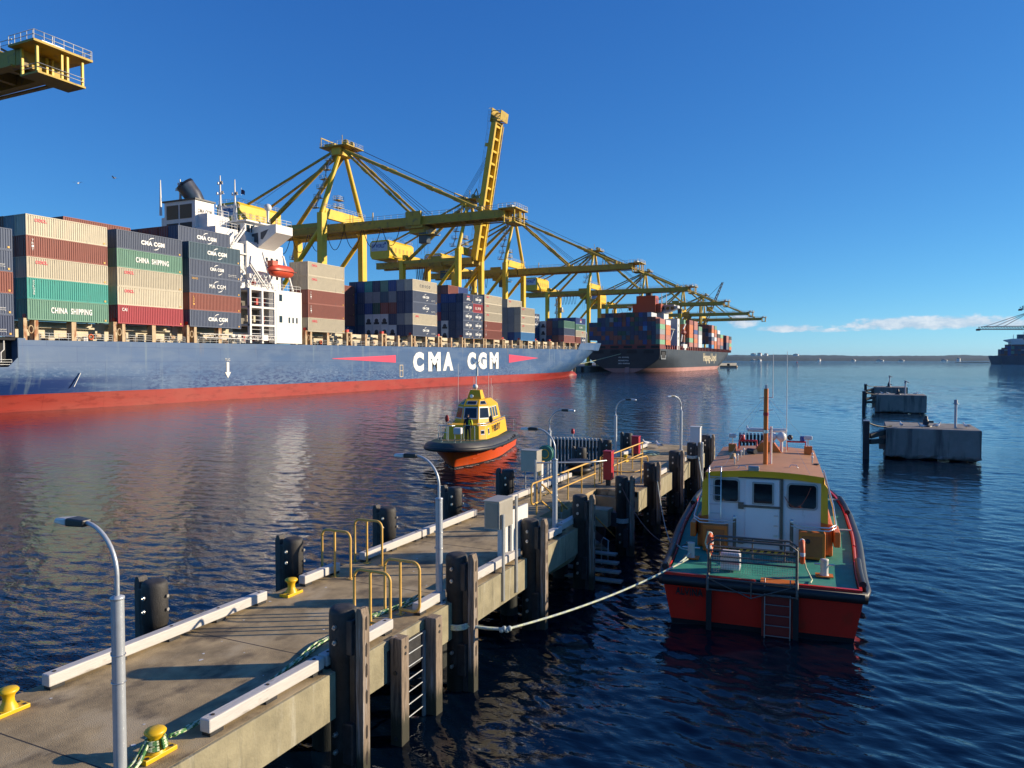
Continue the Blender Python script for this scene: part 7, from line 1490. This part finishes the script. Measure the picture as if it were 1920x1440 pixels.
m.tube([(-1.5, 1.7, 2.75), (-1.15, 1.1, 2.75), (-.6, .9, 2.75), (-.3, 1.6, 2.72)], .03, 6); m.tube([(-1.5, 1.7, 2.3), (-1.15, 1.1, 2.3), (-.6, .9, 2.3)], .025, 6); m.build('bow_rail', steel, b2)
m = MB(); m.cyl((1.15, 1.2, 1.72), (1.15, 1.2, 2.7), .03, seg=6); m.cyl((.3, 1.6, 1.72), (.3, 1.6, 2.7), .03, seg=6); m.tube([(.3, 1.6, 2.7), (1.15, 1.2, 2.7)], .03, 6); m.build('bow_rail', steel, b2)
MB().box(-.45, .1, 1.7, 2.2, 2.1, 2.55).build('equipment_box', bwhite, b2, .06); m = MB(); [m.cyl((x, 1.95, 1.75), (x, 1.95, 2.1), .03, seg=6) for x in (-.4, .05)]; m.build('box_legs', steel, b2)
for x, y in ((.2, -.6), (-.75, -.3), (.5, -.2)): MB().lathe((x, y, 1.8), [(.06, 0), (.05, .12), (.08, .16)], 10).build('bitt', steel, b2)
MB().rails([(2.0, 12.6, 1.4), (2.0, 13.4, 1.4), (-2.0, 13.4, 1.4)], .9, .02, 1, 1).build('stern_rail', steel, b2)
# ================================================================== PERSON
def person(loc, rz):
    t = thing('person', 'crew member in dark clothes and yellow and black jacket standing on the yellow boat foredeck', 'person', loc, rz)
    def skin(J, E, name, mat, sub=2, root=0):
        me = bpy.data.meshes.new(name); me.from_pydata([j[0] for j in J], E, []); o = bpy.data.objects.new(name, me); COL.objects.link(o); o.parent = t
        s_ = o.modifiers.new('s', 'SKIN'); s_.use_smooth_shade = True
        for v, j in zip(me.skin_vertices[0].data if me.skin_vertices else [], J): v.radius = (j[1], j[2] if len(j) > 2 else j[1])
        o.modifiers.new('ss', 'SUBSURF').levels = sub; o.modifiers['ss'].render_levels = sub; me.materials.append(mat); return o
    def skinned(J, E, name, mat, parent=None):
        bm = bmesh.new(); ly = bm.verts.layers.skin.verify(); vs = [bm.verts.new(j[0]) for j in J]
        for v, j in zip(vs, J): v[ly].radius = (j[1], j[2] if len(j) > 2 else j[1])
        vs[0][ly].use_root = True
        for a, b_ in E: bm.edges.new((vs[a], vs[b_]))
        me = bpy.data.meshes.new(name); bm.to_mesh(me); bm.free(); me.materials.append(mat); o = bpy.data.objects.new(name, me); COL.objects.link(o); o.parent = parent or t
        s_ = o.modifiers.new('s', 'SKIN'); s_.use_smooth_shade = True; q = o.modifiers.new('ss', 'SUBSURF'); q.levels = 1; q.render_levels = 1; return o
    sk = M('skin_tone', (.50, .27, .18), .5); cl = M('dark_clothing', (.012, .014, .022), .8)
    J = [((0, 0, .98), .15, .11), ((0, .01, 1.2), .155, .105), ((0, 0, 1.42), .17, .11), ((0, 0, 1.54), .06), ((0, -.01, 1.60), .055),
         ((-.19, 0, 1.45), .065), ((-.26, .02, 1.18), .05), ((-.25, -.08, .95), .036), ((-.24, -.12, .86), .035, .02), ((.19, 0, 1.45), .065), ((.27, .02, 1.18), .05), ((.27, -.08, .95), .036), ((.26, -.12, .86), .035, .02),
         ((-.10, 0, .90), .10), ((-.12, -.01, .50), .07), ((-.13, .03, .10), .048), ((-.14, -.14, .04), .045, .035), ((.10, 0, .90), .10), ((.13, -.02, .50), .07), ((.14, .03, .10), .048), ((.16, -.14, .04), .045, .035)]
    E = [(0, 1), (1, 2), (2, 3), (3, 4), (2, 5), (5, 6), (6, 7), (7, 8), (2, 9), (9, 10), (10, 11), (11, 12), (0, 13), (13, 14), (14, 15), (15, 16), (0, 17), (17, 18), (18, 19), (19, 20)]
    skinned(J, E, 'body', cl)
    skinned([((0, .0, 1.60), .065, .07), ((0, -.01, 1.68), .082, .095), ((0, 0, 1.75), .07, .08)], [(0, 1), (1, 2)], 'head', sk)
    m = MB(); m.prism([(-.018, 1.66), (.018, 1.66), (.012, 1.70), (-.012, 1.70)], -.125, -.09, 'y'); m.build('nose', sk, t)
    MB().box(-.06, .06, -.112, -.09, 1.695, 1.72).build('sunglasses', black_rub, t, .008); MB().sphere((0, .01, 1.74), .092, 12, 8, sc=(1, 1.1, .62)).build('hair', M('short_hair', (.08, .05, .035), .8), t)
    skinned([((0, 0, 1.06), .165, .12), ((0, .01, 1.22), .165, .118), ((0, 0, 1.42), .18, .12)], [(0, 1), (1, 2)], 'jacket', cl)
    skinned([((.12, .0, 1.45), .075), ((.21, .01, 1.43), .075), ((.275, .02, 1.2), .062), ((.275, -.03, 1.08), .055)], [(0, 1), (1, 2), (2, 3)], 'sleeve', M('hi_vis_yellow', (.62, .68, .02), .6))
    m = MB(); m.box(.05, .14, -.135, -.118, 1.08, 1.45); m.build('jacket_panel', MATS['hi_vis_yellow'], t); m = MB(); m.box(-.14, .14, -.137, -.119, 1.07, 1.10); m.build('waist_band', reft, t)
    for x in (-.245, .265):
        for k in range(5): MB().tube([(x - .02 + .01 * k if k < 4 else x + .03, -.125, .86 if k < 4 else .885), (x - .02 + .011 * k if k < 4 else x + .035, -.135, .82 - .004 * (2 - abs(k - 1.5)) if k < 4 else .85), (x - .02 + .011 * k if k < 4 else x + .03, -.128, .785 if k < 4 else .83)], .006, 5).build('finger', sk, t)
    return t
yaw = R(16); px_, py_ = 0.72, 1.05
person((-24.4 + px_ * math.cos(yaw) - py_ * math.sin(yaw), 43.0 + px_ * math.sin(yaw) + py_ * math.cos(yaw), z2f(py_) + .012), R(22))
# ================================================================== DOLPHINS
dcon = M('dolphin_concrete', (0.25, 0.23, 0.205), 0.9, var=0.2, vs=.8, bump=.5, bs=10, dirt=(0.11, 0.10, 0.095), ds=(1.6, 1.6, 0.16), dt=0.5, dw=0.14, tide=(0.15, (0.02, 0.022, 0.018)), dirt2=(0.24, .22, .2))
gullw = M('gull_white', (.7, .7, .7), .6, var=.04); gullg = M('gull_grey', (.3, .31, .33), .6)
def dolphin(x0, x1, y0, y1, zt, lb, fx, fy, lamps, hook=True, zb=.12):
    t = thing('mooring_dolphin', lb, 'dolphin', (0, 0, 0), 0, 'concrete mooring dolphins')
    m = MB(); rr = random.Random(int(x1 * 10 + y0)); nx = 14; top = [(x0 + (x1 - x0) * i / nx, y0) for i in range(nx + 1)]
    vs = []; ring = []
    for k, z in enumerate((zb, zb + .25, (zb + zt) / 2, zt - .06, zt)):
        e = (.10, .008, .005, .005, .0)[k]; i_ = (0, 0, 0, 0, .05)[k]; r = []
        for i in range(nx): r.append((x0 + i_ + (x1 - x0 - 2 * i_) * i / nx + rr.uniform(-e, e), y0 + i_ + rr.uniform(-e, e), z + rr.uniform(-e, e) * (k == 0)))
        for i in range(nx): r.append((x1 - i_ + rr.uniform(-e, e), y0 + i_ + (y1 - y0 - 2 * i_) * i / nx, z + rr.uniform(-e, e) * (k == 0)))
        for i in range(nx): r.append((x1 - i_ - (x1 - x0 - 2 * i_) * i / nx, y1 - i_ + rr.uniform(-e, e), z))
        for i in range(nx): r.append((x0 + i_ + rr.uniform(-e, e), y1 - i_ - (y1 - y0 - 2 * i_) * i / nx, z))
        vs += r
    q = 4 * nx; m.add(vs, [(k * q + i, k * q + (i + 1) % q, (k + 1) * q + (i + 1) % q, (k + 1) * q + i) for k in range(4) for i in range(q)] + [tuple(range(q))[::-1], tuple(range(4 * q, 5 * q))]); m.build('pile_cap', dcon, t)
    for a in (.18, .5, .82):
        for b_ in (.2, .8): MB().cyl((x0 + (x1 - x0) * a, y0 + (y1 - y0) * b_, -2), (x0 + (x1 - x0) * a, y0 + (y1 - y0) * b_, zb + .2), .45, seg=14).build('pile', pile_m, t)
    MB().box(fx - .22, fx + .22, fy - .35, fy + .35, -1.5, zt + .5).build('fender_panel', M('fender_black', (.012, .014, .022), .5, var=.3), t, .03); MB().box(fx - .20, fx + .20, fy - .33, fy + .33, zt + .502, zt + .56).build('fender_cap', grey_steel, t)
    for z in (zt - .3, zt - 1.0): MB().beam((fx + .22, fy, z - (.3 if z > zt - .5 else 0)), (x0 + .05, fy + 1.2, z), .28, .35).build('fender_arm', dark_st, t)
    MB().box(x0 - .42, x0 - .03, y0 + .4, y0 + 1.6, zb + .5, zt - .25).build('bracket_block', dcon, t, .02); MB().tube(sag((fx + .2, fy, zt + .35), (x0 + .4, y0 + .8, zt + .1), .15, 10), .06, 6).build('chain', dark_st, t)
    if hook: hx, hy = x0 + (x1 - x0) * .45, y0 + (y1 - y0) * .35; MB().lathe((hx, hy, zt), [(.4, 0.002), (.38, .12), (.2, .14), (.2, .5), (.12, .6), (.14, .75), (.05, .8)], 16).build('quick_release_hook', dark_st, t); MB().box(hx + .15, hx + .5, hy - .1, hy + .1, zt + .3, zt + .45).build('hook_arm', dark_st, t)
    for lx, ly, h in lamps:
        p = MB().cyl((lx, ly, zt + .002), (lx, ly, zt + h), .09, seg=10).build('lamp_pole', M('white_grey_pole', (.5, .5, .52), .45), t); MB().lathe((lx, ly, zt + h), [(.2, 0), (.2, .04), (.12, .06), (.12, .3), (.05, .33)], 12).build('lantern', gullg, p)
        if h < 1.7: MB().beam((lx - .1, ly, zt + h + .35), (lx + .45, ly - .2, zt + h + .05), .16, .1).build('solar_panel', gullg, p)
    return t
dolphin(1.65, 7.65, 61.0, 67.0, 2.25, 'largest and nearest concrete mooring block in the water, with one lamp pole', .35, 60.2, [(6.2, 62.6, 1.75)])
dolphin(1.75, 7.9, 113.6, 119, 2.45, 'middle concrete mooring block farther out, with a solar lamp', .3, 112.6, [(5.4, 115, 1.6)])
dolphin(1.9, 7.0, 141, 147, 2.6, 'farthest mooring block, half hidden behind the middle one', .6, 140, [(4.3, 143, 1.6)], True)
def gull(loc, rz, lb, s_=1.0, fly=False):
    t = thing('seagull', lb, 'bird', loc, rz, 'gulls in flight' if fly else 'gulls resting on the jetty and dolphins')
    m = MB(); m.tube([(0, -.26, .13), (0, -.18, .14), (0, -.05, .15), (0, .10, .17), (0, .17, .24), (0, .20, .30)], [.008, .04, .085, .085, .05, .03], 10); m.sphere((0, .22, .32), .045, 8, 6); m.build('body', gullw, t)
    MB().beam((0, .25, .315), (0, .31, .305), .02, .02, w1=.006, h1=.006).build('beak', yel, t)
    for sg in (-1, 1):
        m = MB()
        if fly: m.add([(sg * .04, .08, .18), (sg * .04, -.10, .18), (sg * .35, .02, .34), (sg * .33, .14, .34), (sg * .70, -.10, .22), (sg * .45, .13, .33)], [(0, 1, 2, 3), (3, 2, 4, 5)])
        else: m.add([(sg * .05, .08, .22), (sg * .09, .05, .15), (sg * .07, -.25, .14), (sg * .02, -.34, .15), (sg * .03, -.1, .23)], [(0, 1, 2, 3, 4)])
        m.build('wing', gullg, t)
        if not fly: MB().cyl((sg * .03, .0, 0), (sg * .03, .0, .09), .008, seg=5).build('leg', yel, t)
    t.scale = (s_,) * 3
for k, (x, y, z, r, lb) in enumerate(((-10.9, 44.0, DZ, 1.0, 'gull standing on the jetty end left of the last lamp post'), (-8.9, 44.6, DZ, -1.2, 'gull standing on the jetty end right of the last lamp post'), (-6.6, 50.2, 2.52, .5, 'gull perched on the slatted screen behind the orange boat'), (2.7, 62.0, 2.26, .3, 'gull at the left end of the nearest mooring block'), (4.0, 61.4, 2.26, 2.1, 'gull sitting at the front edge of the nearest mooring block'), (5.0, 62.3, 2.26, -1, 'gull right of the hook on the nearest mooring block'), (6.9, 62.8, 2.26, .7, 'gull beside the lamp pole on the nearest mooring block'), (2.6, 114.4, 2.46, 1, 'gull at the left end of the middle mooring block'), (3.3, 114.2, 2.46, 2, 'gull near the hook on the middle mooring block'), (6.6, 114.6, 2.46, -2, 'gull right of the lamp on the middle mooring block'), (4.4, 142, 2.61, 0, 'gull at the lamp foot on the farthest mooring block'), (-11.9, 44.8, DZ, 2.4, 'gull standing at the far left corner of the jetty end'))): gull((x, y, z), r, lb, 1.15)
def P2(u, v, D): X = (u - 960) / F_PX * D; z = CAM_H + (HOR - v) / F_PX * D; return (X * math.cos(R(THETA)) - D * math.sin(R(THETA)), X * math.sin(R(THETA)) + D * math.cos(R(THETA)), z)
gull(P2(153, 349, 110), .6, 'left and lower of the two gulls flying in the blue sky', 1.2, True); gull(P2(220, 339, 110), 2.0, 'right and higher of the two gulls flying in the blue sky', 1.2, True)
# foam at the moving boat's bow and along its side
foam = M('foam_white', (.7, .72, .72), .8, var=.1)
m = MB(); rr = random.Random(3)
for k in range(260):
    t = rr.random() ** 1.4; y = 12.5 * t - .2; x = w2(max(0, y)) + .05 + abs(rr.gauss(0, .10 + .35 * t * .3)); 
    if rr.random() < .4: x = -x
    s_ = rr.uniform(.02, .09); c = Vector((-24.4 + x * math.cos(yaw) - y * math.sin(yaw), 43 + x * math.sin(yaw) + y * math.cos(yaw), .012)); a = rr.random() * 3
    m.add([c + Vector((math.cos(a + q) * s_ * (2.2 if i % 2 else 1), math.sin(a + q) * s_, 0)) for i, q in enumerate((0, 1.05, 2.1, 3.14, 4.2, 5.2))], [tuple(range(6))])
f_ = m.build('foam', foam); f_['kind'] = 'stuff'; f_['label'] = 'thin white foam along the moving boat waterline'
